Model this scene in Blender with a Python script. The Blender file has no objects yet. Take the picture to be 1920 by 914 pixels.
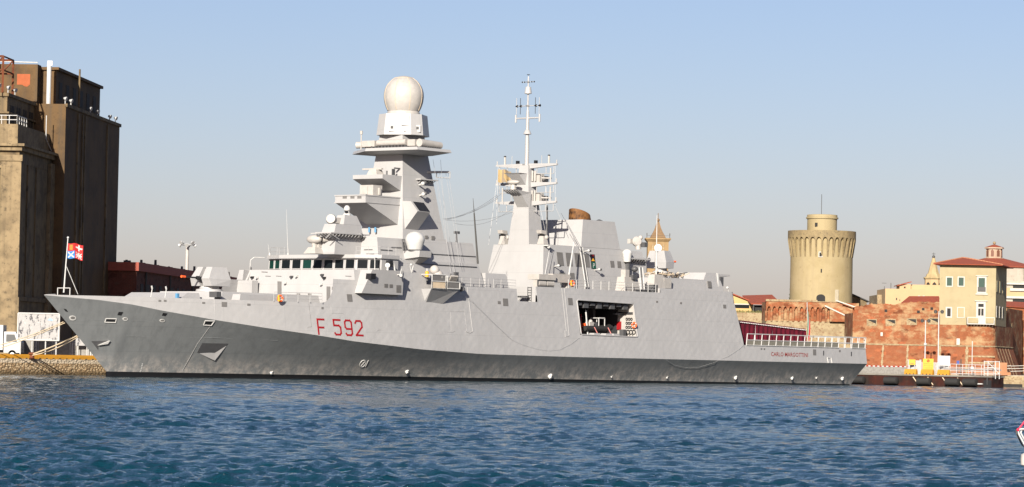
import bpy, math, random, numpy as np
from mathutils import Matrix, Vector
random.seed(7); rng = np.random.default_rng(7)
sc = bpy.context.scene; COL = sc.collection
# ------------------------------------------------------------------ camera
CAM_H = 2.6; FPX = 5890.0; CX, CY = 960.0, 457.0; ROLL = 0.0196; PITCH = math.atan((673.7-CY)/FPX)
fw = np.array([0, math.cos(PITCH), math.sin(PITCH)]); up0 = np.array([0, -math.sin(PITCH), math.cos(PITCH)]); rt0 = np.array([1., 0, 0])
RT = math.cos(ROLL)*rt0+math.sin(ROLL)*up0; UP = -math.sin(ROLL)*rt0+math.cos(ROLL)*up0
cd = bpy.data.cameras.new('camera'); cam = bpy.data.objects.new('camera', cd); COL.objects.link(cam)
cd.sensor_width = 36; cd.lens = 36*FPX/1920; cd.clip_start = 1; cd.clip_end = 60000
cam.matrix_world = Matrix(((RT[0], UP[0], -fw[0], 0), (RT[1], UP[1], -fw[1], 0), (RT[2], UP[2], -fw[2], CAM_H), (0, 0, 0, 1)))
sc.camera = cam
# ------------------------------------------------------------------ light
SUN_AZ = math.radians(78); SUN_EL = math.radians(22)      # travel direction of the light seen from above, height of the sun
w = bpy.data.worlds.new('World'); sc.world = w; w.use_nodes = True
nt = w.node_tree; bg = nt.nodes['Background']; sky = nt.nodes.new('ShaderNodeTexSky')
sky.sky_type = 'NISHITA'; sky.sun_disc = False; sky.sun_elevation = SUN_EL
# sun sits opposite to the light's travel; Blender's rotation 0 puts it on +Y, growing clockwise
sky.sun_rotation = math.pi/2-(SUN_AZ+math.pi)
sky.altitude = 0; sky.air_density = 1.0; sky.dust_density = 0.9; sky.ozone_density = 7.0
wb = nt.nodes.new('ShaderNodeMix'); wb.data_type = 'RGBA'; wb.blend_type = 'MULTIPLY'; wb.inputs[0].default_value = 1; wb.inputs[7].default_value = (1.67, 1.13, .995, 1)
nt.links.new(sky.outputs[0], wb.inputs[6]); nt.links.new(wb.outputs[2], bg.inputs[0]); bg.inputs[1].default_value = 0.05
sd = bpy.data.lights.new('sun', 'SUN'); sd.energy = 5.0; sd.angle = math.radians(0.5); sd.color = (1, .93, .82)
so = bpy.data.objects.new('sun', sd); COL.objects.link(so)
ld = Vector((math.cos(SUN_AZ)*math.cos(SUN_EL), math.sin(SUN_AZ)*math.cos(SUN_EL), -math.sin(SUN_EL)))
so.rotation_euler = ld.to_track_quat('-Z', 'Y').to_euler(); so.location = (-100, -200, 200)
sc.view_settings.view_transform = 'Standard'; sc.view_settings.look = 'None'; sc.view_settings.exposure = 1.15; sc.view_settings.gamma = 1
# ------------------------------------------------------------------ frames of reference
TH = math.radians(52); BX, BY = -47.7, 320.8              # the ship's heading and its bow at the waterline
AX = (math.cos(TH), math.sin(TH)); PX = (math.sin(TH), -math.cos(TH))
def ray(px, py): return fw+RT*(px-CX)/FPX-UP*(py-CY)/FPX
def l2w(l, y, z): return (BX+AX[0]*l-PX[0]*y, BY+AX[1]*l-PX[1]*y, z)
def w2l(X, Y): return ((X-BX)*AX[0]+(Y-BY)*AX[1], -((X-BX)*PX[0]+(Y-BY)*PX[1]))
def at_y(px, py, y):
    d = ray(px, py); t = (-y+BX*PX[0]+BY*PX[1])/(d[0]*PX[0]+d[1]*PX[1])
    X, Y, Z = t*d[0], t*d[1], CAM_H+t*d[2]
    return w2l(X, Y)[0], Z
def at_l(px, py, l):
    d = ray(px, py); t = (l+BX*AX[0]+BY*AX[1])/(d[0]*AX[0]+d[1]*AX[1])
    X, Y, Z = t*d[0], t*d[1], CAM_H+t*d[2]
    return w2l(X, Y)[1], Z
def at_Y(px, py, Yw):
    d = ray(px, py); t = Yw/d[1]; return t*d[0], CAM_H+t*d[2]
def hit(px, py, yf):
    y = -9.
    for i in range(25):
        l, z = at_y(px, py, y); y = yf(l, z)
    return (l, y, z)
# ------------------------------------------------------------------ mesh helper
class MB:
    def __init__(s): s.v = []; s.f = []; s.m = []; s.c = 0
    def mat(s, i): s.c = i; return s
    def add(s, vs, fs):
        b = len(s.v); s.v += [tuple(map(float, p)) for p in vs]
        for f in fs: s.f.append(tuple(b+i for i in f)); s.m.append(s.c)
        return s
    def loft(s, bot, top, cap=True):
        n = len(bot); fs = [(i, (i+1) % n, n+(i+1) % n, n+i) for i in range(n)]
        if cap: fs += [tuple(range(n))[::-1], tuple(range(n, 2*n))]
        return s.add(list(bot)+list(top), fs)
    def prism(s, pb, z0, pt, z1): return s.loft([(p[0], p[1], z0) for p in pb], [(p[0], p[1], z1) for p in pt])
    def box(s, a, b):
        (x0, y0, z0), (x1, y1, z1) = a, b
        q = [(x0, y0), (x1, y0), (x1, y1), (x0, y1)]; return s.prism(q, z0, q, z1)
    def fru(s, x0, x1, y0, y1, z0, X0, X1, Y0, Y1, z1):
        return s.prism([(x0, y0), (x1, y0), (x1, y1), (x0, y1)], z0, [(X0, Y0), (X1, Y0), (X1, Y1), (X0, Y1)], z1)
    def tube(s, p0, p1, r0, r1=None, n=8):
        r1 = r0 if r1 is None else r1; p0, p1 = Vector(p0), Vector(p1); d = (p1-p0)
        if d.length < 1e-6: return s
        d.normalize(); a = d.orthogonal().normalized(); b = d.cross(a)
        ring = lambda p, r: [p+(a*math.cos(t)+b*math.sin(t))*r for t in [2*math.pi*k/n for k in range(n)]]
        return s.loft(ring(p0, r0), ring(p1, r1))
    def path(s, pts, r, n=6):
        for a, b in zip(pts[:-1], pts[1:]): s.tube(a, b, r, r, n)
        return s
    def lathe(s, c, prof, n=32, axis=None, cap=True):
        c = Vector(c); ax = Vector(axis or (0, 0, 1)).normalized(); a = ax.orthogonal().normalized(); b = ax.cross(a)
        vs = []; m = len(prof)
        for r, h in prof:
            for k in range(n):
                t = 2*math.pi*k/n; vs.append(c+ax*h+(a*math.cos(t)+b*math.sin(t))*r)
        fs = [(j*n+k, j*n+(k+1) % n, (j+1)*n+(k+1) % n, (j+1)*n+k) for j in range(m-1) for k in range(n)]
        if cap: fs += [tuple(range(n))[::-1], tuple(range((m-1)*n, m*n))]
        return s.add(vs, fs)
    def ball(s, c, r, n=24, m=12, sc=(1, 1, 1)):
        vs = []; fs = []
        for j in range(m+1):
            p = math.pi*j/m
            for k in range(n):
                t = 2*math.pi*k/n
                vs.append((c[0]+r*sc[0]*math.sin(p)*math.cos(t), c[1]+r*sc[1]*math.sin(p)*math.sin(t), c[2]-r*sc[2]*math.cos(p)))
        for j in range(m):
            for k in range(n): fs.append((j*n+k, j*n+(k+1) % n, (j+1)*n+(k+1) % n, (j+1)*n+k))
        return s.add(vs, fs)
    def torus(s, c, R, r, axis, n=20, m=8):
        c = Vector(c); ax = Vector(axis).normalized(); a = ax.orthogonal().normalized(); b = ax.cross(a); vs = []; fs = []
        for k in range(n):
            t = 2*math.pi*k/n; d = a*math.cos(t)+b*math.sin(t)
            for j in range(m):
                u = 2*math.pi*j/m; vs.append(c+d*(R+r*math.cos(u))+ax*(r*math.sin(u)))
        for k in range(n):
            for j in range(m): fs.append((k*m+j, ((k+1) % n)*m+j, ((k+1) % n)*m+(j+1) % m, k*m+(j+1) % m))
        return s.add(vs, fs)
    def slab(s, pts, nrm, d0, d1):
        nrm = Vector(nrm).normalized(); P = [Vector(p) for p in pts]
        return s.loft([p+nrm*d0 for p in P], [p+nrm*d1 for p in P])
    def grid(s, rows):
        n = len(rows[0]); vs = [p for r in rows for p in r]
        return s.add(vs, [(i*n+j, i*n+j+1, (i+1)*n+j+1, (i+1)*n+j) for i in range(len(rows)-1) for j in range(n-1)])
    def obj(s, name, mats, parent=None, smooth=False, org=(0, 0, 0)):
        me = bpy.data.meshes.new(name); me.from_pydata([(p[0]-org[0], p[1]-org[1], p[2]-org[2]) for p in s.v], [], s.f)
        if not isinstance(mats, (list, tuple)): mats = [mats]
        for m in mats: me.materials.append(m)
        me.polygons.foreach_set('material_index', s.m)
        if smooth: me.polygons.foreach_set('use_smooth', [True]*len(s.f))
        me.update()
        import bmesh
        bm = bmesh.new(); bm.from_mesh(me); bmesh.ops.recalc_face_normals(bm, faces=bm.faces)
        bm.to_mesh(me); bm.free()
        if smooth:
            try: me.set_sharp_from_angle(angle=math.radians(40))
            except Exception: pass
        o = bpy.data.objects.new(name, me); COL.objects.link(o)
        if parent is not None: o.parent = parent
        return o
def tag(o, label=None, cat=None, group=None, kind=None):
    if label: o['label'] = label
    if cat: o['category'] = cat
    if group: o['group'] = group
    if kind: o['kind'] = kind
    return o
def thing(name, label, cat, loc=(0, 0, 0), rot=0, group=None):
    o = bpy.data.objects.new(name, None); COL.objects.link(o); o.location = loc; o.rotation_euler = (0, 0, rot)
    return tag(o, label, cat, group)
def copy_tree(o, parent=None):
    c = o.copy(); COL.objects.link(c)
    if parent is not None: c.parent = parent
    for ch in [q for q in bpy.data.objects if q.parent is o]: copy_tree(ch, c)
    return c
# ------------------------------------------------------------------ materials
class N:
    def __init__(s, name):
        s.m = bpy.data.materials.new(name); s.m.use_nodes = True; s.t = s.m.node_tree; s.b = s.t.nodes['Principled BSDF']; s._co = None
    def n(s, t, **k):
        x = s.t.nodes.new(t)
        for a, v in k.items():
            if a in x.bl_rna.properties: setattr(x, a, v)
            else: x.inputs[a].default_value = v
        return x
    def l(s, a, b): s.t.links.new(a, b)
    def co(s, sc=(1, 1, 1), rot=(0, 0, 0)):
        if s._co is None: s._co = s.n('ShaderNodeTexCoord')
        m = s.n('ShaderNodeMapping'); s.l(s._co.outputs['Object'], m.inputs[0]); m.inputs['Scale'].default_value = sc; m.inputs['Rotation'].default_value = rot
        return m.outputs[0]
    def noise(s, scale, sc=(1, 1, 1), detail=6, rough=.6):
        x = s.n('ShaderNodeTexNoise', Scale=scale, Detail=detail, Roughness=rough); s.l(s.co(sc), x.inputs['Vector']); return x.outputs['Fac']
    def ramp(s, f, a, b, lo=0., hi=1.):
        r = s.n('ShaderNodeMapRange'); s.l(f, r.inputs[0])
        for i, v in enumerate((a, b, lo, hi)): r.inputs[1+i].default_value = v
        return r.outputs[0]
    def mix(s, f, a, b):
        x = s.n('ShaderNodeMix', data_type='RGBA')
        if hasattr(f, 'links'): s.l(f, x.inputs[0])
        else: x.inputs[0].default_value = f
        for q, i in ((a, 6), (b, 7)):
            if hasattr(q, 'links'): s.l(q, x.inputs[i])
            else: x.inputs[i].default_value = (*q, 1)
        return x.outputs[2]
    def col(s, c): s.l(c, s.b.inputs['Base Color'])
    def bump(s, f, st, dist=.05):
        x = s.n('ShaderNodeBump', Strength=st, Distance=dist); s.l(f, x.inputs['Height']); s.l(x.outputs[0], s.b.inputs['Normal'])
dim = lambda c: tuple(x*.5 for x in c) if c else None
def plain(name, c, rough=.5, metal=0., spec=.5):
    spec = min(spec, .4)
    k = N(name); k.b.inputs['Base Color'].default_value = (*c, 1); k.b.inputs['Roughness'].default_value = rough; k.b.inputs['Metallic'].default_value = metal
    k.b.inputs['Specular IOR Level'].default_value = spec
    f = k.noise(1.7); k.col(k.mix(k.ramp(f, .3, .75), tuple(x*.86 for x in c), tuple(min(1, x*1.08) for x in c)))
    return k.m
def worn(name, c1, c2, c3=None, s1=.5, s2=3., t2=(.45, .6), t3=(.55, .7), rough=.8, bump=.3, streak=0., sc=(0.02, .017, .012), bd=.08):
    c1, c2 = dim(c1), dim(c2); c3 = dim(c3) if c3 else None
    k = N(name); k.b.inputs['Roughness'].default_value = rough; k.b.inputs['Specular IOR Level'].default_value = .25
    c = k.mix(k.ramp(k.noise(s1), *t2), c1, c2)
    if c3: c = k.mix(k.ramp(k.noise(s2, detail=8, rough=.7), *t3), c, c3)
    if streak: c = k.mix(k.ramp(k.noise(1.1, (1, 1, .05), 5), .5, .75, 0, streak), c, sc)
    k.col(c); k.bump(k.noise(s2*2.2, detail=8, rough=.7), bump, bd)
    return k.m
def brickwork(name, c1, c2, mort, patch=None, scale=1.6, amt=(.5, .68), rough=.9, dark=(.09, .05, .035), da=.5):
    c1, c2, mort, patch = dim(c1), dim(c2), dim(mort), dim(patch)
    k = N(name); k.b.inputs['Roughness'].default_value = rough; k.b.inputs['Specular IOR Level'].default_value = .2
    sep = k.n('ShaderNodeSeparateXYZ'); k.l(k.co(), sep.inputs[0])
    a = k.n('ShaderNodeMath', operation='MULTIPLY_ADD'); k.l(sep.outputs[0], a.inputs[0]); a.inputs[1].default_value = .8
    b = k.n('ShaderNodeMath', operation='MULTIPLY'); k.l(sep.outputs[1], b.inputs[0]); b.inputs[1].default_value = .6; k.l(b.outputs[0], a.inputs[2])
    cb = k.n('ShaderNodeCombineXYZ'); k.l(a.outputs[0], cb.inputs[0]); k.l(sep.outputs[2], cb.inputs[1])
    br = k.n('ShaderNodeTexBrick', Scale=scale); k.l(cb.outputs[0], br.inputs['Vector'])
    br.inputs['Color1'].default_value = (*c1, 1); br.inputs['Color2'].default_value = (*c2, 1); br.inputs['Mortar'].default_value = (*mort, 1); br.inputs['Mortar Size'].default_value = .03
    c = br.outputs[0]
    vo = k.n('ShaderNodeTexVoronoi', Scale=1.5); k.l(k.co((.8, .8, 1.5)), vo.inputs['Vector']); vs = k.n('ShaderNodeSeparateColor'); k.l(vo.outputs['Color'], vs.inputs[0])
    c = k.mix(k.ramp(vs.outputs[0], .80, .84, 0, .75), c, mort); c = k.mix(k.ramp(vs.outputs[1], .90, .93, 0, .75), c, tuple(x*.35 for x in c1)); c = k.mix(k.ramp(vs.outputs[2], .85, .9, 0, .7), c, tuple(min(1, x*1.35) for x in c1))
    c = k.mix(k.ramp(k.noise(.9, detail=8, rough=.75), .42, .72, 0, .8), c, tuple(x*.62 for x in c1))
    if patch: c = k.mix(k.ramp(k.noise(.33, (1, 1, 1.6), 9, .72), *amt), c, patch)
    c = k.mix(k.ramp(k.noise(.7, (1, 1, .12), 6), .52, .8, 0, da), c, dark)
    k.col(c); k.bump(k.noise(5, detail=8, rough=.75), .5, .08)
    return k.m
def paint(name, c, rough=.45, dirt=None, plates=True, wav=.12):
    k = N(name); k.b.inputs['Roughness'].default_value = rough; k.b.inputs['Specular IOR Level'].default_value = .35
    col = k.mix(k.ramp(k.noise(.35), .3, .7), tuple(x*.93 for x in c), tuple(min(1, x*1.03) for x in c))
    col = k.mix(k.ramp(k.noise(1.3, (1, 1, .06), 5), .5, .8, 0, .22), col, tuple(x*.72 for x in c))
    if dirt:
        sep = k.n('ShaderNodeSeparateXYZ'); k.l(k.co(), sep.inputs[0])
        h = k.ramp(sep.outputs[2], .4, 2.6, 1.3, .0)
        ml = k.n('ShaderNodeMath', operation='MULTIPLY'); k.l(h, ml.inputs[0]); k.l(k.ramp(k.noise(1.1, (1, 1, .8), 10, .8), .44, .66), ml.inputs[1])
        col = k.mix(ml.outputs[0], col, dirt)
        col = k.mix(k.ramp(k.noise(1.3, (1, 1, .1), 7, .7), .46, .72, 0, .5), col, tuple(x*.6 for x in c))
    if plates:
        sp = k.n('ShaderNodeSeparateXYZ'); k.l(k.co(), sp.inputs[0]); cb = k.n('ShaderNodeCombineXYZ'); k.l(sp.outputs[0], cb.inputs[0]); k.l(sp.outputs[2], cb.inputs[1])
        br = k.n('ShaderNodeTexBrick', Scale=.4); k.l(cb.outputs[0], br.inputs['Vector']); br.inputs['Brick Width'].default_value = 3.2; br.inputs['Row Height'].default_value = 1.05
        for q in ('Color1', 'Color2'): br.inputs[q].default_value = (1, 1, 1, 1)
        br.inputs['Mortar'].default_value = (0, 0, 0, 1); br.inputs['Mortar Size'].default_value = .014; br.inputs['Mortar Smooth'].default_value = .5
        f = k.ramp(br.outputs['Fac'], 0, 1, 0, .2); col = k.mix(f, col, tuple(x*.45 for x in c))
    k.col(col)
    if plates:
        # slight dishing of the plates between frames and stringers
        sn = []
        for q, fr in ((0, 4.3), (2, 4.9)):
            a_ = k.n('ShaderNodeMath', operation='MULTIPLY'); k.l(sp.outputs[q], a_.inputs[0]); a_.inputs[1].default_value = fr; b_ = k.n('ShaderNodeMath', operation='SINE'); k.l(a_.outputs[0], b_.inputs[0]); sn.append(b_.outputs[0])
        pr = k.n('ShaderNodeMath', operation='MULTIPLY'); k.l(sn[0], pr.inputs[0]); k.l(sn[1], pr.inputs[1])
        pm = k.n('ShaderNodeMath', operation='MULTIPLY'); k.l(pr.outputs[0], pm.inputs[0]); k.l(k.ramp(k.noise(.35, (1, 1, 1), 3), .35, .65, 0, 1), pm.inputs[1])
        d1 = k.n('ShaderNodeBump', Strength=1.0, Distance=.0075*wav/.34); k.l(pm.outputs[0], d1.inputs['Height'])
        d2 = k.n('ShaderNodeBump', Strength=wav*.8, Distance=.10); k.l(k.noise(1.25, (1, 1, 1.2), 3, .5), d2.inputs['Height']); k.l(d1.outputs[0], d2.inputs['Normal']); k.l(d2.outputs[0], k.b.inputs['Normal'])
    else: k.bump(k.noise(1.25, (1, 1, 1.2), 3, .5), wav, .12)
    return k.m
GREY = (.30, .295, .291)
M_GREY = paint('navy_grey_paint', GREY); M_HULL = paint('hull_side_paint', GREY, wav=.34)
M_LOW = paint('weathered_shade_toned_lower_hull', (.145, .152, .153), .4, dirt=(.33, .30, .27), wav=.14)  # hull grey darkened to paint in the shade under the knuckle, plus waterline dirt
M_WHITE = plain('white_paint', (.40, .395, .38), .4); M_CREAM = plain('cream_radome', (.33, .31, .285), .45)
M_BLACK = plain('black_paint', (.012, .012, .013), .5); M_BOOT = plain('black_boot_topping', (.010, .010, .011), .45)
M_DARK = plain('dark_grey_fitting', (.06, .06, .062), .5); M_VENT = plain('vent_grille', (.115, .11, .105), .7)
M_DECK = plain('deck_grey', (.13, .13, .13), .8); M_RED = plain('pennant_red', (.24, .005, .008), .5); M_ORANGE = plain('orange_plastic', (.75, .10, .02), .5)
M_YEL = plain('yellow_plastic', (.55, .27, .015), .5); M_GLASS = plain('bridge_glass', (.006, .008, .009), .25, 0, .15); M_GREEN = plain('tinted_glass', (.006, .028, .022), .25, 0, .15)
M_DRED = plain('name_letters', (.22, .018, .014), .5); M_ROPE = plain('pale_rope', (.52, .42, .28), .9); M_WIRE = plain('wire', (.10, .10, .11), .6)
M_LROPE = plain('light_line', (.55, .54, .52), .8); M_RUBBER = plain('black_rubber', (.016, .015, .014), .75); M_MAROON = worn('maroon_canvas', (.20, .008, .028), (.14, .005, .02), s1=1., rough=.85, bump=.1)
M_NET = plain('net_grey', (.16, .15, .12), .9); M_TAN = plain('tan_canvas', (.45, .36, .25), .9); M_BLUE = plain('pale_blue_plastic', (.07, .20, .34), .5)
M_GALV = plain('galvanised_steel', (.42, .42, .41), .5, .3); M_STEELD = plain('dark_steel', (.05, .048, .045), .6)
M_STAY = plain('grey_stay', (.22, .22, .22), .7)
M_RUSTX = worn('rusted_exhaust', (.26, .115, .035), (.06, .028, .014), (.36, .18, .065), 1.2, 2.5, rough=.7)
# ------------------------------------------------------------------ water
def build_water():
    Ys = [24.]
    while Ys[-1] < 640: Ys.append(Ys[-1]+max(.085, .0024*Ys[-1]))
    Ys = np.array(Ys); uo = np.linspace(0, 1, 141)[1:]; u = np.concatenate([-1-uo[::-1], np.linspace(-1, 1, 660), 1+uo]); nx = len(u)
    Yg, Ug = np.meshgrid(Ys, u, indexing='ij'); Eo = np.clip(np.abs(Ug)-1, 0, 1); Xg = np.clip(Ug, -1, 1)*(.24*Yg+5)+np.sign(Ug)*(Eo*14+Eo**3*110)
    Z = np.zeros_like(Xg); r = np.random.default_rng(3)
    for i in range(120):
        lam = .20*(4.5/.20)**(r.random()**1.35); ang = math.radians(72+r.normal()*34); k = 2*math.pi/lam
        amp = .0130*min(lam, .95)**.95*max(1, lam/.95)**.22; 
        kx, ky = k*math.cos(ang), k*math.sin(ang); ph = r.random()*6.283
        cell = np.maximum(.085, .0024*Yg); fade = np.clip(lam/(2.6*cell)-.6, 0, 1)
        s = np.sin(kx*Xg+ky*Yg+ph+1.3*np.sin(.11*kx*Yg-.13*ky*Xg+ph*2))
        Z += amp*fade*(1-2*np.abs(s) if i % 3 == 0 else s)*.75
    gust = .80+.35*np.sin(.05*Xg+.9*np.sin(.021*Yg))*np.sin(.043*Yg+1.1*np.sin(.017*Xg))+.16*np.sin(.13*Yg+.06*Xg+1.5*np.sin(.05*Xg))
    Z *= gust*np.clip((1-Eo)*1.6, 0, 1)*np.clip((Yg-Ys[0])/4, 0, 1)*np.clip((Ys[-1]-Yg)/20, 0, 1); Z -= .05
    n0 = Xg.size; co = np.stack([Xg, Yg, Z], -1).reshape(-1, 3)
    ny = len(Ys); a = np.arange(n0).reshape(ny, nx)
    q = np.stack([a[:-1, :-1], a[:-1, 1:], a[1:, 1:], a[1:, :-1]], -1).reshape(-1, 4)
    # calm sheet all round the modelled waves, joined to their edge
    fl = np.stack([np.full(ny, -9000.), Ys, np.full(ny, -.05)], -1); fr = fl*np.array([-1, 1, 1]); far = np.vstack([fl, fr, [(-9000, -2000, -.05), (9000, -2000, -.05), (-9000, 12000, -.05), (9000, 12000, -.05)]])
    i_ = np.arange(ny-1); L0 = n0; R0_ = n0+ny; K0 = n0+2*ny
    ql = np.stack([L0+i_, a[:-1, 0], a[1:, 0], L0+i_+1], -1); qr = np.stack([a[:-1, -1], R0_+i_, R0_+i_+1, a[1:, -1]], -1)
    ends = np.array([[K0, K0+1, R0_, L0], [L0+ny-1, R0_+ny-1, K0+3, K0+2]])
    co = np.vstack([co, far]); q = np.vstack([q, ql, qr, ends])
    me = bpy.data.meshes.new('water'); me.vertices.add(len(co)); me.vertices.foreach_set('co', co.ravel())
    me.loops.add(q.size); me.loops.foreach_set('vertex_index', q.ravel()); me.polygons.add(len(q))
    me.polygons.foreach_set('loop_start', np.arange(0, q.size, 4)); me.polygons.foreach_set('loop_total', np.full(len(q), 4)); me.update(calc_edges=True)
    me.polygons.foreach_set('use_smooth', [True]*len(q))
    k = N('harbour_water'); k.b.inputs['Roughness'].default_value = .06; k.b.inputs['IOR'].default_value = 1.33
    f = k.ramp(k.noise(.05, (1, 1, 1), 4), .35, .7)
    k.col(k.mix(f, (.0012, .021, .033), (.002, .029, .043)))
    n1 = k.noise(4.6, (.7, 1.3, 1), 4, .6); n2 = k.noise(15, (.65, 1.3, 1), 4, .65)
    b1 = k.n('ShaderNodeBump', Strength=.8, Distance=.12); k.l(n1, b1.inputs['Height']); b2 = k.n('ShaderNodeBump', Strength=1.0, Distance=.055); k.l(n2, b2.inputs['Height']); k.l(b1.outputs[0], b2.inputs['Normal']); k.l(b2.outputs[0], k.b.inputs['Normal'])
    pt_ = k.ramp(k.noise(.045, (.55, 1.6, 1), 6, .62), .36, .62, .5, 1.0); k.l(pt_, b1.inputs['Strength']); k.l(pt_, b2.inputs['Strength'])
    me.materials.append(k.m); o = bpy.data.objects.new('water', me); COL.objects.link(o); tag(o, 'dark blue rippled harbour water in front of the ship', 'water', kind='structure')
build_water()
# ------------------------------------------------------------------ quay and land
M_QUAYTOP = worn('quay_concrete_top', (.34, .31, .26), (.26, .235, .2), s1=.4)
def quay_mat():
    k = N('quay_rubble_stone'); k.b.inputs['Roughness'].default_value = .9
    v = k.n('ShaderNodeTexVoronoi', Scale=3.2); k.l(k.co((1, 1, 1.5)), v.inputs['Vector'])
    c = k.mix(k.ramp(v.outputs['Distance'], .15, .5), (.50, .40, .26), (.16, .11, .06))
    c = k.mix(k.ramp(k.noise(1.2), .4, .7, 0, .6), c, (.30, .19, .09))
    sp = k.n('ShaderNodeSeparateXYZ'); k.l(k.co(), sp.inputs[0])
    c = k.mix(k.ramp(sp.outputs[2], .55, .15, 0, .9), c, (.07, .045, .018))
    c = k.mix(k.ramp(sp.outputs[2], 1.16, 1.2), c, (.36, .30, .22))
    k.col(c); k.bump(v.outputs['Distance'], .7, .15); return k.m
M_QUAY = quay_mat()
q1 = l2w(-75, 11.6, 0); q2 = l2w(168, 11.6, 0)
land = [q1[:2], q2[:2], (66, 462), (71.5, 476), (200, 476), (900, 900), (4000, 9000), (-4000, 9000), (-900, 500)]
m = MB(); m.mat(1).loft([(p[0], p[1], -1.5) for p in land], [(p[0], p[1], 1.62) for p in land], cap=False); m.mat(0).add([(p[0], p[1], 1.62) for p in land], [tuple(range(len(land)))])
q = m.obj('quay', [M_QUAYTOP, M_QUAY]); tag(q, 'rubble stone quay with a concrete top along the harbour basin', 'quay', kind='structure')
# ------------------------------------------------------------------ the ship's lines
ship = thing('warship', 'long grey naval frigate with white radar dome, red pennant number and open boat bay', 'warship', (BX, BY, 0), TH)
itp = np.interp
KL = [0, 5.8, 9.2, 12.8, 18.8, 25.5, 31.7, 37.9, 48.5, 59.4, 77, 145]; KZ = [8.2, 7.85, 7.5, 6.92, 6.13, 5.4, 4.84, 4.2, 3.5, 3.12, 3.0, 2.9]
zk = lambda l: float(itp(l, KL, KZ))
def kb(l): return 9.85*(1-(1-min(max(l, 0)/52, 1))**2.2)-max(0, l-120)*.014
tm = lambda l: float(itp(l, [0, 10, 35], [0.02, .05, .14]))
def wl(l):
    if l < 9.6: return 0.
    return 8.15*(1-(1-min((l-9.6)/60, 1))**1.85)-max(0, l-122)*.02
zs = lambda l: max(-1.3, 8.24*(1-l/9.75))
def side(l, z):
    k, q = kb(l), zk(l)
    if z >= q: return k-tm(l)*(z-q)
    lo = zs(l)
    if lo > -.01: return k*max(0, (z-lo)/max(1e-3, q-lo))**1.05
    w_ = wl(l); t = z/q
    return w_+(k-w_)*t**1.2 if t >= 0 else max(0, w_+t*1.2)
yport = lambda l, z: -side(l, z)
def HP(px, py, off=0): 
    return hit(px, py, lambda l, z: -side(l, z)-off)
def hull_n(l, z):
    e = .3; a = Vector((2*e, -side(l+e, z)+side(l-e, z), 0)); b = Vector((0, -side(l, z+.2)+side(l, z-.2), .4))
    n = a.cross(b).normalized(); return n if n.y < 0 else -n
def lend(z): return 144.5 if z >= 2.9 else 144.5-(2.9-z)*.42
# upper side, cut into panels so that the boat bay is a real opening
m = MB()
def patch(l0, l1, lo, hi, n, mm, both=True):
    for sg in ((-1, 1) if both else (-1,)):
        rows = []
        for i in range(n+1):
            row = []
            for j in range(mm+1):
                l = l0+(l1-l0)*i/n; z0, z1 = lo(l), hi(l); z = z0+(z1-z0)*j/mm
                ll = l
                if l1 > 114 and i == n and l1 < 115: ll = 114.25-(z-5.0)*.25 if z > 5 else l
                row.append((ll, sg*side(ll, z), z))
            rows.append(row)
        m.grid(rows)
C = lambda v: (lambda l: v)
def dk(l): return float(itp(l, [0, 8, 33.3], [8.25, 8.3, 8.33]))
def curve(l): t = (l-33.3)/2.1; return 8.33+2.65*(1-math.sqrt(max(0, 1-t*t)))
B0, B1, BZ0, BZ1 = 79.0, 90.6, 5.68, 9.78
patch(0.05, 33.3, zk, dk, 50, 3); patch(33.3, 35.4, zk, curve, 8, 4); patch(35.4, 38.7, zk, C(10.98), 3, 4)
patch(38.7, 50.65, zk, C(12.12), 10, 5); patch(50.65, 67.3, zk, C(10.85), 12, 5); patch(67.3, 71.1, zk, C(9.4), 4, 4); patch(71.1, B0, zk, C(11.24), 6, 5)
patch(B0, B1, zk, C(BZ0), 8, 3); patch(B0, B1, C(BZ1), C(11.24), 8, 2); m_s = len(m.v)
patch(B1, 96.6, zk, C(11.24), 5, 5); patch(96.6, 114.25, zk, C(11.8), 12, 6); patch(114.25, 144.5, zk, C(5.0), 24, 3)
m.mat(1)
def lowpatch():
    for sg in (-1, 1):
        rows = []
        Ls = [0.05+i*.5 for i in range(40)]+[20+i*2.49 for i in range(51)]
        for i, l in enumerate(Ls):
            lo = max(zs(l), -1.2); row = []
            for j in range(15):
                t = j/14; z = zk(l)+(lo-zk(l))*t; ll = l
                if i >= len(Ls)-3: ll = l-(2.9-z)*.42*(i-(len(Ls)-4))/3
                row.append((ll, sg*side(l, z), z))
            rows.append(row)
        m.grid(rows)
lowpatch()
m.mat(0)
ys_ = [(side(144.5, 5.0), 5.0), (side(144.5, 2.9), 2.9)]
m.add([(144.5, -ys_[0][0], 5), (144.5, ys_[0][0], 5), (144.5, ys_[1][0], 2.9), (144.5, -ys_[1][0], 2.9), (142.78, 6.2, -1.2), (142.78, -6.2, -1.2)], [(0, 1, 2, 3), (3, 2, 4, 5)])
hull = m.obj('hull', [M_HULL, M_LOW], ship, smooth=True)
# boot topping: a painted band standing 12 mm proud of the plating
m = MB()
for sg in (-1, 1):
    rows = []
    for i in range(141):
        l = 9.15+i*(142.9-9.15)/140; zt = .50-.42*(l/143)**1.3
        rows.append([(l, sg*(side(l, z)+(.05 if l < 30 else .02)), z) for z in (zt, zt*.75, zt*.5, zt*.25, 0, -.3, -.8)])
    m.grid(rows)
m.obj('boot_topping', M_BOOT, hull)
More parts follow.
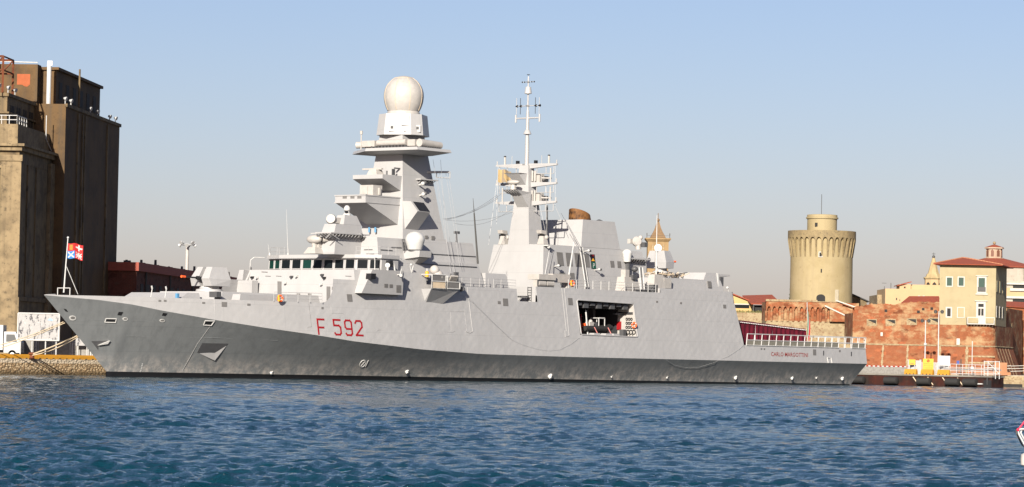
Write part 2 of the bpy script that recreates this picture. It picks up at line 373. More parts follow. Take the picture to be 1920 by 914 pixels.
# decks
m = MB()
def deck(l0, l1, z, n, ins=.03):
    rows = [[(l0+(l1-l0)*i/n, -side(l0+(l1-l0)*i/n, z)+ins, z), (l0+(l1-l0)*i/n, side(l0+(l1-l0)*i/n, z)-ins, z)] for i in range(n+1)]
    m.grid(rows)
deck(1.5, 40, 7.45, 30); deck(50.6, 67.28, 10.2, 10); deck(67.3, 71.1, 9.1, 3); deck(71.12, 97, 10.2, 10); deck(97, 112.6, 11.72, 6); deck(114.2, 144.45, 4.93, 14)
m.obj('deck', M_DECK, ship)
m = MB(); m.slab([(112.58, -8.55, 11.8), (112.58, 8.55, 11.8), (114.25, 9.45, 4.95), (114.25, -9.45, 4.95)], (1, 0, .2), -.06, 0); m.obj('hangar_wall', M_GREY, ship)
for l, z0, z1 in ((50.63, 10.2, 12.1), (67.32, 9.1, 10.83), (71.08, 9.1, 11.22), (96.58, 10.2, 11.78)):
    yy = side(l, z1)-.02; m = MB(); m.box((l-.02, -yy, z0), (l+.02, yy, z1)); m.obj('bulkhead', M_GREY, ship)
m = m
m = MB(); m.tube((0.3, 0, 8.23), (1.6, 0, 8.3), .06); m.obj('stem_cap', M_GREY, ship)
# bow gutter line and pipe seams on the side
def side_line(pts, r, mat, name, parent=hull):
    mm = MB(); P = [HP(*p) for p in pts]; P = [(a, b-r*.6, c) for a, b, c in P]; mm.path(P, r, 6); return mm.obj(name, mat, parent)
side_line([(402, 561), (402.5, 601)], .028, M_GREY, 'drain_pipe'); side_line([(402, 601), (370, 645), (341, 697)], .016, M_GREY, 'drain_pipe')
side_line([(706, 621), (709, 619), (848, 623.5), (852, 621)], .022, M_GREY, 'rubbing_strip')
side_line([(846, 621), (845, 585), (871, 584.5), (875, 621)], .014, M_GREY, 'hatch_outline')
side_line([(876, 539), (886, 622), (881, 625), (873, 622)], .035, M_GREY, 'drain_pipe')
side_line([(1053, 540), (1062, 622)], .03, M_GREY, 'drain_pipe'); side_line([(1058, 540), (1067, 630), (1060, 632), (1059, 620)], .03, M_GREY, 'drain_pipe')
side_line([(579, 569), (584, 613), (577, 614), (578, 628)], .014, M_VENT, 'plate_seam'); side_line([(620, 575), (622, 588), (644, 588)], .014, M_GREY, 'plate_seam')
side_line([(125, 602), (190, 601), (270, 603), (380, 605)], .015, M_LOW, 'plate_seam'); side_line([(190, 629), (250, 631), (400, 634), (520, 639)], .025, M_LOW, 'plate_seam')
# ---------------------------------------------------------------- plates, vents and marks on the side
def side_plate(pix, mat, name='vent', d=.025, parent=hull, off=0.):
    P = [HP(*p, off) for p in pix]; c = P[0]
    n = hull_n(sum(p[0] for p in P)/len(P), sum(p[2] for p in P)/len(P))
    mm = MB(); mm.slab(P, n, -.05, d); return mm.obj(name, mat, parent)
def rect(x, y, w_, h, sk=.0): return [(x, y), (x+w_, y+w_*.04), (x+w_+sk, y+h+w_*.04), (x+sk, y+h)]
for r_ in ((297, 562.5, 5, 3.5), (307, 562.5, 5, 3.5), (379, 566.5, 5.5, 3.5), (415.5, 566.5, 10, 9), (463.5, 569.5, 6, 4), (602.5, 576, 4, 4), (793.5, 543, 4, 4)): side_plate(rect(*r_), M_VENT)
for r_ in ((650, 552, 9.5, 14, 1.5), (1064.5, 559, 8.5, 13.5, 1.2), (942.5, 560, 9.5, 14, 1), (933, 565, 5.5, 5.5, .4), (1230, 564.5, 3.5, 3.5), (1275, 567, 3.5, 3.5), (1355.5, 571.5, 5.5, 7, .6), (1524, 655.5, 6, 11, .4), (1426, 653, 3, 3), (1431.5, 653.3, 3, 3), (1573, 656.5, 3, 4)): side_plate(rect(*r_), M_VENT)
# fairleads: dark throats in white rims
def fairlead(pix, rim=True):
    o = side_plate(pix, M_BLACK, 'fairlead', .02)
    if rim:
        P = [HP(*p) for p in pix]; n = hull_n(P[0][0], P[0][2]); mm = MB()
        mm.path([tuple(Vector(p)+n*.04) for p in P+[P[0]]], .055, 6); mm.obj('rim', M_WHITE, o)
fairlead([(198.5, 597.5), (218, 598), (216.5, 605), (196.5, 604.5)]); fairlead([(384.5, 601.5), (402, 602), (396, 610.5), (381.5, 609.5)])
fairlead([(222.5, 585), (231, 585.5), (227.5, 592), (220, 591)], False); fairlead([(305.5, 587), (314, 588), (310.5, 593), (303.5, 592)], False); fairlead([(119, 579), (124, 580), (128, 585.5), (122.5, 584)], False)
fairlead([(1543.5, 658), (1545, 658), (1545, 667), (1543.5, 667)], False); fairlead([(1595.5, 660), (1597, 660), (1597, 668.5), (1595.5, 668)], False)
for px, py, r1, r2 in ((234.5, 598.5, 5, 3), (304, 601.5, 5, 2.8), (136, 596.5, 6.5, 4.5)):
    P = [HP(px+r1*math.cos(t), py+r2*math.sin(t)) for t in [2*math.pi*k/16 for k in range(16)]]
    n = hull_n(P[0][0], P[0][2]); mm = MB(); mm.slab(P, n, -.05, .06); o = mm.obj('hawse_plate', M_WHITE, hull)
    P2 = [HP(px+.2+r1*.7*math.cos(t), py-.6+r2*.55*math.sin(t)) for t in [2*math.pi*k/16 for k in range(16)]]; mm = MB(); mm.slab(P2, n, .05, .07); mm.obj('hawse_hole', M_VENT, o)
# anchor pocket with its sunlit lower lip
A_ = [(379, 643.5), (428, 644.5), (401.5, 675), (369.5, 661)]
o = side_plate(A_, M_DARK, 'anchor_pocket', .02)
a, b, c, d = [HP(*p) for p in A_]; n = hull_n(a[0], a[2]); mm = MB(); out = n*.55+Vector((0, 0, -.1))
tip = Vector(c)+n*.5; tip = Vector(c)+n*.16; mid = Vector(((c[0]+b[0])/2, (c[1]+b[1])/2, (c[2]+b[2])/2))
e1 = HP(403, 661)
mm.add([d, c, Vector(e1)+n*.02, tip+n*.0, b], [(0, 2, 3), (0, 3, 1), (1, 3, 4), (3, 2, 4)]); mm.obj('pocket_lip', M_GREY, o)
o = side_plate([(171, 640), (203.5, 639), (185, 645.5), (184, 657)], M_DARK, 'anchor_pocket', .02)
mm = MB(); P = [HP(*p) for p in ((203.5, 639), (199, 645.5), (182, 648))]; n = hull_n(4, 4)
mm.slab(P, n, -.02, .25); mm.obj('pocket_lip', M_WHITE, o)
# draught marks, load line, overboard discharges
mm = MB()
for k in range(8):
    P = [HP(x, y) for x, y in rect(266-.75*k, 682+3*k, 2, 1.5)]; mm.slab(P, hull_n(P[0][0], P[0][2]), -.03, .03)
mm.obj('draught_marks', M_WHITE, hull)
mm = MB(); cxx, cyy = 680, 682
ring = [HP(cxx+5.5*math.cos(t)*.95+2.2*math.sin(-t), cyy+6.3*math.sin(t)) for t in [2*math.pi*k/20 for k in range(21)]]
n = hull_n(ring[0][0], ring[0][2]); sh = lambda P: [tuple(Vector(p)+n*.02) for p in P]
mm.path(sh(ring), .045); mm.path(sh([HP(677, 686), HP(684, 678)]), .045); mm.path(sh([HP(677, 679.5), HP(683.5, 685)]), .04); mm.path(sh([HP(685, 687.5), HP(690.5, 676)]), .05); mm.obj('load_line_mark', M_WHITE, hull)
for px, py, s_ in ((508, 698.5, .8), (762, 696.5, 1), (1030, 705, 1.35), (1378, 708, 1.1), (1484, 709, 1), (1578, 709.5, 1.1), (1530, 708.5, .6), (1250, 708, .6), (1146, 706.5, .5)):
    p = Vector(HP(px, py)); n = hull_n(p.x, p.z); mm = MB(); mm.tube(p-n*.1, p+n*.22*s_+Vector((0, 0, -.12*s_)), .18*s_, .15*s_, 10); mm.tube(p-n*.1+Vector((.15, 0, .2*s_)), p+n*.2*s_+Vector((.15, 0, .1)), .12*s_, .1*s_, 8); mm.obj('discharge_scupper', M_WHITE, hull, True)
# lettering
def strokes(segs, ox, oy, sx, sy, shear, wd, mat, name, yf, parent, nrm):
    """segs: polylines in a 0..1 x 0..1 box (y up), mapped to picture offsets then onto the plating"""
    mm = MB()
    for pl in segs:
        P = []
        for x, y in pl:
            p = Vector(hit(ox+x*sx+(1-y)*shear, oy+(1-y)*sy+x*sx*.045, yf)); P.append(p)
        for a_, b_ in zip(P[:-1], P[1:]):
            d_ = (b_-a_).normalized(); t_ = d_.cross(nrm).normalized()*wd; e_ = d_*wd*.9
            mm.slab([a_-e_-t_, b_+e_-t_, b_+e_+t_, a_-e_+t_], nrm, .004, .03)
    return mm.obj(name, mat, parent)
nl = hull_n(35, 5.8)
F_ = [[(0, 0), (0, 1), (1, 1)], [(0, .45), (.85, .45)]]
D5 = [[(1, 1), (0, 1), (0.02, .62), (.75, .62), (1, .5), (1, .12), (.8, 0), (.2, 0), (0.05, .1)]]
D9 = [[(1, .42), (.2, .42), (0, .55), (0, .88), (.2, 1), (.8, 1), (1, .88), (1, .12), (.8, 0), (.2, 0), (.05, .1)]]
D2 = [[(0, .85), (.2, 1), (.8, 1), (1, .88), (1, .6), (0, 0.02), (1, 0.02)]]
for sg, ox, oy in ((F_, 594.5, 599), (D5, 624.5, 600), (D9, 645.5, 601), (D2, 665, 602)): strokes(sg, ox, oy, 12.2, 27.5, 3.2, .10, M_RED, 'pennant_number', yport, hull, nl)
def text_on(txt, px0, py0, px1, hpx, mat, name, yf, parent, nrm, d=.03):
    cu = bpy.data.curves.new('t', 'FONT'); cu.body = txt; cu.extrude = 0; cu.resolution_u = 2; cu.offset = .002; to = bpy.data.objects.new('t', cu); COL.objects.link(to)
    bpy.context.view_layer.update(); dg = bpy.context.evaluated_depsgraph_get(); me = to.evaluated_get(dg).to_mesh()
    vs = [v.co.copy() for v in me.vertices]; fs = [tuple(p.vertices) for p in me.polygons]
    x0 = min(v.x for v in vs); x1 = max(v.x for v in vs); y0 = min(v.y for v in vs); y1 = max(v.y for v in vs)
    mm = MB(); P = []
    for v in vs:
        u = (v.x-x0)/(x1-x0); px = px0+u*(px1-px0); py = py0+u*(px1-px0)*.03-(v.y-y0)/(y1-y0)*hpx
        P.append(Vector(hit(px, py, yf))+nrm*d)
    mm.add(P, fs); to.to_mesh_clear() if hasattr(to, 'to_mesh_clear') else None
    bpy.data.objects.remove(to); return mm.obj(name, mat, parent)
text_on('CARLO MARGOTTINI', 1445.5, 668, 1514.5, 7.6, M_DRED, 'ship_name', yport, hull, hull_n(125, 4))
# ================================================================== superstructure
def P(name, mb, mat=M_GREY, parent=ship, smooth=False): return mb.obj(name, mat, parent, smooth)
# ---- forward deckhouse and bridge
m = MB(); m.fru(38.75, 50.5, -8.75, 8.75, 7.4, 39.75, 50.5, -8.42, 8.42, 12.16); house = P('forward_deckhouse', m)
for sg in (1, -1):
    m = MB()
    o4 = [(39.83, 12.16), (45.24, 12.2), (45.5, 9.5), (38.5, 9.53)]
    vo = [(l, sg*(9.98 if z > 11 else 9.62), z) for l, z in o4]; vi = [(l, sg*(side(l, z)-.25), z) for l, z in o4]
    m.loft(vo, vi); wing = P('bridge_wing', m)
yw = lambda l, z: -(9.62+.36*(z-9.5)/2.68)
def plate_y(pix, yf, mat, name, parent, nrm=(0, -1, 0), d=.025, d0=-.04):
    mm = MB(); mm.slab([hit(*p, yf) for p in pix], nrm, d0, d); return mm.obj(name, mat, parent)
def plate_l(pix, l, mat, name, parent, d=.03, lean=0., z0=0):
    Pn = []
    for p in pix:
        ll = l
        for i in range(6):
            y, z = at_l(*p, ll); ll = l+lean*(z-z0)
        Pn.append((ll, y, z))
    mm = MB(); mm.slab(Pn, (-1, 0, lean), -.05, d); return mm.obj(name, mat, parent)
plate_y(rect(720.5, 532.5, 6.8, 7), yw, M_VENT, 'vent', wing); plate_y(rect(730, 533.5, 6.5, 6.5), yw, M_VENT, 'vent', wing); plate_y(rect(743, 535, 9, 14), yw, M_VENT, 'vent', wing)
mm = MB(); a = Vector(hit(691, 512.5, yw)); mm.slab([hit(690.5, 513, yw), hit(699.5, 513.5, yw), hit(698.5, 524, yw), hit(689.5, 523.5, yw)], (0, -1, 0), -.3, .45); mm.obj('searchlight_housing', M_BLACK, wing)
mm = MB(); a = Vector(hit(745, 516, yw)); mm.lathe(a+Vector((0, -.5, 0)), [(.08, 0), (.17, .1), (.18, .22)], 10, (-.6, -.5, -.2)); mm.tube(a, a+Vector((0, -.55, .1)), .06); mm.tube(a+Vector((0, -.4, 0)), a+Vector((.1, -.5, .7)), .04); mm.obj('floodlight', M_WHITE, wing)
for z_ in (0,):
    plate_l([(677, 530.5), (685.5, 530.5), (684, 545), (675, 544.5)], 38.9, M_VENT, 'vent', wing, lean=.4, z0=9.5)
lf = lambda z: 38.75+(z-7.4)*1.0/4.76
def plate_f(pix, mat, name, d=.03, parent=house):
    Pn = []
    for p in pix:
        z = 9.
        for i in range(8): y, z = at_l(*p, lf(z))
        Pn.append((lf(z), y, z))
    mm = MB(); mm.slab(Pn, (-1, 0, .21), -.05, d); return mm.obj(name, mat, parent)
for r_ in ((520.5, 528, 7.5, 24), (475, 537.5, 7, 15), (612.5, 537.5, 7, 28), (622.5, 538, 7.5, 6), (622, 552, 8.5, 6.5), (556.5, 550.5, 6.5, 7), (577.5, 550.5, 6.5, 7)): plate_f(rect(*r_), M_VENT, 'door' if r_[3] > 14 else 'vent')
for r_ in ((491, 510, 11, .8), (518, 517.8, 10, .6), (498, 517.8, 10, .6), (648, 517.8, 11, .6)): plate_f(rect(*r_), M_DARK, 'hand_rail', .08)
for px, py in ((548.5, 519.5), (558, 518.5), (606, 516), (610, 521.5), (604.5, 533.5), (484, 521), (475, 520.5), (537, 531)):
    for i in range(6):
        z = 11.; 
        for k_ in range(6): y, z = at_l(px, py, lf(z))
    mm = MB(); mm.box((lf(z)-.25, y-.13, z-.1), (lf(z)+.05, y+.13, z+.12)); mm.tube((lf(z)-.2, y, z), (lf(z)-.42, y, z-.03), .1, .13, 8); mm.obj('floodlight', random.choice([M_WHITE, M_DARK, M_BLACK]), house)
# bridge
bz0, bz1 = 12.18, 13.92
plan = [(42, -5.62), (42, 5.62), (43.1, 8.45), (46.2, 8.3), (46.2, -8.3), (43.1, -8.45)]
m = MB(); m.prism(plan, bz0, [(p[0]+(.12 if p[0] < 44 else 0), p[1]) for p in plan], bz1)
bridge = P('bridge', m)
m = MB(); pr = [(41.78, -5.7), (41.78, 5.7), (42.95, 8.62), (46.25, 8.45), (46.25, -8.45), (42.95, -8.62)]
m.prism([(p[0]-.12 if p[0] < 44 else p[0], p[1]) for p in pr], 13.5, pr, 13.58).prism(pr, 13.585, pr, 13.93); m.obj('roof_brow', M_GREY, bridge)
def bwin(a, b, glass):
    a, b = Vector((a[0], a[1], 0)), Vector((b[0], b[1], 0)); d = (b-a).normalized(); n = Vector((-abs(d.y), -d.x if d.y > 0 else d.x, 0)); n = Vector((d.y, -d.x, 0)); n = n if n.x < 0 else -n
    lean = lambda z: Vector((.12*(z-bz0)/(bz1-bz0), 0, z)); z0, z1 = 12.34, 13.40
    mm = MB(); mm.slab([a+lean(z0), b+lean(z0), b+lean(z1), a+lean(z1)], n, -.02, .03); w_ = mm.obj('window', glass, bridge)
    mm = MB(); t = .055
    for p_, q_ in ((a+lean(z0), b+lean(z0)), (b+lean(z0), b+lean(z1)), (b+lean(z1), a+lean(z1)), (a+lean(z1), a+lean(z0))): mm.tube(p_+n*.05, q_+n*.05, t, t, 5)
    mm.obj('frame', M_GREY, w_)
    mm = MB(); mm.slab([a+lean(z1+.07), b+lean(z1+.07), b+lean(z1+.33), a+lean(z1+.33)], n, .0, .22); mm.obj('sun_visor', M_WHITE, w_)
pt = 11.24/7
for k in range(7):
    yc = 5.62-pt*(k+.5); bwin((42, yc+pt*.42), (42, yc-pt*.42), M_GREEN if k == 2 else M_GLASS)
for sg in (-1, 1):
    for k in range(2):
        f0, f1 = (.06, .48) if k == 0 else (.55, .96)
        q_ = lambda f: (42+1.1*f, sg*(5.62+2.83*f)); bwin(q_(f0), q_(f1), M_GREEN if (sg > 0) else M_GLASS)
# items on the bridge wings: handrail hoop, signal lamp
mm = MB(); mm.path([(41, 9.4, 12.2), (41, 9.4, 13.3), (41.3, 9.1, 13.65), (42.4, 8.5, 13.65)], .05); mm.obj('wind_screen_rail', M_WHITE, house)
mm = MB(); mm.path([(41, -9.3, 12.2), (41, -9.3, 13.2), (41.3, -9.0, 13.5), (42.4, -8.4, 13.5)], .05); mm.obj('wind_screen_rail', M_WHITE, house)
mm = MB(); mm.lathe((43.2, -9.3, 12.75), [(.12, -.25), (.27, -.1), (.27, .2)], 12, (-.8, -.6, 0)); mm.tube((43.2, -9.3, 12.1), (43.2, -9.3, 12.7), .12); mm.mat(1).box((43.5, -9.4, 12.6), (44.0, -8.8, 13.3)); mm.obj('signal_lamp', [M_WHITE, M_BLACK], house)
mm = MB(); mm.tube((44.6, -9.2, 12.15), (44.3, -9.2, 13.1), .09); mm.tube((48.2, -8.6, 12.1), (47.9, -8.6, 12.9), .05); mm.tube((48.2, -8.6, 12.1), (48.5, -8.6, 12.9), .05); mm.ball((48.1, -8.6, 13.0), .14); mm.obj('antenna_stub', M_WHITE, house)
# starboard steps of the front seen as outline
m = MB(); m.box((37.9, 6.2, 7.45), (38.9, 8.5, 10.9)); P('deck_locker', m)
# whips and railing at the fore deck
for px, y0, l0, z0, top, r_ in ((502.5, 7.5, 43, 13.9, 458, .03), (537, 4.8, 43.5, 13.9, 393, .035), (468, 9.0, 41, 12.2, 487, .035)):
    l_ = l0; y_, z_ = at_l(px, top, l_); yb, zb = at_l(px+3, 480, l_)
    mm = MB(); r_ *= .6; mm.tube((l_, yb, z0), (l_, (y_+yb)/2, (z_+z0)/2), r_*1.6, r_); mm.tube((l_, (y_+yb)/2, (z_+z0)/2), (l_, y_, z_), r_, r_*.6); mm.lathe((l_, yb, z0), [(.12, 0), (.1, .3)], 8); mm.obj('whip_antenna', M_WHITE if px != 468 else M_DARK, ship)
def railing(pts, h, n, mat=M_GREY, name='guard_rail', r=.025, rows=3, parent=ship):
    mm = MB(); P_ = [Vector(p) for p in pts]
    for a_, b_ in zip(P_[:-1], P_[1:]):
        for j in range(1, rows+1): mm.tube(a_+Vector((0, 0, h*j/rows)), b_+Vector((0, 0, h*j/rows)), r, r, 5)
        for i in range(n+1): q_ = a_.lerp(b_, i/n); mm.tube(q_, q_+Vector((0, 0, h)), r*1.5, r*1.5, 5)
    return mm.obj(name, mat, parent)
railing([(26.5, -7.55, 8.3), (33.1, -8.6, 8.35)], 1.0, 4); railing([(30, 8.2, 8.3), (35, 8.85, 8.35)], 1.0, 3)
railing([(3, 1.0, 8.25), (14, 4.9, 8.3)], .02, 1, rows=1)
# fore-deck raised gun platform
m = MB(); m.fru(20.6, 37, -5.2, 5.2, 7.4, 21.6, 37, -4.6, 4.6, 9.2); P('gun_platform', m)
m = MB(); m.fru(15.4, 20.3, -3.0, 6.3, 7.4, 18.6, 20.3, -2.4, 6.0, 9.0); m.fru(22, 30, -6.6, -5.25, 7.4, 22.5, 29.5, -6.4, -5.3, 8.95); P('breakwater', m)
m = MB(); m.mat(0).box((20.5, -5.3, 8.1), (20.58, -4.5, 9.0)); P('vent', m, M_DARK)
mm = MB(); mm.slab([hit(400, 547, lambda l, z: -5.22), hit(408.5, 547.5, lambda l, z: -5.22), hit(408.5, 558, lambda l, z: -5.22), hit(400, 557.5, lambda l, z: -5.22)], (0, -1, 0), -.6, .5); P('deck_locker', mm, M_DARK)
mm = MB(); mm.box((16.5, -2.9, 8.1), (16.8, -2.6, 8.85)); P('hose_cabinet', mm, M_BLUE)
for l_ in (11.5, 13.6): mm = MB(); mm.tube((l_, -3.9, 8.2), (l_+.2, -3.9, 9.2), .05); mm.tube((l_+.2, -3.9, 9.2), (l_+.1, -3.9, 9.5), .09); P('deck_light', mm, M_WHITE)
# main gun: two faceted half-shields either side of the barrel
def gun(l0, z0, d, parent, sx=1., sz=1., sy=1.):
    g = MB(); f = lambda a: l0+d*a*sx
    g.lathe((l0, 0, z0-.55), [(2.0*sx, 0), (1.9*sx, .25), (1.45*sx, .3), (1.4*sx, .6)], 28); base = g.obj('gun_mount', M_GREY, parent, True)
    sh_ = MB()
    def half(s):
        yi, yo = .28*s*sy, 1.95*s*sy
        bot = [(f(-1.6), yi, z0+.05*sz), (f(-1.6), yo*.86, z0+.05*sz), (f(1.9), yo*.95, z0+.05*sz), (f(1.9), yi, z0+.05*sz)]
        mid = [(f(-2.05), yi, z0+1.0*sz), (f(-2.05), yo*.80, z0+1.0*sz), (f(2.05), yo, z0+.9*sz), (f(2.05), yi, z0+.9*sz)]
        top = [(f(-1.0), yi, z0+2.45*sz), (f(-1.0), yo*.62, z0+2.45*sz), (f(1.75), yo*.72, z0+2.45*sz), (f(1.75), yi, z0+2.45*sz)]
        sh_.loft(bot, mid).loft([(a, b, c+.001) for a, b, c in mid], top)
    half(-1); half(1); sh_.box((min(f(-.6), f(1.8)), -.27*sy, z0+.3*sz), (max(f(-.6), f(1.8)), .27*sy, z0+2.2*sz))
    t = sh_.obj('gun_shield', M_GREY, parent)
    b = MB(); b.mat(0).tube((f(-.6), 0, z0+1.0*sz), (f(-2.3), 0, z0+1.0*sz+.03), .2, .16, 10); b.tube((f(-2.3), 0, z0+1.0*sz+.03), (f(-5.1), 0, z0+1.0*sz+.08), .1, .085, 10); b.tube((f(-2.2), 0, z0+1.0*sz), (f(-2.7), 0, z0+1.0*sz+.05), .24, .2, 10)
    b.mat(1).tube((f(-5.1), 0, z0+1.0*sz+.08), (f(-5.9), 0, z0+1.0*sz+.1), .13, .13, 10); b.obj('barrel', [M_BLACK, M_ORANGE], t)
gun(24.4, 9.8, 1, ship, .74, .86, .9)
# ---- house A with its fire-control radar above the bridge
m = MB(); m.fru(40.0, 45, -4.2, -1.6, 13.9, 40.3, 45, -4.1, -1.6, 16.15); A_house = P('director_house', m)
m = MB(); m.box((38.6, -4.9, 16.16), (45.2, -2.5, 16.3)); m.box((39.9, -2.5, 16.16), (45.2, -.7, 16.3))
for i in range(12): m.tube((38.5+i*.55, -4.85, 16.1), (38.5+i*.55, -4.2, 15.6), .06, .06, 5)
for i in range(6): m.tube((38.65, -4.8+i*.45, 16.1), (40.1, -4.8+i*.45, 15.55), .05, .05, 5)
m.obj('bracketed_platform', M_GREY, A_house)
m = MB(); m.fru(39.9, 44.8, -4.2, -2.3, 16.31, 40.3, 44.5, -4.1, -2.4, 17.3); m.fru(41.6, 44.6, -4.1, -2.7, 17.31, 42.0, 44.0, -3.9, -2.8, 18.35); m.obj('director_base', M_GREY, A_house)
def yl_(px, py, l): y, z = at_l(px, py, l); return (l, y, z)
def lz(px, py, y): l, z = at_y(px, py, y); return (l, y, z)
# fire control antenna disc, electro-optical ball, navigation radar
c0 = yl_(621, 411.5, 40.6); mm = MB(); mm.lathe(c0, [(.05, -.35), (.5, -.3), (.58, 0), (.5, .3), (.05, .38)], 24, (-.85, -.45, .2)); mm.tube((c0[0]+.3, c0[1]+.1, 17.4), (c0[0]+.3, c0[1]+.1, c0[2]), .3); mm.box((c0[0]+.3, c0[1]-.4, 17.4), (c0[0]+1.2, c0[1]+.3, c0[2]+.2)); mm.obj('tracking_radar', M_CREAM, A_house, True)
c0 = yl_(650.5, 402, 43.2); mm = MB(); mm.lathe((c0[0], c0[1], c0[2]-.9), [(.5, -.3), (.52, .0), (.46, .9), (.34, 1.0), (.25, 1.25), (.35, 1.35), (.36, 1.6), (.2, 1.85), (.02, 1.9)], 20); mm.mat(1)
for i in range(3): mm.box((c0[0]-.56, c0[1]-.35, c0[2]-.75+i*.45), (c0[0]-.2, c0[1]-.12, c0[2]-.55+i*.45)); 
mm.obj('optical_sight', [M_WHITE, M_BLACK], A_house, True)
c0 = yl_(587, 449, 39.2); c0 = (39.4, c0[1], c0[2]); mm = MB(); mm.ball(c0, 1, 24, 12, (.55, 1.05, .5)); mm.tube((c0[0]+.1, c0[1], c0[2]-1.0), (c0[0], c0[1], c0[2]), .3, .35); mm.fru(c0[0]-.8, c0[0]+.9, c0[1]-.9, c0[1]+.9, 13.93, c0[0]-.4, c0[0]+.5, c0[1]-.5, c0[1]+.5, c0[2]-.9); mm.tube((c0[0]+.4, c0[1]-.9, c0[2]), (c0[0]+.9, c0[1]-1.3, c0[2]+.05), .34, .28, 12); mm.box((c0[0]+.2, c0[1]-.5, c0[2]-.9), (c0[0]+.7, c0[1]-.1, c0[2]-.3)); mm.obj('fire_control_radar', M_CREAM, ship, True)
c0 = yl_(632, 467, 42.5); mm = MB(); mm.lathe(c0, [(.03, -.05), (.4, .0), (.42, .12), (.1, .3)], 18, (-.9, -.5, 0)); mm.tube((c0[0]+.3, c0[1]-.6, 13.9), (c0[0]+.3, c0[1]-.6, c0[2]), .1); mm.tube((c0[0]+.1, c0[1], c0[2]), (c0[0]+.35, c0[1]-.65, c0[2]), .09); mm.obj('signal_lamp', M_WHITE, ship, True)
for sg in (-1, 1):
    railing([(42.3, sg*5.4, 13.93), (43.1, sg*8.3, 13.93), (46, sg*8.1, 13.93)], .9, 2, M_GREY, 'guard_rail', .016, 2, bridge)
# ---- mast base houses C1, C2
yC2 = lambda l, z: -(8.12-.19*(z-10.8)); yC1 = lambda l, z: -(6.9-.22*(z-13.5))
m = MB(); m.fru(43.2, 62.6, -8.12, 8.12, 10.2, 44.4, 61.4, -7.6, 7.6, 13.55); c2 = P('mast_deckhouse', m)
m = MB(); m.fru(44.4, 62.3, -6.9, -1.2, 13.56, 44.75, 61.9, -6.35, -1.2, 15.98); m.fru(49.5, 62.2, -1.19, 3.6, 13.56, 49.7, 61.8, -1.19, 3.3, 15.97); c1 = P('upper_deckhouse', m)
for pts in ([(713, 468.5), (735, 470)], [(806, 476.5), (891, 481.5)], [(733, 464), (752, 464.8)]): plate_y([(pts[0][0], pts[0][1]-.7), (pts[1][0], pts[1][1]-.7), (pts[1][0], pts[1][1]+.7), (pts[0][0], pts[0][1]+.7)], yC1, M_DARK, 'hand_rail', c1, d=.09)
plate_y([(788, 494.4), (893, 500.5), (893, 501.6), (788, 495.5)], yC2, M_DARK, 'plate_ledge', c2, d=.1)
for r_ in ((797, 442, 5.5, 6), (809, 443, 6, 7)): plate_y(rect(*r_), lambda l, z: -3.35, M_VENT, 'vent', c1)
mm = MB()
for py in range(0, 12):
    pass
a = Vector(lz(752, 449, -6.6)); b = Vector(lz(754, 470, -6.95)); mm.tube(a+Vector((0, -.15, 0)), b+Vector((0, -.15, 0)), .05); mm.tube(a+Vector((.5, -.15, 0)), b+Vector((.5, -.15, 0)), .05)
for i in range(9): q_ = a.lerp(b, i/8)+Vector((0, -.15, 0)); mm.tube(q_, q_+Vector((.5, 0, 0)), .035)
mm.obj('ladder', M_DARK, c1)
# white front of C1 details
for px, py, w_, h_ in ((684, 469, 18, .9), (688, 477, 11, .7)):
    y, z = at_l(px, py, 44.6); mm = MB(); mm.box((44.45, y-1.2, z), (44.7, y, z+.06)); mm.obj('hand_rail', M_DARK, c1)
mm = MB(); y, z = at_l(677, 443, 44.3); mm.ball((44.1, y, z), .28); mm.mat(1).ball((43.9, y-.4, z+.05), .22); mm.obj('floodlight', [M_WHITE, M_DARK], c1)
for px in (696.5, 708): y, z = at_l(px, 430, 53.0); mm = MB(); mm.tube((52.6, y, z-.4), (52.6, y, z+.2), .12); mm.obj('marker_lamp', M_BLUE, ship)
# SATCOM dome on its sponson
m = MB(); tp = [(49.0, -6.2), (49.0, -9.1), (51.1, -9.1), (51.1, -6.2)]; m.loft([(49.0, -6.6, 13.65), (49.0, -9.0, 13.9), (51.1, -9.0, 13.9), (51.1, -6.6, 13.65)], [(a, b, 14.62) for a, b in tp])
m.loft([(50.2, -6.9, 12.9), (50.2, -7.1, 12.9), (51.0, -7.1, 12.9), (51.0, -6.9, 12.9)], [(49.3, -6.6, 13.66), (49.3, -8.8, 13.82), (51.0, -8.8, 13.82), (51.0, -6.6, 13.66)])
sp_ = P('antenna_sponson', m)
def dome(c, r, zb, parent):
    mm = MB(); prof = [(r*.62, zb), (r*.72, zb+.05), (r*.95, c[2]-.1*r), (r, c[2]+.15*r)]
    for k in range(1, 10): t = math.pi/2*k/9; prof.append((r*math.cos(t)+.001, c[2]+.15*r+r*.85*math.sin(t)))
    mm.lathe((c[0], c[1], 0), prof, 32); return mm.obj('satellite_dome', M_WHITE, parent, True)
cs = Vector(lz(778, 453, -7.9)); dome((cs.x, -7.9, cs.z), 1.12, 14.7, sp_)
mm = MB(); mm.lathe((cs.x, -7.9, 14.6), [(.75, 0), (.75, .12)], 20); mm.obj('dome_ring', M_DARK, sp_)
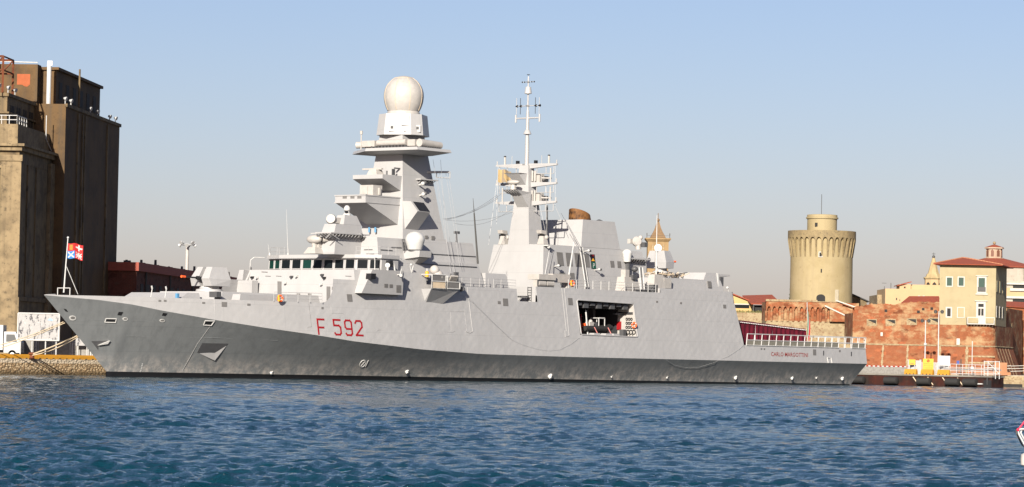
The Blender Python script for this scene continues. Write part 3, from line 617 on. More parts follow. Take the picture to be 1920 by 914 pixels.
# the platform with the decoy launcher, port side
m = MB(); m.loft([(50.2, -8.7, 8.6), (50.4, -8.9, 8.6), (53.2, -9.1, 8.7), (53.2, -8.7, 8.7)], [(49.7, -8.6, 10.3), (49.7, -10.3, 10.35), (54.9, -10.3, 10.45), (54.9, -8.6, 10.45)]); lp = P('launcher_sponson', m)
mm = MB()
def frame(a_, b_, z0, z1, y=-10.3, r=.06):
    mm.path([(a_, y, z0), (b_, y, z0), (b_, y, z1), (a_, y, z1), (a_, y, z0)], r)
frame(49.8, 52.3, 10.4, 11.95); frame(49.8, 52.3, 10.4, 11.2); frame(52.6, 54.8, 10.45, 11.2); mm.path([(49.75, -8.8, 11.95), (49.75, -10.3, 11.95)], .06); mm.path([(52.6, -10.3, 11.9), (52.6, -10.3, 10.4)], .06); mm.obj('guard_frame', M_WHITE, lp)
mm = MB(); mm.box((49.9, -10.28, 10.45), (52.2, -10.24, 11.15)); mm.mat(1).box((49.9, -10.28, 11.2), (52.2, -10.24, 11.9)); mm.mat(1).box((52.7, -10.28, 10.5), (54.7, -10.24, 11.15)); mm.obj('canvas_dodger', [M_TAN, M_VENT], lp)
mm = MB(); mm.ball((51.6, -9.7, 11.7), .75, 16, 10, (1, .8, 1.1)); mm.ball((51.2, -9.5, 12.5), .55); mm.box((51, -10, 10.4), (52, -9.2, 11.2))
for k in range(6): mm.tube((53.2+.22*k, -10.0, 11.3), (53.0+.22*k, -10.5, 11.9), .1)
mm.box((53.0, -10.0, 10.5), (54.5, -9.2, 11.4)); mm.obj('decoy_launcher', M_CREAM, lp, True)
mm = MB(); mm.box((52.9, -9.9, 11.5), (54.6, -9.1, 11.75)); mm.tube((54.0, -9.6, 10.4), (54.0, -9.6, 12.2), .08); mm.box((55.2, -9.3, 10.9), (55.8, -9.0, 12.4)); mm.obj('launcher_fittings', M_DARK, lp)
mm = MB(); mm.tube(lz(862, 534, -9.4), lz(868, 545, -9.6), .3, .35, 10); mm.obj('rubber_fender_drum', M_DARK, lp)
# block D on the hull top
m = MB(); m.fru(62.1, 66.9, -8.25, -4.5, 10.2, 62.6, 66.4, -7.8, -4.5, 12.55); P('ammunition_locker', m)
# ================================================================== main mast
def mw(z): t = (26.0-z)/9.2; return 2.02+1.15*t, 54.05-1.05*t, 58.7+1.75*t
m = MB()
def sq(z): h, a_, b_ = mw(z); return [(a_, -h, z), (a_, h, z), (b_, h, z), (b_, -h, z)]
m.loft(sq(15.9), sq(28.6)); mast = P('main_mast', m)
m = MB(); m.box((53.55, -3.3, 15.95), (60.9, 3.3, 16.4)); m.obj('mast_foot', M_GREY, mast)
def ledge(l0, yh, ztop, zlip, zroot, rim=.0):
    h, a_, b_ = mw(ztop); mm = MB()
    mm.loft([(l0, -yh, zlip), (l0, yh, zlip), (a_+.5, yh, zroot), (a_+.5, -yh, zroot)], [(l0, -yh, ztop), (l0, yh, ztop), (a_+.5, yh, ztop), (a_+.5, -yh, ztop)])
    return mm
m = ledge(47.35, 2.3, 20.95, 20.1, 17.45); pu = m.obj('radar_platform', M_GREY, mast)
m = MB(); m.box((47.25, -2.37, 20.05), (53.9, 2.37, 20.16)); m.box((47.27, -2.36, 20.85), (53.5, 2.36, 20.98)); m.obj('platform_rim', M_GREY, pu)
for px in (646, 660.5, 673.5): 
    y, z = at_l(px, 370, 47.3); mm = MB(); mm.slab([(47.34, y-.3, z-.15), (47.34, y+.3, z-.15), (47.34, y+.3, z+.15), (47.34, y-.3, z+.15)], (-1, 0, 0), 0, .03); mm.obj('hatch', M_VENT, pu)
m = MB(); c0 = Vector(yl_(697, 352, 50.2)); m.box((49.4, c0.y-.9, 21.0), (51.0, c0.y+1.1, 22.2)); m.box((49.32, c0.y-.1, 21.15), (49.4, c0.y+1.0, 22.1)); m.box((50.3, c0.y-1.1, 21.1), (50.6, c0.y-.9, 21.9)); m.tube((50.2, c0.y, 20.9), (50.2, c0.y, 21.1), .6); m.obj('antenna_box', M_CREAM, mast)
m = ledge(50.3, 2.25, 23.45, 22.98, 21.45); mp = m.obj('radar_platform', M_GREY, mast)
m = MB(); c0 = Vector(yl_(702, 321, 51.5)); m.fru(51.0, 52.4, c0.y-.8, c0.y+.8, 23.45, 51.2, 52.2, c0.y-.5, c0.y+.5, 24.1); m.box((51.55, c0.y-1.0, 24.1), (51.9, c0.y+1.9, 24.28)); m.obj('navigation_radar', M_CREAM, mast)
m = MB(); m.box((52.3, -2.0, 23.5), (52.8, -1.9, 24.2)); m.box((52.9, -1.9, 24.25), (53.9, -1.7, 24.4)); m.tube((51.8, -1.6, 23.45), (51.8, -1.6, 23.95), .09); m.obj('mast_fittings', M_DARK, mast)
# diamond-shaped side array, both sides
for sg in (-1, 1):
    m = MB(); sec = [(2.45, 20.55), (3.9, 20.5), (4.95, 19.35), (2.9, 17.1), (2.3, 17.3)]
    m.loft([(53.45, sg*y, z) for y, z in sec], [(55.75, sg*(y*1.0), z-.05) for y, z in sec]); da = m.obj('side_array_housing', M_GREY, mast)
    m = MB(); m.add([(53.75, sg*3.98, 20.46), (55.65, sg*3.98, 20.42), (55.65, sg*4.95, 19.37), (53.75, sg*4.95, 19.42)], [(0, 1, 2, 3)]); m.slab([(53.8, sg*3.95, 20.46), (55.7, sg*3.95, 20.42), (55.7, sg*4.9, 19.38), (53.8, sg*4.9, 19.43)], (0, sg, .9), 0, .03); m.obj('array_face', M_BLACK, da)
# top platform
h, la, lb = mw(26.2); tp = [(51.6, -4.6), (51.6, 3.4), (55.5, 6.6), (60.6, 4.4), (60.6, -4.6)]; 
tp = [(51.6, -6.3), (51.6, 1.6), (55.6, 7.0), (60, 4.6), (57.7, -6.35)]
m = MB(); m.loft([(a_, b_, 26.28) for a_, b_ in tp], [(a_*.98+56*.02, b_*.97, 26.62) for a_, b_ in tp]); m.loft([(a_, b_, 26.0) for a_, b_ in [(53.2, -3.2), (53.2, 1.8), (55.8, 3.6), (58.7, 3.05), (58.0, -3.2)]], [(a_, b_, 26.27) for a_, b_ in tp]); top = m.obj('top_platform', M_GREY, mast)
m = MB()
m.tube((53.2, -3.3, 27.3), (53.2, 1.0, 27.3), .36, .36, 16); m.obj('decoy_tube', M_CREAM, top, True)
m = MB(); m.tube((53.2, -5.2, 27.2), (57.0, -5.2, 27.1), .46, .40, 16); m.obj('decoy_tube', M_CREAM, top, True)
m = MB(); m.tube((54.4, 3.6, 27.25), (53.9, 4.9, 27.2), .4, .4, 16); m.obj('decoy_tube', M_CREAM, top, True)
m = MB(); m.box((53.6, -4.3, 26.95), (54.3, 2.0, 27.45)); m.box((52.9, 1.3, 26.9), (53.6, 3.2, 27.6)); m.box((53.1, -4.6, 26.85), (54.2, -3.5, 27.6)); m.box((53.4, -4.4, 26.7), (54.0, 3.0, 26.94)); m.tube((53.2, 3.6, 26.6), (53.2, 3.6, 28.4), .07); m.tube((53.2, 3.6, 28.4), (53.2, 3.6, 28.8), .16); m.obj('equipment_box', M_CREAM, top)
m = MB()
for k in range(9): m.box((53.3+.4*k, -5.5, 26.6), (53.45+.4*k, -4.9, 26.85))
m.obj('cradle', M_DARK, top); m = MB()
for k in range(11): m.box((52.9, -3.4+.5*k, 26.55), (53.4, -3.2+.5*k, 26.95))
m.obj('cradle', M_DARK, top)
# rotating radar cabin and radome
ang0 = math.radians(90-52)   # the cabin's faces are turned off the ship's axis
def octo(R, z):
    out = []
    for a_ in (163, 131.5, 71, 41, -17, -48.5, -109, -139):
        t = math.radians(a_); X, Yv = R*math.cos(t), -R*math.sin(t); out.append((56.45+X*AX[0]+Yv*AX[1], -(X*PX[0]+Yv*PX[1]), z))
    return out
m = MB(); m.loft(octo(3.2, 28.3), octo(2.9, 30.75)); cab = m.obj('radar_cabin', M_GREY, mast)
def wpt(px, py, dist):
    """a point on the ray at a given distance towards the camera from the mast axis"""
    cx, cy, _ = l2w(56.45, 0, 0); Yv = cy-dist; X, Z = at_Y(px, py, Yv); l, y = w2l(X, Yv); return Vector((l, y, Z))
nc = Vector((-AX[1], PX[1]*1.0, 0)); nc = Vector((w2l(BX, BY-1)[0], w2l(BX, BY-1)[1], 0))
def cabplate(x0, y0, x1, y1, d, name, mat, e=.05, prt=cab):
    mm = MB(); mm.slab([wpt(x0, y0, d), wpt(x1, y0, d), wpt(x1, y1, d), wpt(x0, y1, d)], nc, -.4, e); return mm.obj(name, mat, prt)
cabplate(728.5, 233, 741, 246.5, 2.62, 'array_panel', M_GREY); o = cabplate(732.5, 236.5, 737, 241, 2.7, 'sensor_eye', M_BLACK)
cabplate(752.5, 217.5, 768, 235.5, 2.85, 'array_panel', M_GREY); cabplate(776.5, 235, 788.5, 248, 2.45, 'array_panel', M_GREY); cabplate(780.5, 238, 785, 242.5, 2.53, 'sensor_eye', M_BLACK)
m = MB(); R0 = 2.34; cz = 33.0; prof = [(1.95, 30.76), (1.95, 31.0), (1.9, 31.05)]
z0_ = 31.55
prof = [(1.92, 30.76), (1.92, 31.0)]
for k in range(0, 25):
    t = -math.acos(min(1, 1.83/R0))+(math.pi/2+math.acos(1.83/R0))*k/24; prof.append((max(.001, R0*math.cos(t)), cz+R0*math.sin(t)*(1.26 if t < 0 else 1)))
m.lathe((56.45, 0, 0), prof, 48); rd = m.obj('radome', M_CREAM, mast, True)
m = MB()
for t in np.linspace(0, 2*math.pi, 9)[:-1]:
    pts = []
    for k in range(15):
        u = -.62+(1.1+.62)*k/14; pts.append((56.45+(R0+.005)*math.cos(u)*math.cos(t+.25), (R0+.005)*math.cos(u)*math.sin(t+.25), cz+(R0+.005)*math.sin(u)*(1.26 if u < 0 else 1)))
    m.path(pts, .035, 5)
ring = [(56.45+(R0+.005)*math.cos(1.1)*math.cos(t), (R0+.005)*math.cos(1.1)*math.sin(t), cz+(R0+.005)*math.sin(1.1)) for t in np.linspace(0, 2*math.pi, 33)]
m.path(ring, .035, 5); m.obj('seam', M_TAN, rd)
m = MB(); m.prism([(54.3, -2.1), (54.3, 2.1), (58.5, 2.1), (58.5, -2.1)], 28.61, [(54.5, -2), (54.5, 2), (58.3, 2), (58.3, -2)], 28.75); m.obj('neck_cap', M_DARK, mast)
# side lamps, small yard aft
for px, py in ((787, 347), (788, 367)):
    p_ = Vector(lz(px-1, py, -2.65)); mm = MB(); mm.tube(p_, p_+Vector((-.1, -.6, .1)), .1); mm.ball(p_+Vector((-.25, -.75, .12)), .24); mm.mat(1).ball(p_+Vector((.2, -.7, .25)), .22); mm.obj('mast_lamp', [M_WHITE, M_DARK], mast)
p_ = Vector(lz(779, 336.5, -2.3)); mm = MB(); mm.box((p_.x, -3.1, p_.z-.06), (p_.x+3.2, -2.2, p_.z+.06))
for k in range(6): mm.tube((p_.x+.3+.5*k, -3.1, p_.z), (p_.x+.3+.5*k, -2.3, p_.z-.5), .04)
mm.obj('lamp_platform', M_GREY, mast)
p_ = Vector(lz(803, 324, -2)); q_ = Vector(lz(844, 323, -4.2)); mm = MB(); mm.tube((58, -1.8, p_.z), q_, .16, .12); mm.tube(q_+Vector((-1.5, .8, 0)), q_+Vector((-1.5, .8, -.7)), .05); mm.tube(q_+Vector((-1.5, .8, -.7)), q_+Vector((0, 0, -.7)), .05); mm.tube(q_, q_+Vector((0, 0, -.75)), .05); mm.obj('signal_yard', M_GREY, mast)
# halyards down to the launcher platform
mm = MB()
for a_, b_ in (((818, 322), (846, 515)), ((824, 322), (853, 515)), ((836, 325), (862, 500)), ((841, 325), (866, 500)), ((812, 300), (824, 380)), ((826, 300), (838, 460))):
    mm.tube(lz(*a_, -3.5), lz(*b_, -8.4), .015, .015, 4)
mm.obj('halyard', M_GREY, mast)
# whip aft of the mast deckhouse, wind vane mast
mm = MB(); a_ = Vector(lz(896, 495, -7.2)); b_ = Vector(lz(889, 400, -7.2)); c_ = Vector(lz(887, 372, -7.2)); mm.tube(a_, b_, .12, .08); mm.tube(b_, c_, .05, .02); P('whip_antenna', mm, M_STEELD)
mm = MB(); a_ = Vector(lz(856, 456, -5.5)); b_ = Vector(lz(856, 434, -5.5)); mm.tube(a_, b_, .14, .06); mm.box((b_.x-.4, -5.6, b_.z-.3), (b_.x+.5, -5.4, b_.z)); P('sensor_post', mm, M_DARK)
# ================================================================== aft superstructure
yE = lambda l, z: -(3.42+(20-z)*.125)
hE = lambda z: 3.42+(20-z)*.125
m = MB()
def poly_lz(pts): return [(l, -hE(z), z) for l, z in pts], [(l, hE(z), z) for l, z in pts]
a_, b_ = poly_lz([(77.6, 9.2), (78.75, 16.6), (95.2, 16.6), (96.0, 10.2)]); m.loft(a_, b_); aft = P('aft_deckhouse', m)
m = MB(); m.loft([(86.4, -hE(16.6), 16.61), (86.4, hE(16.6), 16.61), (94.55, hE(16.6), 16.61), (94.55, -hE(16.6), 16.61)], [(87.25, -3.42, 20.0), (87.25, 3.42, 20.0), (93.9, 3.42, 20.0), (93.9, -3.42, 20.0)]); fun = P('funnel', m)
m = MB(); m.slab([(86.42, -hE(16.6)-.0, 16.56), (94.6, -hE(16.6), 16.56), (94.6, -hE(16.6), 16.62), (86.42, -hE(16.6), 16.62)], (0, -1, 0), 0, .03); m.obj('plate_seam', M_GREY, fun)
m = MB(); c0 = (91.2, 0); n_ = 24
bot = [(c0[0]+1.6*math.cos(t), 1.35*math.sin(t), 19.9) for t in [2*math.pi*k/n_ for k in range(n_)]]
top = [(c0[0]-.1+1.5*math.cos(t), 1.25*math.sin(t), 21.05-.5*math.cos(t)) for t in [2*math.pi*k/n_ for k in range(n_)]]
m.loft(bot, top, cap=False); inn = [(c0[0]-.1+1.38*math.cos(t), 1.13*math.sin(t), 21.0-.5*math.cos(t)) for t in [2*math.pi*k/n_ for k in range(n_)]]
lowr = [(c0[0]+1.3*math.cos(t), 1.1*math.sin(t), 20.1) for t in [2*math.pi*k/n_ for k in range(n_)]]; m.loft(top, inn, cap=False); m.mat(1).loft(lowr, inn, cap=False).add(lowr, [tuple(range(n_))]); m.obj('exhaust_pipe', [M_RUSTX, M_BLACK], fun, True)
m = MB(); m.lathe((93.2, -1.5, 19.95), [(.4, 0), (.45, .2), (.1, .35)], 14); m.obj('vent_cap', M_DARK, fun)
# louvres
for pix in ([(1043.3, 473), (1054.5, 474), (1057.5, 499), (1046, 498.5)], [(1060, 474), (1071.5, 475), (1074, 500), (1063, 499.5)], [(1076.3, 474.8), (1088, 475.8), (1091, 501), (1079.5, 500.5)], [(1092, 476), (1103.5, 476.8), (1106.3, 502), (1095, 501.5)],
            [(1048.5, 511), (1059.5, 511.5), (1061.5, 535), (1050.5, 535)], [(1067, 512), (1076.5, 512.3), (1079, 533), (1069, 533)], [(1143.6, 489.3), (1151, 489.8), (1152.3, 502.3), (1145.3, 502)], [(1157, 490), (1164, 490.5), (1165.2, 503), (1158, 502.7)]):
    o = plate_y(pix, yE, M_VENT, 'louvre', aft, d=.03)
# status board: red, orange and the letter P
def board(pix, mat, d): return plate_y(pix, yE, mat, 'status_board', aft, d=d)
o = board([(1106.3, 477), (1114.3, 477.5), (1116.8, 504.5), (1108.8, 504.2)], M_BLACK, .06)
for pix, mt in (([(1107.5, 478), (1113.3, 478.3), (1110.8, 484.3), (1110.6, 484.3)], M_RED), ([(1108.3, 489.8), (1114.6, 490), (1111.4, 484.6), (1111, 484.6)], M_YEL), ([(1108.6, 491.5), (1115.8, 492), (1116.8, 504), (1109.4, 503.7)], plain('signal_green', (.005, .06, .035), .5))):
    plate_y(pix, yE, mt, 'signal_panel', o, d=.075, d0=.05)
text_on('P', 1110.8, 502.3, 1114.3, 8.2, M_WHITE, 'signal_letter', yE, o, Vector((0, -1, 0)), .1)
def pole(a, b, r, mat, name, parent=ship): mm = MB(); mm.tube(a, b, r, r*.7); return mm.obj(name, mat, parent)
# ducts running down the side, stays and derricks
for dx in (0, 3.4, 5.2): 
    mm = MB(); a_ = Vector(hit(1084+dx, 464, yE)); b_ = Vector(hit(1095.5+dx, 539, yE)); mm.tube(a_+Vector((0, -.25, 0)), b_+Vector((0, -.25, 0)), .06 if dx else .08, None, 6); mm.obj('pipe_run', M_WHITE if dx != 3.4 else M_DARK, aft)
for a_, b_, r_ in (((1076, 455), (1066, 521), .11), ((1030, 470), (1022, 515), .06), ((1036, 470), (1024, 512), .03), ((1063, 418), (1090, 466), .03), ((1052, 400), (1085, 462), .03)):
    pole(lz(*b_, -6.8 if r_ > .05 else -5), lz(*a_, -5.5 if r_ > .05 else -4.2), r_, M_WHITE if r_ > .05 else M_WIRE, 'derrick_boom' if r_ > .05 else 'stay')
m = MB(); p_ = Vector(lz(1064, 531, -7.2)); m.fru(p_.x-.6, p_.x+.9, -7.6, -6.4, 10.2, p_.x-.2, p_.x+.5, -7.3, -6.7, p_.z+.8); P('derrick_base', m, M_CREAM)
for px, py in ((1038.5, 500), (1115, 507), (1095, 472)):
    a_ = Vector(hit(px, py, yE)); mm = MB(); mm.tube(a_, a_+Vector((-.1, -.7, .1)), .07); mm.ball(a_+Vector((-.2, -.85, .1)), .16); mm.mat(1).box(a_+Vector((.05, -.9, -.05)), a_+Vector((.3, -.65, .2))); mm.obj('floodlight', [M_WHITE, M_DARK], aft)
# small tracking radars either side of the mast foot
for px, py, y in ((945, 440, 2.2), (1018, 440, -4.2)):
    p_ = Vector(yl_(px, py, 79.2)); mm = MB(); mm.fru(p_.x-.5, p_.x+.5, p_.y-.5, p_.y+.5, 16.6, p_.x-.3, p_.x+.3, p_.y-.3, p_.y+.3, p_.z-.2); mm.loft([(p_.x-.7, p_.y-.35, p_.z+.1), (p_.x+.3, p_.y-.35, p_.z-.05), (p_.x+.3, p_.y+.4, p_.z-.05), (p_.x-.7, p_.y+.4, p_.z+.1)], [(p_.x-.8, p_.y-.35, p_.z+.5), (p_.x+.2, p_.y-.35, p_.z+.45), (p_.x+.2, p_.y+.4, p_.z+.45), (p_.x-.8, p_.y+.4, p_.z+.5)]); mm.ball((p_.x+.3, p_.y-.3, p_.z-.35), .28); mm.mat(1).box((p_.x-.1, p_.y+.2, p_.z-.6), (p_.x+.6, p_.y+.7, p_.z)); mm.obj('tracking_radar', [M_CREAM, M_DARK], aft)
mm = MB(); p_ = Vector(lz(1029, 461, -4.4)); mm.box((p_.x-.4, -4.6, p_.z-.05), (p_.x+.4, -3.8, p_.z+.1)); mm.ball((p_.x, -4.4, p_.z-.15), .22); mm.obj('floodlight', M_WHITE, aft)
# raft racks and boxes at the front on the port side
mm = MB(); mm.box((72.2, -8.3, 12.1), (75.5, -6.6, 12.75)); mm.mat(1).box((72.1, -8.2, 11.3), (75.2, -8.1, 12.1)); mm.mat(0)
for k in range(2): mm.tube((72.3+1.6*k, -7.8, 11.65), (73.7+1.6*k, -7.8, 11.65), .5, .5, 12)
mm.box((75.6, -7.8, 11.9), (79.0, -7.0, 12.9)); mm.obj('liferaft_rack', [M_CREAM, M_DARK], ship)
mm = MB(); a_ = Vector((70.9, -7.9, 9.15)); 
for s_ in (0, .55): mm.tube((71.02, -8.1+s_, 9.1), (71.02, -8.1+s_, 11.2), .05)
for k in range(7): mm.tube((71.02, -8.1, 9.3+.3*k), (71.02, -7.55, 9.3+.3*k), .04)
mm.box((69.9, -8.1, 9.9), (70.6, -6.9, 10.1)); mm.obj('ladder', M_DARK, ship)
railing([(77.5, -8.68, 11.22), (95.6, -8.68, 11.22)], 1.05, 11, M_WHITE, 'guard_rail', .028, 3)
railing([(63, -8.7, 10.86), (67.2, -8.7, 10.86)], 1.0, 3, M_GREY, 'guard_rail', .022, 3); railing([(55.5, -8.7, 10.86), (62, -8.7, 10.86)], 1.0, 4, M_GREY, 'guard_rail', .02, 3)
# ---- aft mast
m = MB(); m.loft([(78.65, -1.75, 15.5), (78.65, 1.75, 15.5), (81.9, 1.75, 15.5), (81.9, -1.75, 15.5)], [(79.55, -.66, 26.3), (79.55, .66, 26.3), (80.65, .66, 26.3), (80.65, -.66, 26.3)]); am = P('aft_mast', m)
m = MB(); m.lathe((80.1, 0, 0), [(.27, 26.2), (.25, 29.3), (.21, 30.0), (.19, 32.6)], 16); m.lathe((80.1, 0, 0), [(.2, 30.7), (.3, 30.65), (.52, 30.15), (.2, 30.1)], 20)
m.obj('pole_mast', M_GREY, am, True)
Z = lambda py: at_y(990, py, 0)[1]
m = MB(); z0 = Z(222); m.lathe((80.1, 0, 0), [(.2, Z(232)), (.17, Z(210)), (.11, Z(206)), (.09, Z(150)), (.06, Z(143))], 12); m.lathe((80.1, 0, 0), [(.12, Z(201)), (.3, Z(198)), (.12, Z(197))], 12); m.lathe((80.1, 0, 0), [(.15, Z(177)), (.46, Z(176)), (.34, Z(163.5)), (.12, Z(163))], 12); m.lathe((80.1, 0, 0), [(.1, Z(156)), (.28, Z(153.5)), (.1, Z(153))], 12); m.mat(1).lathe((80.1, 0, 0), [(.05, Z(141.5)), (.2, Z(140.5)), (.2, Z(140))], 12)
m.obj('topmast', [M_GREY, M_BLACK], am)
def cross(py, dpx, r, tip, name):
    """a cross arm square to the ship with something at each end"""
    mm = MB(); zz = Z(py)
    for sg in (-1, 1):
        yy = sg*dpx/12.0*1.0
        mm.mat(0).tube((80.1, 0, zz), (80.1, yy, zz), r, r*.8)
        tip(mm, yy, zz)
    mm.obj(name, [M_GREY, M_BLACK], am)
def t1(mm, y, z):
    mm.tube((80.1, y, z-1.0), (80.1, y, z+1.0), .035); mm.mat(1).tube((80.1, y-.16, z), (80.1, y+.16, z), .17, .05, 8)
def t1b(mm, y, z): t1(mm, y, z); t1(mm, y*.66, z)
def t2(mm, y, z): mm.tube((80.1, y, z-.5), (80.1, y, z+.45), .12); 
def t3(mm, y, z): mm.mat(1).ball((80.1, y, z), .1, 8, 6); mm.ball((80.1, y*.6, z), .1, 8, 6)
cross(199, 21, .05, t1b, 'direction_finder'); cross(222, 22, .11, t2, 'cross_arm'); cross(154, 11, .04, t3, 'wind_sensor')
# three pairs of yards
for py, yw_, dz in ((311, 4.6, 0), (346, 4.6, 0), (381, 4.6, 0)):
    zz = Z(py); mm = MB()
    for sg in (-1, 1):
        h0 = .75
        mm.loft([(79.85, sg*.5, zz-.42), (80.35, sg*.5, zz-.42), (80.35, sg*.5, zz+.22), (79.85, sg*.5, zz+.22)], [(79.95, sg*4.7, zz-.05), (80.25, sg*4.7, zz-.05), (80.25, sg*4.7, zz+.16), (79.95, sg*4.7, zz+.16)])
        mm.tube((80.1, sg*1.2, zz-1.05), (80.1, sg*4.2, zz-1.05), .045)
        for q_ in (1.6, 3.0, 4.2): mm.tube((80.1, sg*q_, zz-1.05), (80.1, sg*q_, zz-.1), .05)
    mm.obj('yard', M_GREY, am)
    for sg in (-1, 1):
        mm = MB()
        if py < 320: mm.tube((80.1, sg*3.4, zz+.1), (80.1, sg*3.4, zz+1.1), .13); mm.mat(1).tube((80.1, sg*3.4, zz+1.1), (80.1, sg*3.4, zz+1.25), .15); mm.obj('yard_antenna', [M_CREAM, M_BLACK], am); mm = MB(); mm.mat(1).box((79.9, sg*1.4-.15, zz+.1), (80.3, sg*1.4+.15, zz+.6)); mm.mat(0)
        else: mm.tube((80.1, sg*3.7, zz+.1), (80.1, sg*3.7, zz+1.9), .09)
        mm.obj('yard_antenna', [M_CREAM, M_BLACK], am); mm = MB(); mm.tube((80.1, sg*4.6, zz+.1), (80.1, sg*4.6, zz+.6), .06); mm.obj('yard_lamp', M_CREAM, am); mm = MB(); mm.tube((80.1, sg*2.3, zz+.2), (80.1, sg*2.3, zz+1.2), .03); mm.obj('yard_antenna', [M_CREAM, M_BLACK], am)
mm = MB()
for a_, b_, y_ in (((931, 345), (916, 460), 3.5), ((934, 312), (931, 420), 4), ((1041, 312), (1041, 385), -4.4), ((1024, 352), (1024, 420), -3.5), ((1040, 385), (1052, 412), -4), ((1012, 385), (1030, 470), -3.4)): mm.tube(lz(*a_, y_), lz(*b_, y_), .016, None, 4)
mm.obj('halyard', M_LROPE, am)
# radar platform on the fore side with its scanner
zp = Z(366); m = MB(); m.loft([(77.9, -1.1, zp-.2), (77.9, .5, zp-.2), (79.4, .6, zp-1.9), (79.4, -1.2, zp-1.9)], [(76.6, -1.25, zp+.45), (76.6, .95, zp+.45), (79.5, .95, zp+.2), (79.5, -1.25, zp+.2)])
for k in range(6): m.tube((76.65, -1.1+.4*k, zp+.35), (77.6, -1.0+.36*k, zp), .05, None, 5)
pf = m.obj('scanner_platform', M_GREY, am)
m = MB(); m.tube((77.6, .1, zp+.4), (77.6, .1, zp+1.1), .38, .26, 12); m.ball((77.6, .1, zp+1.4), 1, 20, 10, (.42, .95, .3)); m.obj('radar_scanner', M_CREAM, pf, True)
m = MB(); z2 = Z(329); m.loft([(78.1, -.4, z2), (78.1, 1.6, z2), (79.5, .6, z2-1.4), (79.5, -.5, z2-1.4)], [(77.9, -.6, z2+.15), (77.9, 1.9, z2+.15), (79.6, .7, z2+.15), (79.6, -.6, z2+.15)]); m.obj('lamp_platform', M_GREY, am)
for py, h_ in ((335, 1.5), (372, 1.3)):
    m = MB(); zz = Z(py); m.box((80.3, -1.9, zz-.7), (81.2, -.7, zz+.6)); m.tube((80, -1.4, zz-.4), (80, -1.4, zz+.9), .12); m.tube((80, -1.0, zz-.4), (80, -1.0, zz+.9), .12); m.tube((80.2, -2.2, zz), (81.0, -3.2, zz), .1); m.mat(1).box((81.1, -2.1, zz-.5), (81.8, -1.2, zz+.3)); m.mat(0); m.obj('mast_box', [M_CREAM, M_DARK], am)
m = MB(); a_ = Vector(lz(1019, 452, -3.0)); b_ = Vector(lz(1013, 390, -2.6)); m.tube((81.9, -1.9, 16.6), (81.9, -1.9, 21.5), .16, .1); m.obj('whip_antenna', M_DARK, ship)
# wires between the two masts
def cate(a, b, sag, n=10): return [Vector(a).lerp(Vector(b), i/n)+Vector((0, 0, -4*sag*(i/n)*(1-i/n))) for i in range(n+1)]
mm = MB()
for (p0, y0), (p1, y1), sg in (((( 830, 411), -3), ((934, 372), 3), .5), (((836, 413), -3), ((940, 364), 2.5), .5), (((852, 419), -3), ((960, 392), 1), .9), (((836, 413), -3), ((962, 398), 1), .5), (((833, 412), -3), ((932, 366), 3.4), .5)):
    mm.path(cate(lz(*p0, y0), lz(*p1, y1), sg), .02, 4)
mm.obj('wire_aerial', M_STAY, ship)
# ---- block between the funnel and the hangar: second director, decoys, crane boxes
m = MB(); m.fru(95.6, 100.2, -4.3, 2.3, 11.2, 96.2, 99.8, -4.0, 2.0, 15.4); dh = P('director_house', m)
zt = at_y(1200, 471, -3)[1]; m = MB(); m.box((95.2, -4.8, 15.41), (99.9, 2.6, 15.6))
for k in range(8): m.tube((95.4+.55*k, -4.75, 15.42), (95.6+.55*k, -4.1, 14.9), .07, None, 5)
m.fru(95.6, 99.4, -4.1, 1.5, 15.61, 95.8, 99.1, -3.9, 1.3, 16.5); m.obj('bracketed_platform', M_GREY, dh)
c0 = Vector(lz(1195, 453, -1.5)); m = MB(); m.tube((c0.x+.2, -1.5, 16.9), (c0.x+.1, -1.5, c0.z), .4, .3, 10); m.lathe(c0, [(.1, -.45), (.6, -.38), (.66, 0), (.5, .2), (.1, .25)], 20, (-.5, -.8, .15)); m.box(c0+Vector((-.8, .5, -.3)), c0+Vector((-.2, 1.0, .3))); m.ball(c0+Vector((.4, -.2, .5)), .3); m.mat(1).box(c0+Vector((.5, -.8, -.7)), c0+Vector((1.2, .1, -.1))); m.obj('fire_control_radar', [M_CREAM, M_DARK], dh, True)
c0 = Vector(lz(1176, 478, -4.4)); dome((c0.x, -4.4, c0.z+.1), .62, c0.z-.95, dh); m = MB(); m.tube((c0.x+.3, -4.3, 10.3), (c0.x+.3, -4.3, c0.z-1.0), .3); m.box((c0.x-.2, -4.8, 10.3), (c0.x+.1, -4.5, c0.z-1.1)); m.obj('dome_post', M_DARK, dh)
m = MB(); m.ball(lz(1190, 505, -5), .45, 16, 10, (1, 1, .8)); P('winch_drum', m, M_DARK, smooth=True)
m = MB(); a_ = lz(1167, 520, -7.6); m.fru(89.6, 93.4, -8.2, -6.6, 10.2, 89.9, 92.6, -8.0, -6.9, 13.0); m.box((90.2, -7.9, 13.0), (91.0, -7.2, 13.9)); P('crane_cabinet', m, M_CREAM)
m = MB(); m.slab([hit(1183, 516, lambda l, z: -8.0), hit(1191, 516.5, lambda l, z: -8.0), hit(1191.5, 525, lambda l, z: -8.0), hit(1183.5, 524.5, lambda l, z: -8.0)], (0, -1, 0), -.5, .3); P('control_box', m, M_DARK)
m = MB(); m.box((92.0, -8.2, 11.3), (95.2, -7.4, 11.5)); m.box((95.5, -8.4, 10.25), (96.4, -7.2, 12.2)); P('deck_fittings', m, M_DARK)
for k in range(3): 
    m = MB(); m.tube((93.8+.35*k, -7.9, 10.3), (93.5+.35*k, -7.6, 14.3), .08); P('pipe_run', m, M_WHITE if k != 1 else M_DARK)
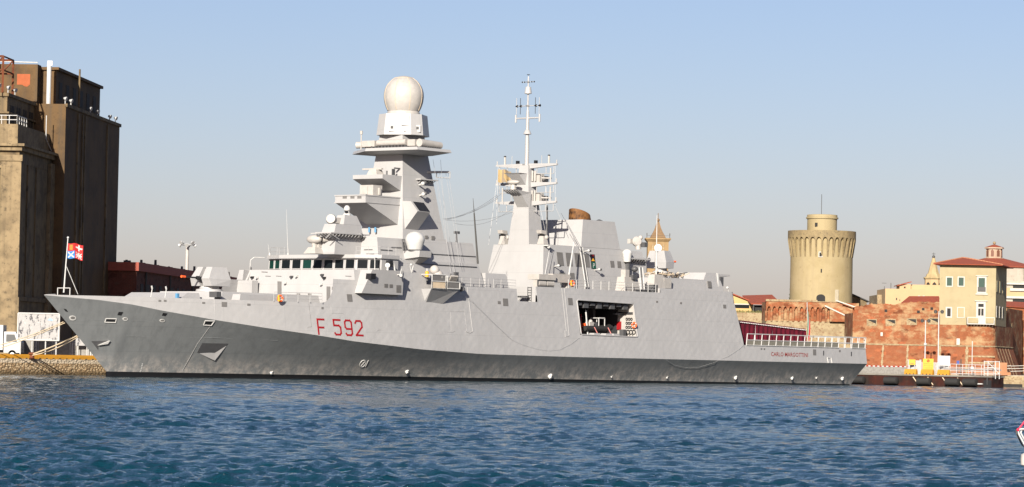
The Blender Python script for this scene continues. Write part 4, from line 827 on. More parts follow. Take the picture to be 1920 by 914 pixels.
m = MB(); m.fru(95.4, 98.4, -8.5, -7.0, 10.2, 96.0, 97.8, -8.2, -7.3, 13.5); m.box((97.9, -8.3, 11.85), (99.5, -7.5, 13.1)); P('crane_base', m, M_CREAM)
a_ = Vector((97, -7.7, 13.4)); b_ = Vector(lz(1232, 404, -7.7)); mm = MB(); mm.tube(a_, b_, .09, .04); mm.obj('crane_jib', M_WHITE, ship)
# hangar upper works
yH = lambda l, z: -(7.75-.16*(z-11.8))
m = MB(); m.loft([(97.6, -7.75, 11.74), (97.6, 7.75, 11.74), (112.2, 7.75, 11.74), (112.2, -7.75, 11.74)], [(97.9, -7.5, 13.2), (97.9, 7.5, 13.2), (111.6, 7.5, 13.2), (111.6, -7.5, 13.2)]); hg = P('hangar_roof_house', m)
m = MB(); m.loft([(107.3, -7.55, 12.5), (107.3, -3.6, 12.5), (111.45, -3.6, 12.5), (111.45, -7.6, 12.5)], [(108.5, -7.38, 14.15), (108.5, -3.0, 14.15), (110.9, -3.0, 14.15), (110.9, -7.38, 14.15)]); m.obj('control_cabin', M_GREY, hg)
plate_y([(1325.5, 527.5), (1332, 528), (1333.5, 540), (1327, 539.8)], yH, M_VENT, 'vent', hg, d=.12)
m = MB(); m.slab([lz(1342.5, 512.5, -7.3), lz(1345.5, 512.5, -7.3), lz(1347.5, 538, -7.45), lz(1344.5, 538, -7.45)], (0, -1, 0), -.8, .2); m.mat(1).box((111.3, -7.4, 13.8), (113.9, -6.6, 14.05)); m.mat(2).box((111.6, -7.5, 12.5), (112.3, -6.8, 13.7)); m.obj('landing_aid_gantry', [M_WHITE, M_GREY, M_DARK], hg)
gun(108.9, 14.65, -1, ship, .55, .95, .82)
m = MB(); m.fru(105.6, 110.6, -2.4, 2.4, 13.19, 106.2, 110.3, -2.1, 2.1, 14.1); P('gun_platform', m)
# netting gear piled in front of the cabin
mm = MB(); r2 = random.Random(5)
for k in range(60):
    l_ = 97.6+r2.random()*6; y_ = -7.2+r2.random()*2.2; mm.mat(0 if r2.random() < .7 else 1).tube((l_, y_, 13.3+r2.random()*.5), (l_+.8+r2.random()*1.2, y_+r2.uniform(-.6, .6), 13.3+r2.random()*.75), .05)
for k in range(7): mm.mat(1).tube((97.6+k*.95, -7.3, 13.2), (98.5+k*.95, -7.0, 13.9), .05)
mm.obj('stowed_net_frames', [M_TAN, M_DARK], hg)
m = MB(); m.tube(lz(1364, 540, -8.4), lz(1366, 547, -8.4), .06); m.ball(lz(1364, 540, -8.4), .18); P('deck_light', m, M_WHITE)
# ---- boat bay
m = MB(); y0, y1 = -9.35, -3.2
def quad(*p): m.add(p, [(0, 1, 2, 3)])
l0, l1, zb, zt = B0+.02, B1-.02, BZ0+.01, BZ1-.01
yb, yt = -side(80, zb)+.02, -side(80, zt)+.02
m.mat(0); quad((l0, yb, zb), (l1+1, yb, zb), (l1+1, y1, zb), (l0, y1, zb))          # floor
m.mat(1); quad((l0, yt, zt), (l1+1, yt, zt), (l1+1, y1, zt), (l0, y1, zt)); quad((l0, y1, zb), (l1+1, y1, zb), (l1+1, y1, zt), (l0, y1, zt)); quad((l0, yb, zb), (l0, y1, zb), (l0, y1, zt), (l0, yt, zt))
m.mat(2); quad((l1, yb, zb), (l1, -6.55, zb), (l1, -6.55, zt), (l1, yt, zt)); m.mat(1); quad((l1+.02, -6.55, zb), (l1+.02, y1, zb), (l1+.02, y1, zt), (l1+.02, -6.55, zt)); bay = m.obj('boat_bay', [M_DECK, plain('bay_painted_shade', (.018, .019, .021), .7), M_CREAM], ship)  # near-black walls and deep aft part paint in the shade of the bay
rim = [HP(*p) for p in ((1083.5, 562.8), (1185, 569.8), (1187.3, 572), (1195, 630), (1193.8, 632.3), (1091, 627.8), (1089.2, 626), (1081.5, 565))]
mm = MB(); mm.path([(a, b-.03, c) for a, b, c in rim+[rim[0]]], .07, 6); mm.obj('bay_rim', M_GREY, bay)
mm = MB()
for k in range(8): mm.box((79.5+1.35*k, -8.6, 9.25-.3*(k % 2)), (80.4+1.35*k, -4, 9.6))
mm.tube((79.3, -7.5, 9.1), (90, -7.5, 9.1), .12); mm.tube((82, -5, 5.8), (82, -5, 9.4), .2); mm.tube((87.2, -4.4, 5.8), (87.2, -4.4, 9.4), .15); mm.box((87.6, -5.0, 5.7), (88.0, -3.4, 9.3)); mm.box((88.8, -7.5, 8.3), (90.5, -7.1, 8.5)); mm.obj('bay_ceiling_gear', M_DARK, bay)
mm = MB(); mm.tube((82.1, -8.3, 5.7), (82.0, -8.0, 8.7), .09); mm.mat(1).tube((81.0, -8.2, 5.9), (80.9, -8.1, 8.2), .05); mm.mat(0).tube((87, -8, 5.7), (87, -7.8, 6.3), .2); mm.obj('davit_arm', [M_WHITE, M_RED], bay)
for k in range(3): mm = MB(); mm.box((86.2+.4*k, -3.35, 8.0), (86.9+.4*k, -3.25, 8.08)); mm.obj('lamp_fitting', M_CREAM, bay)
# hoses, red cabinet on the sunlit aft wall of the bay
mm = MB(); mm.box((90.35, -7.15, 6.5), (90.57, -6.6, 7.5)); mm.obj('fire_cabinet', M_RED, bay)
mm = MB()
for r_ in range(3):
    for k in range(3): mm.torus((90.5, -8.0-.35*k, 7.7-.5*r_+.1), .14, .055, (1, 0, 0), 10, 5)
for k in range(4): mm.torus((90.5, -7.75-.45*k, 6.2), .25, .06, (1, 0, 0), 12, 5); mm.tube((90.5, -7.6-.45*k, 5.75), (90.5, -7.6-.45*k, 6.2), .05)
mm.obj('hose_coils', M_BLACK, bay)
mm = MB(); mm.tube((90.45, -8.9, 8.6), (90.45, -6.4, 8.6), .07); mm.tube((90.45, -8.9, 8.45), (90.45, -6.8, 8.4), .05); mm.box((89.0, -8.6, 5.7), (89.6, -8.0, 6.5)); mm.obj('wall_rail', M_DARK, bay)
# ---- flight-deck nets
mm = MB(); net = MB(); n_ = 17; l0, l1 = 114.65, 144.25
ysd = lambda l: -side(l, 4.98)-.05
for i in range(n_+1):
    l_ = l0+(l1-l0)*i/n_; mm.tube((l_, ysd(l_), 4.95), (l_+.02, ysd(l_)-.12, 6.45), .065, None, 6)
    if i < n_:
        lb_ = l0+(l1-l0)*(i+1)/n_
        for z_, r_ in ((6.45, .06), (5.66, .06), (5.0, .06)):
            if z_ < 5.5 and 12 < i < 15: continue
            mm.tube((l_, ysd(l_)-.12*(z_-4.95)/1.5, z_), (lb_, ysd(lb_)-.12*(z_-4.95)/1.5, z_), r_, None, 6)
        if not 12 < i < 15: net.slab([(l_+.12, ysd(l_)-.02, 5.05), (lb_-.12, ysd(lb_)-.02, 5.05), (lb_-.12, ysd(lb_)-.05, 5.6), (l_+.12, ysd(l_)-.05, 5.6)], (0, -1, 0), -.02, 0)
nf = mm.obj('deck_edge_net_frame', M_WHITE, ship); net.obj('netting', M_NET, nf)
mm = MB()
for i in range(n_+1):
    yy = -9+18*i/n_; mm.tube((144.45, yy, 4.95), (144.5, yy, 6.45), .06, None, 5)
for z_ in (6.45, 5.66, 5.0): mm.tube((144.5, -9.3, z_), (144.5, 9.3, z_), .06, None, 5)
mm.obj('deck_edge_net_frame', M_WHITE, ship)
mm = MB()
for i in range(n_+1): l_ = l0+(l1-l0)*i/n_; mm.tube((l_, -ysd(l_), 4.95), (l_, -ysd(l_)+.1, 6.45), .06, None, 5)
for z_ in (6.45, 5.66): mm.tube((l0, -ysd(l0)+.1, z_), (l1, -ysd(l1)+.1, z_), .06, None, 5)
mm.obj('deck_edge_net_frame', M_WHITE, ship)
mm = MB(); mm.path([HP(1551, 671, .05), HP(1553, 681, .05)], .06); mm.path([HP(1558, 671, .05), HP(1560, 681, .05)], .06); mm.path([HP(1551, 671, .05), HP(1558, 671, .05)], .05); mm.obj('step_frame', M_WHITE, hull)
# bow staff is part of the ship; flags are things of their own
st = MB(); a_ = Vector(lz(119.5, 549, 0)); b_ = Vector(lz(127.5, 446, 0)); st.tube(a_, b_, .08, .05); st.tube(lz(124.5, 500, 0), lz(146, 552, -.6), .035); st.path([(a_.x, -.9, 8.25), (a_.x, -.9, 9.0), (a_.x, .9, 9.0), (a_.x, .9, 8.25)], .05); st.ball(b_, .12); P('jack_staff', st, M_WHITE)
st = MB(); fs0 = Vector(lz(1516.3, 632, -2.5)); fs1 = Vector(lz(1513.2, 567, -2.5)); st.tube(fs0+Vector((0, 0, -2.2)), fs1, .09, .06); P('ensign_staff', st, M_CREAM)
# ================================================================== things on the ship
def on_ship(name, mb, mats, l, y, z, label, cat, group=None, smooth=False):
    o = mb.obj(name, mats, None, smooth); X, Y_, Z_ = l2w(l, y, z); o.location = (X, Y_, Z_); o.rotation_euler = (0, 0, TH); return tag(o, label, cat, group)
def empty_ship(name, l, y, z, label, cat, group=None): return thing(name, label, cat, l2w(l, y, z), TH, group)
def flag(cols, wid, hgt, name, dirw, p, label, seed=0, droop=0., nx=24, ny=12, mats=None):
    m = MB(); rows = []
    for j in range(ny+1):
        r_ = []
        for i in range(nx+1):
            u, v = i/nx, j/ny
            wv = .16*math.sin(u*7.5+seed+v*1.4)*u**.7*wid*.6
            r_.append((dirw[0]*u*wid-dirw[1]*wv, dirw[1]*u*wid+dirw[0]*wv, v*hgt-droop*u*u*wid-(.06*math.sin(u*9))))
        rows.append(r_)
    m.grid(rows); m.m = []
    for j in range(ny):
        for i in range(nx): m.m.append(cols((i+.5)/nx, (j+.5)/ny))
    o = m.obj(name, mats, None, True); o.location = p; return tag(o, label, 'flag')
f_red, f_yel, f_blu, f_wht, f_grn = [plain('flag_'+n_, c_, .8) for n_, c_ in (('red', (.38, .014, .014)), ('yellow', (.45, .2, .02)), ('blue', (.015, .13, .36)), ('white', (.42, .41, .39)), ('green', (.01, .15, .05)))]
def jack(u, v):
    ul, vt = u < .5, v > .5
    x, y = (u % .5)*2-.5, (v % .5)*2-.5
    if ul and vt: return 1 if (abs(x) < .22 and abs(y) < .33 and (int(u*40)+int(v*24)) % 3) else 0
    if not ul and vt: return 3 if (abs(x) < .09 or abs(y) < .12) and max(abs(x), abs(y)) < .42 else 0
    if ul: return 3 if min(abs(abs(x)-abs(y)), 1) < .11 and max(abs(x), abs(y)) < .38 else 2
    return 3 if ((abs(x) < .09 or abs(y) < .1 or abs(abs(x)-abs(y)) < .07) and max(abs(x), abs(y)) < .38) else 0
flag(jack, 1.62, 1.55, 'naval_jack', (.97, .25), l2w(3.12, 0, 12.1), 'quartered red, yellow, blue and white naval jack flying at the bow', 1.2, .12, 48, 40, [f_red, f_yel, f_blu, f_wht])
p_ = at_Y(933.5, 342, l2w(78, 3.9, 0)[1]); flag(lambda u, v: 1 if u < .3 or (u > .42 and abs(v-.5-.3*math.sin(u*6)) < .32) else 3, 1.75, 1.6, 'signal_flag', (.93, .36), (p_[0], l2w(78, 3.9, 0)[1], p_[1]), 'yellow and white signal flag hanging at the yard of the aft mast', .4, .12, 24, 14, [f_red, plain('flag_faded_yellow', (.34, .24, .11), .8), f_blu, plain('flag_grey', (.20, .16, .11), .8)])
pe = l2w(fs1.x, -2.5, fs1.z-4.3); flag(lambda u, v: 4 if u < .34 else (3 if u < .66 else 0), 2.6, 3.4, 'national_ensign', (.14, .1), pe, 'green, white and red national flag hanging limp at the stern staff', 2., .0, 30, 10, [f_red, f_yel, f_blu, f_wht, f_grn])
ens = [o for o in bpy.data.objects if o.name.startswith('national_ensign')][0]
# limp: gather the cloth about the staff
me = ens.data
for v in me.vertices:
    h = v.co.z/3.4; s_ = math.hypot(v.co.x, v.co.y)/ .17/2.6; 
    k_ = min(1, s_)
    v.co.x = .12+.42*k_*(.5+.5*math.sin(h*3))*.9; v.co.y = .12*math.sin(k_*11); v.co.z = h*3.4-1.1*k_
# canopy on the flight deck
t = empty_ship('canopy', 117.3, -6.8, 4.95, 'maroon canvas canopy with side curtains standing on the ship flight deck', 'canopy')
def lp_(l, y, z): return (l-117.3, y+6.8, z-4.95)
m = MB(); rows = []
for i in range(33):
    u = i/32; l_ = 116.9+16.3*u; ze = 8.15-.75*u; r_ = []
    for j in range(13): v = j/12; r_.append(lp_(l_, -6.8+11*v, ze+.55*math.sin(math.pi*v)*(1-.8*u)+.05*math.sin(u*26)+.03*math.sin(u*60+v*9)))
    rows.append(r_)
m.grid(rows); m.obj('roof_canvas', M_MAROON, t, True)
m = MB(); rows = []
for i in range(121):
    u = i/120; l_ = 116.9+16.3*u; ze = 8.15-.75*u; rows.append([lp_(l_+.04*math.sin(v*3+u*50), -6.82-.10*math.sin(u*95+.6*math.sin(v*4))*(.3+.7*v), ze-v*(ze-5.1)) for v in [k/8 for k in range(9)]])
m.grid(rows)
rows = []
for i in range(41):
    u = i/40; rows.append([lp_(133.2+.12*math.sin(u*60), -6.8+11*u, 7.4-.1-2.3*v) for v in (0, .5, 1)])
m.grid(rows); m.obj('side_curtain', M_MAROON, t, True)
m = MB()
for i in range(40):
    u0, u1 = i/40, (i+.55)/40; m.tube(lp_(116.9+16.3*u0, -6.95, 8.12-.75*u0-.12), lp_(116.9+16.3*u1, -6.95, 8.12-.75*u1-.12), .06, None, 5)
m.obj('lacing', M_LROPE, t)
m = MB()
for l_ in (117, 121, 125, 129, 133):
    for y_ in (-6.75, 4.1): m.tube(lp_(l_, y_, 4.95), lp_(l_, y_, 7.9-.046*(l_-117)), .05)
m.obj('post', M_GALV, t)
# inflatable boat in the bay
t = empty_ship('inflatable_boat', 84.6, -7.4, 6.05, 'black rigid inflatable boat with a white console frame stowed in the side bay', 'inflatable boat')
m = MB(); pts = [(-3.2, -.95, .45), (1.6, -.95, .5), (2.6, -.6, .62), (3.1, 0, .75), (2.6, .6, .62), (1.6, .95, .5), (-3.2, .95, .45)]; m.path(pts, .32, 10)
for p in pts[1:-1]: m.ball(p, .325, 12, 8)
m.obj('buoyancy_tube', M_RUBBER, t, True)
m = MB(); m.loft([(-3.1, -.8, .3), (1.6, -.8, .3), (2.7, 0, .5), (1.6, .8, .3), (-3.1, .8, .3)], [(-3.1, -.7, .5), (1.6, -.7, .5), (2.7, 0, .6), (1.6, .7, .5), (-3.1, .7, .5)]); m.loft([(-3.0, -.1, -.15), (1.5, -.1, -.15), (2.5, 0, .2), (1.5, .1, -.15), (-3, .1, -.15)], [(-3.1, -.8, .29), (1.6, -.8, .29), (2.7, 0, .49), (1.6, .8, .29), (-3.1, .8, .29)]); m.obj('hull_shell', M_DARK, t)
m = MB()
for x in (.1, 1.3): m.path([(x, -.6, .5), (x, -.6, 1.75), (x, .6, 1.75), (x, .6, .5)], .06)
m.path([(.1, -.6, 1.75), (1.3, -.6, 1.75)], .08); m.path([(.1, .6, 1.75), (1.3, .6, 1.75)], .06); m.obj('console_frame', M_WHITE, t)
m = MB(); m.box((-.4, -.35, .5), (.2, .35, 1.2)); m.box((-1.2, -.3, .5), (-.6, .3, .95)); m.obj('console', M_DARK, t)
m = MB(); m.box((-2.6, -.5, .6), (-1.9, .2, 1.05)); m.obj('orange_bag', M_ORANGE, t); m = MB(); m.box((-1.7, -.6, .6), (-.9, .1, 1.25)); m.ball((-1.3, -.4, 1.3), .25); m.obj('cover_bundle', M_CREAM, t)
m = MB()
for x in (-1.2, 1.6): m.tube((x-.5, -1.28, .6), (x+.2, -1.4, -.35), .05)
m.obj('lashing_strap', plain('pale_red_strap', (.6, .22, .2), .7), t)
t2 = MB()
for x in (82.6, 85.0, 86.6): t2.box((x, -8.9, 5.7), (x+1.2, -6.2, 5.95))
t2.obj('boat_cradle', M_GREY, bay)
# life rings
def ring(l, y, z, label, yel=True, ax=(-.2, -1, 0)):
    t = empty_ship('life_ring', l, y, z, label, 'life ring', 'life rings hung on the ship')
    m = MB(); m.torus((0, 0, 0), .30, .115, ax, 24, 10); m.m = [(1 if (f // 10) % 6 == 0 else 0) for f in range(len(m.f))]; m.obj('ring', [M_ORANGE, M_WHITE], t, True)
    if yel: m = MB(); m.tube((-.3, -.1, -.3), (-.38, -.1, .25), .13, .11, 10); m.ball((-.38, -.1, .28), .11, 10, 6); m.obj('marker_light', M_YEL, t, True)
p_ = hit(525.5, 560, lambda l, z: -8.0); ring(p_[0], p_[1], p_[2], 'orange life ring with yellow marker light on the foredeck rail below the bridge')
p_ = hit(1073, 532, lambda l, z: -8.5); ring(p_[0], p_[1], p_[2], 'orange life ring with yellow marker light on the rail beside the funnel house')
p_ = at_l(1190, 610, 90.4); ring(90.3, p_[0], p_[1], 'orange life ring without a light on the white wall inside the boat bay', False, (1, 0, 0))
p_ = hit(800.5, 518, lambda l, z: -8.75); t = empty_ship('rescue_marker', p_[0], p_[1], p_[2], 'yellow rescue marker buoy with a dark base hung beside the launcher platform', 'marker buoy')
m = MB(); m.tube((0, 0, -.1), (0, 0, .35), .2, .24, 10); m.ball((0, 0, .35), .24, 10, 6); m.obj('float', M_YEL, t, True); m = MB(); m.tube((0, 0, -.55), (0, 0, -.1), .17, .2, 10); m.obj('sleeve', M_DARK, t); m = MB(); m.tube((0, 0, .5), (0, 0, .85), .07); m.obj('lamp', M_WHITE, t)
# ================================================================== left bank: grain silo, warehouse
M_SILO = worn('silo_rendered_brick', (.18, .105, .042), (.12, .07, .03), (.07, .043, .023), .25, 1.6, streak=.75, bump=.35, sc=(.05, .04, .028))
M_SILO2 = worn('silo_dark_concrete', (.29, .205, .105), (.165, .118, .064), (.075, .056, .034), .3, 1.2, streak=.85, bump=.3, sc=(.03, .026, .02))
M_CONC = worn('pale_concrete', (.38, .28, .155), (.26, .19, .105), (.13, .098, .058), .5, 2, streak=.6)
M_HOLE = plain('dark_opening', (.012, .011, .010), .8); M_RUST = worn('rusty_steel', (.25, .075, .03), (.16, .05, .025), s1=2, rough=.8)
dS = Vector((.0748, .997, 0)); nS = Vector((.997, -.0748, 0))     # along the flank, and out of it
silo = thing('grain_silo', 'tall weathered concrete grain silo with stepped blocks and a dark shaded flank', 'silo', (-56.76, 360.2, 1.6))
SO = Vector((-56.76, 360.2, 1.6))
def sp(a, b, z): """a along the flank, b out of the flank (towards the right), z above sea"""; return SO+dS*a+nS*b+Vector((0, 0, z-1.6))-SO
def sblock(mb, a0, a1, b0, b1, z0, z1, da=0): 
    return mb.loft([sp(a0, b0, z0), sp(a0, b1, z0), sp(a1, b1, z0), sp(a1, b0, z0)], [sp(a0+da, b0, z1), sp(a0+da, b1, z1), sp(a1, b1, z1), sp(a1, b0, z1)])
m = MB(); sblock(m, 0, 17.2, -30, 0, 1.6, 26.2); fb = m.obj('front_block', M_SILO2, silo)
m = MB(); sblock(m, .4, 17.1, -30, -.35, 26.21, 28.5); sblock(m, -.9, 17.6, -30, .75, 25.9, 26.2); sblock(m, -.5, 17.4, -30, .4, 25.4, 25.9); m.obj('cornice', M_CONC, fb)
m = MB(); sblock(m, 3.0, 17.0, -30, -2.3, 28.5, 31.9); sblock(m, 2.8, 17.1, -30, -2.1, 31.9, 32.3); sblock(m, 2.7, 17.1, -30, -2.0, 29.9, 30.1); m.obj('upper_storey', M_SILO2, fb)
for i in range(4):
    m = MB(); a_ = 4.6+i*3.2; sblock(m, a_, a_+.9, -2.4, -2.26, 29.0, 31.0); sblock(m, a_+1.2, a_+1.9, -2.4, -2.26, 29.0, 31.0); m.obj('window', M_HOLE, fb)
# corner pilasters and giant order on both faces
for a_, b_, w_ in ((-.25, -2.1, 2.4), (14.6, -.05, 0)):
    m = MB()
    if w_: sblock(m, -.45, .05, -2.0, .35, 1.6, 24.8); sblock(m, -.6, .15, -2.2, .5, 24.2, 24.9); sblock(m, -.6, .15, -2.2, .5, 1.6, 8.6)
    else: sblock(m, 14.8, 16.9, -.05, .42, 1.6, 24.9)
    m.obj('pilaster', M_CONC, fb)
m = MB(); sblock(m, -.35, .02, -3.4, -2.9, 1.6, 24.6); m.obj('pilaster', M_CONC, fb); m = MB(); sblock(m, -.35, .02, -7.2, -5.2, 1.6, 24.8); m.obj('pilaster', M_CONC, fb); m = MB(); sblock(m, -.25, .05, -5.2, -2.0, 23.4, 23.7); m.obj('pilaster', M_CONC, fb)
for bx_ in ((1.2, 14.2, -.1, .06, 24.0, 24.8), (4.0, 4.3, -.1, .15, 8.71, 23.99), (8.4, 8.7, -.1, .15, 8.71, 23.99), (.5, 14.7, -.1, .25, 8.2, 8.7)): m = MB(); sblock(m, *bx_); m.obj('pilaster' if bx_[5]-bx_[4] > 2 else 'string_course', M_SILO2, fb)
for k in range(3):
    m = MB(); sblock(m, -.02, .2, -4.9, -3.6, 10+k*4.5, 12.2+k*4.5); m.obj('window', M_HOLE, fb)
railm = MB(); 
for i in range(12): q_ = sp(.5, -.5-.9*i, 28.5); railm.tube(q_, q_+Vector((0, 0, 1.0)), .05, None, 5)
for i in range(5): q_ = sp(.5+1.2*i, -.5, 28.5); railm.tube(q_, q_+Vector((0, 0, 1.0)), .05, None, 5)
for h_ in (.5, 1.0): railm.tube(sp(.5, -.5, 28.5+h_), sp(.5, -10.5, 28.5+h_), .05, None, 5); railm.tube(sp(.5, -.5, 28.5+h_), sp(5.3, -.5, 28.5+h_), .05, None, 5)
railm.obj('terrace_railing', M_WHITE, fb)
# rear tower
m = MB(); sblock(m, 16.9, 49.4, -20, 1.55, 1.6, 32.2); rt = m.obj('rear_tower', M_SILO, silo)
for a_ in (23.5, 26.2, 27.6, 41.2): m = MB(); sblock(m, a_, a_+.55, 1.5, 1.72, 1.6, 31.6); m.obj('pilaster', M_SILO2, rt)
m = MB(); sblock(m, 16.8, 49.6, 1.45, 1.75, 31.85, 32.25); m.obj('coping', M_SILO2, rt)
m = MB(); sblock(m, 20.6, 46.6, -14, -.55, 32.2, 36.6); sblock(m, 20.3, 46.9, -14.4, -.2, 36.6, 36.95); ph = m.obj('roof_house', M_SILO, silo)
for i in range(6): m = MB(); a_ = 22.2+i*4.0; sblock(m, a_, a_+1.75, -.62, -.5, 33.2, 35.3); m.obj('window', M_HOLE, ph)
m = MB(); sblock(m, 18.6, 20.5, -12, -2.4, 28, 37.1); p2 = m.obj('stair_house', M_SILO, silo)
m = MB(); sblock(m, 18.58, 18.62, -4.9, -3.3, 34.6, 35.9); m.mat(0).ball(sp(18.6, -3.7, 34.7), .55, 10, 6, (1, .05, .6)); m.obj('faded_red_patch', plain('faded_red', (.26, .07, .025), .9), p2)
m = MB(); sblock(m, 19, 20, -2.44, -2.36, 33.3, 35.6); m.obj('window', M_HOLE, p2)
m = MB(); m.tube(sp(18.2, -.9, 26.5), sp(18.2, -.9, 37.3), .27, None, 10); m.box(sp(18.0, -1.1, 36.9), sp(18.2, -.5, 37.5)); m.obj('downpipe', M_WHITE, silo)
m = MB(); m.tube(sp(30, .3, 32.2), sp(30, .3, 37.6), .12); m.obj('vent_pipe', M_SILO2, silo)
m = MB(); m.tube(sp(18.5, -8, 37.4), sp(18.5, -2.4, 37.3), .07); m.tube(sp(14.5, -.25, 30.6), sp(14.5, -.25, 27.8), .06); m.tube(sp(14.5, -.25, 27.8), sp(17, -.1, 26.5), .06); m.obj('service_pipe', M_WHITE, silo)
for a_, b_, z_ in ((1.6, -3.0, 32.3), (8, -2.6, 32.3), (18, 1.2, 32.2), (21.2, 1.2, 32.2), (33, 1.1, 32.2), (37.5, 1.1, 32.2), (48.3, 1.2, 32.2), (45.5, 1.0, 32.2), (4.5, -2.6, 32.3)):
    m = MB(); q_ = sp(a_, b_, z_); m.tube(q_, q_+Vector((0, 0, .5)), .07, None, 5); m.lathe(q_+Vector((0, 0, .75)), [(.1, -.2), (.26, .12), (.26, .2), (.02, .2)], 12, (.9, -.3, -.3)); m.obj('floodlight', M_GALV, silo, True)
m = MB()
G = lambda a, b, z: sp(a, b, z)
for a_ in (3.5, 8.5):
    for b_ in (-3, -8): m.tube(G(a_, b_, 32.3), G(a_, b_, 36.6), .14, None, 5)
for a_ in (3.5, 8.5):
    m.tube(G(a_, -3, 36.6), G(a_, -12, 36.6), .13, None, 5); m.tube(G(a_, -3, 35), G(a_, -12, 35), .11, None, 5)
    for k in range(6): m.tube(G(a_, -3-1.5*k, 35 if k % 2 else 36.6), G(a_, -4.5-1.5*k, 36.6 if k % 2 else 35), .09, None, 5)
for b_ in (-3, -6, -9): m.tube(G(3.5, b_, 36.6), G(8.5, b_, 36.6), .1, None, 5); m.tube(G(3.5, b_, 35), G(8.5, b_, 35), .1, None, 5)
m.box(G(4.5, -6.5, 35.05), G(6.5, -4.0, 35.9)); m.obj('rooftop_gantry', M_RUST, silo)
# warehouse
dW = Vector((.0889, .996, 0)); nW = Vector((.996, -.0889, 0)); WO = Vector((-48.2, 404, 1.6))
M_WH = brickwork('dark_red_brick', (.20, .06, .04), (.16, .05, .035), (.18, .10, .07), None, 1.5)
wh = thing('brick_warehouse', 'long low red brick warehouse with flat parapet roof behind the bow', 'warehouse', WO)
wp = lambda a, b, z: dW*a+nW*b+Vector((0, 0, z-1.6))
def wblock(mb, a0, a1, b0, b1, z0, z1): return mb.loft([wp(a0, b0, z0), wp(a0, b1, z0), wp(a1, b1, z0), wp(a1, b0, z0)], [wp(a0, b0, z1), wp(a0, b1, z1), wp(a1, b1, z1), wp(a1, b0, z1)])
m = MB(); wblock(m, 0, 100, -30, 0, 1.6, 13.6); wbdy = m.obj('wall', M_WH, wh)
m = MB(); wblock(m, -.4, 100.4, -30.4, .35, 13.0, 14.1); m.obj('parapet', plain('red_parapet', (.22, .05, .032), .8), wh)
for i in range(24):
    m = MB(); a_ = 2.5+i*4; wblock(m, a_, a_+1.6, -.1, .06, 9.2, 11.4); wd = m.obj('window', M_HOLE, wh)
    if i % 3 == 0: m = MB(); wblock(m, a_-.2, a_+.5, 0, .5, 8.2, 9.0); m.obj('air_conditioner', M_WHITE, wh)
    if i % 4 == 1: m = MB(); m.tube(wp(a_-1.1, .15, 1.6), wp(a_-1.1, .15, 13), .13, None, 6); m.obj('downpipe', M_STEELD, wh)
for i in range(10): m = MB(); a_ = 3+i*9.3; m.tube(wp(a_, -2, 14.1), wp(a_, -2, 14.5+.3*(i % 3)), .2, .16, 8); m.box(wp(a_+2.8, -3, 14.1), wp(a_+3.7, -2.2, 14.5)); m.obj('roof_vent', M_STEELD, wh)
# floodlight mast behind the warehouse
X, _ = at_Y(350.5, 500, 520); fl = thing('floodlight_mast', 'tall pale floodlight mast with a ring of lamps rising behind the warehouse', 'floodlight mast', (X, 520, 1.6))
zt = at_Y(350.5, 462, 520)[1]-1.6
m = MB(); m.tube((0, 0, 0), (0, 0, zt), .42, .28, 10); m.obj('pole', M_CREAM, fl, True); m = MB(); m.lathe((0, 0, zt), [(.3, 0), (.55, .1), (.55, .35), (.3, .5)], 12); m.obj('ring', M_GALV, fl)
for k in range(8): m = MB(); t_ = k*math.pi/4; d_ = Vector((math.cos(t_), math.sin(t_), 0)); m.tube(d_*.4+Vector((0, 0, zt+.2)), d_*1.15+Vector((0, 0, zt+.2)), .08); m.lathe(d_*1.2+Vector((0, 0, zt+.2+.45*(k % 2))), [(.15, -.15), (.34, .18), (.34, .26), (.02, .26)], 10, d_*.8+Vector((0, 0, -.5))); m.obj('lamp', M_GALV, fl, True)
# hills far off
def hills(name, Yd, prof, mat, label):
    m = MB(); rows = []
    for k, s_ in enumerate((0, .35, .7, 1.)):
        rows.append([(at_Y(px, 600, Yd)[0], Yd+900*s_, max(-2, (at_Y(px, py, Yd)[1])*math.sin(s_*math.pi/2)) if k else -2) for px, py in prof])
    m.grid(rows); o = m.obj(name, mat, None, True); return tag(o, label, 'hills', kind='structure')
M_HILL = worn('wooded_hills', (.07, .10, .055), (.10, .115, .07), s1=.004, s2=.02)
hills('hills', 7000, [(200, 660), (330, 540), (390, 520), (425, 508.5), (445, 514), (470, 522), (520, 540), (620, 600), (760, 640)], M_HILL, 'faint far hills beyond the warehouse roof')
# ================================================================== quay furniture
def quay_pt(px, Yd): return at_Y(px, 660, Yd)[0], Yd
yb = plain('yellow_barrier', (.36, .17, .012), .7)
def barrier_mesh(L=3.1):
    m = MB(); m.loft([(-L/2, -.3, 0), (L/2, -.3, 0), (L/2, .3, 0), (-L/2, .3, 0)], [(-L/2, -.25, .3), (L/2, -.25, .3), (L/2, .25, .3), (-L/2, .25, .3)]).loft([(-L/2, -.25, .301), (L/2, -.25, .301), (L/2, .25, .301), (-L/2, .25, .301)], [(-L/2+.03, -.13, .5), (L/2-.03, -.13, .5), (L/2-.03, .13, .5), (-L/2+.03, .13, .5)])
    m.mat(1).box((-L*.34, -.31, .0), (-L*.26, .31, .1)).box((L*.26, -.31, 0), (L*.34, .31, .1)).box((-L*.04, -.31, 0), (L*.04, .31, .1)); return m
BM = barrier_mesh()
lab = ['yellow barrier block leftmost on the stone quay, in front of the white lorry', 'yellow barrier block on the quay just left of the bollard', 'yellow barrier block on the quay just behind the bollard', 'yellow barrier block on the quay under the peeling hoarding, right of the bollard', 'yellow barrier block on the quay between the hoarding and the small white sign', 'yellow barrier block on the quay below the small white sign', 'yellow barrier block on the quay nearest the ship stem']
first = None
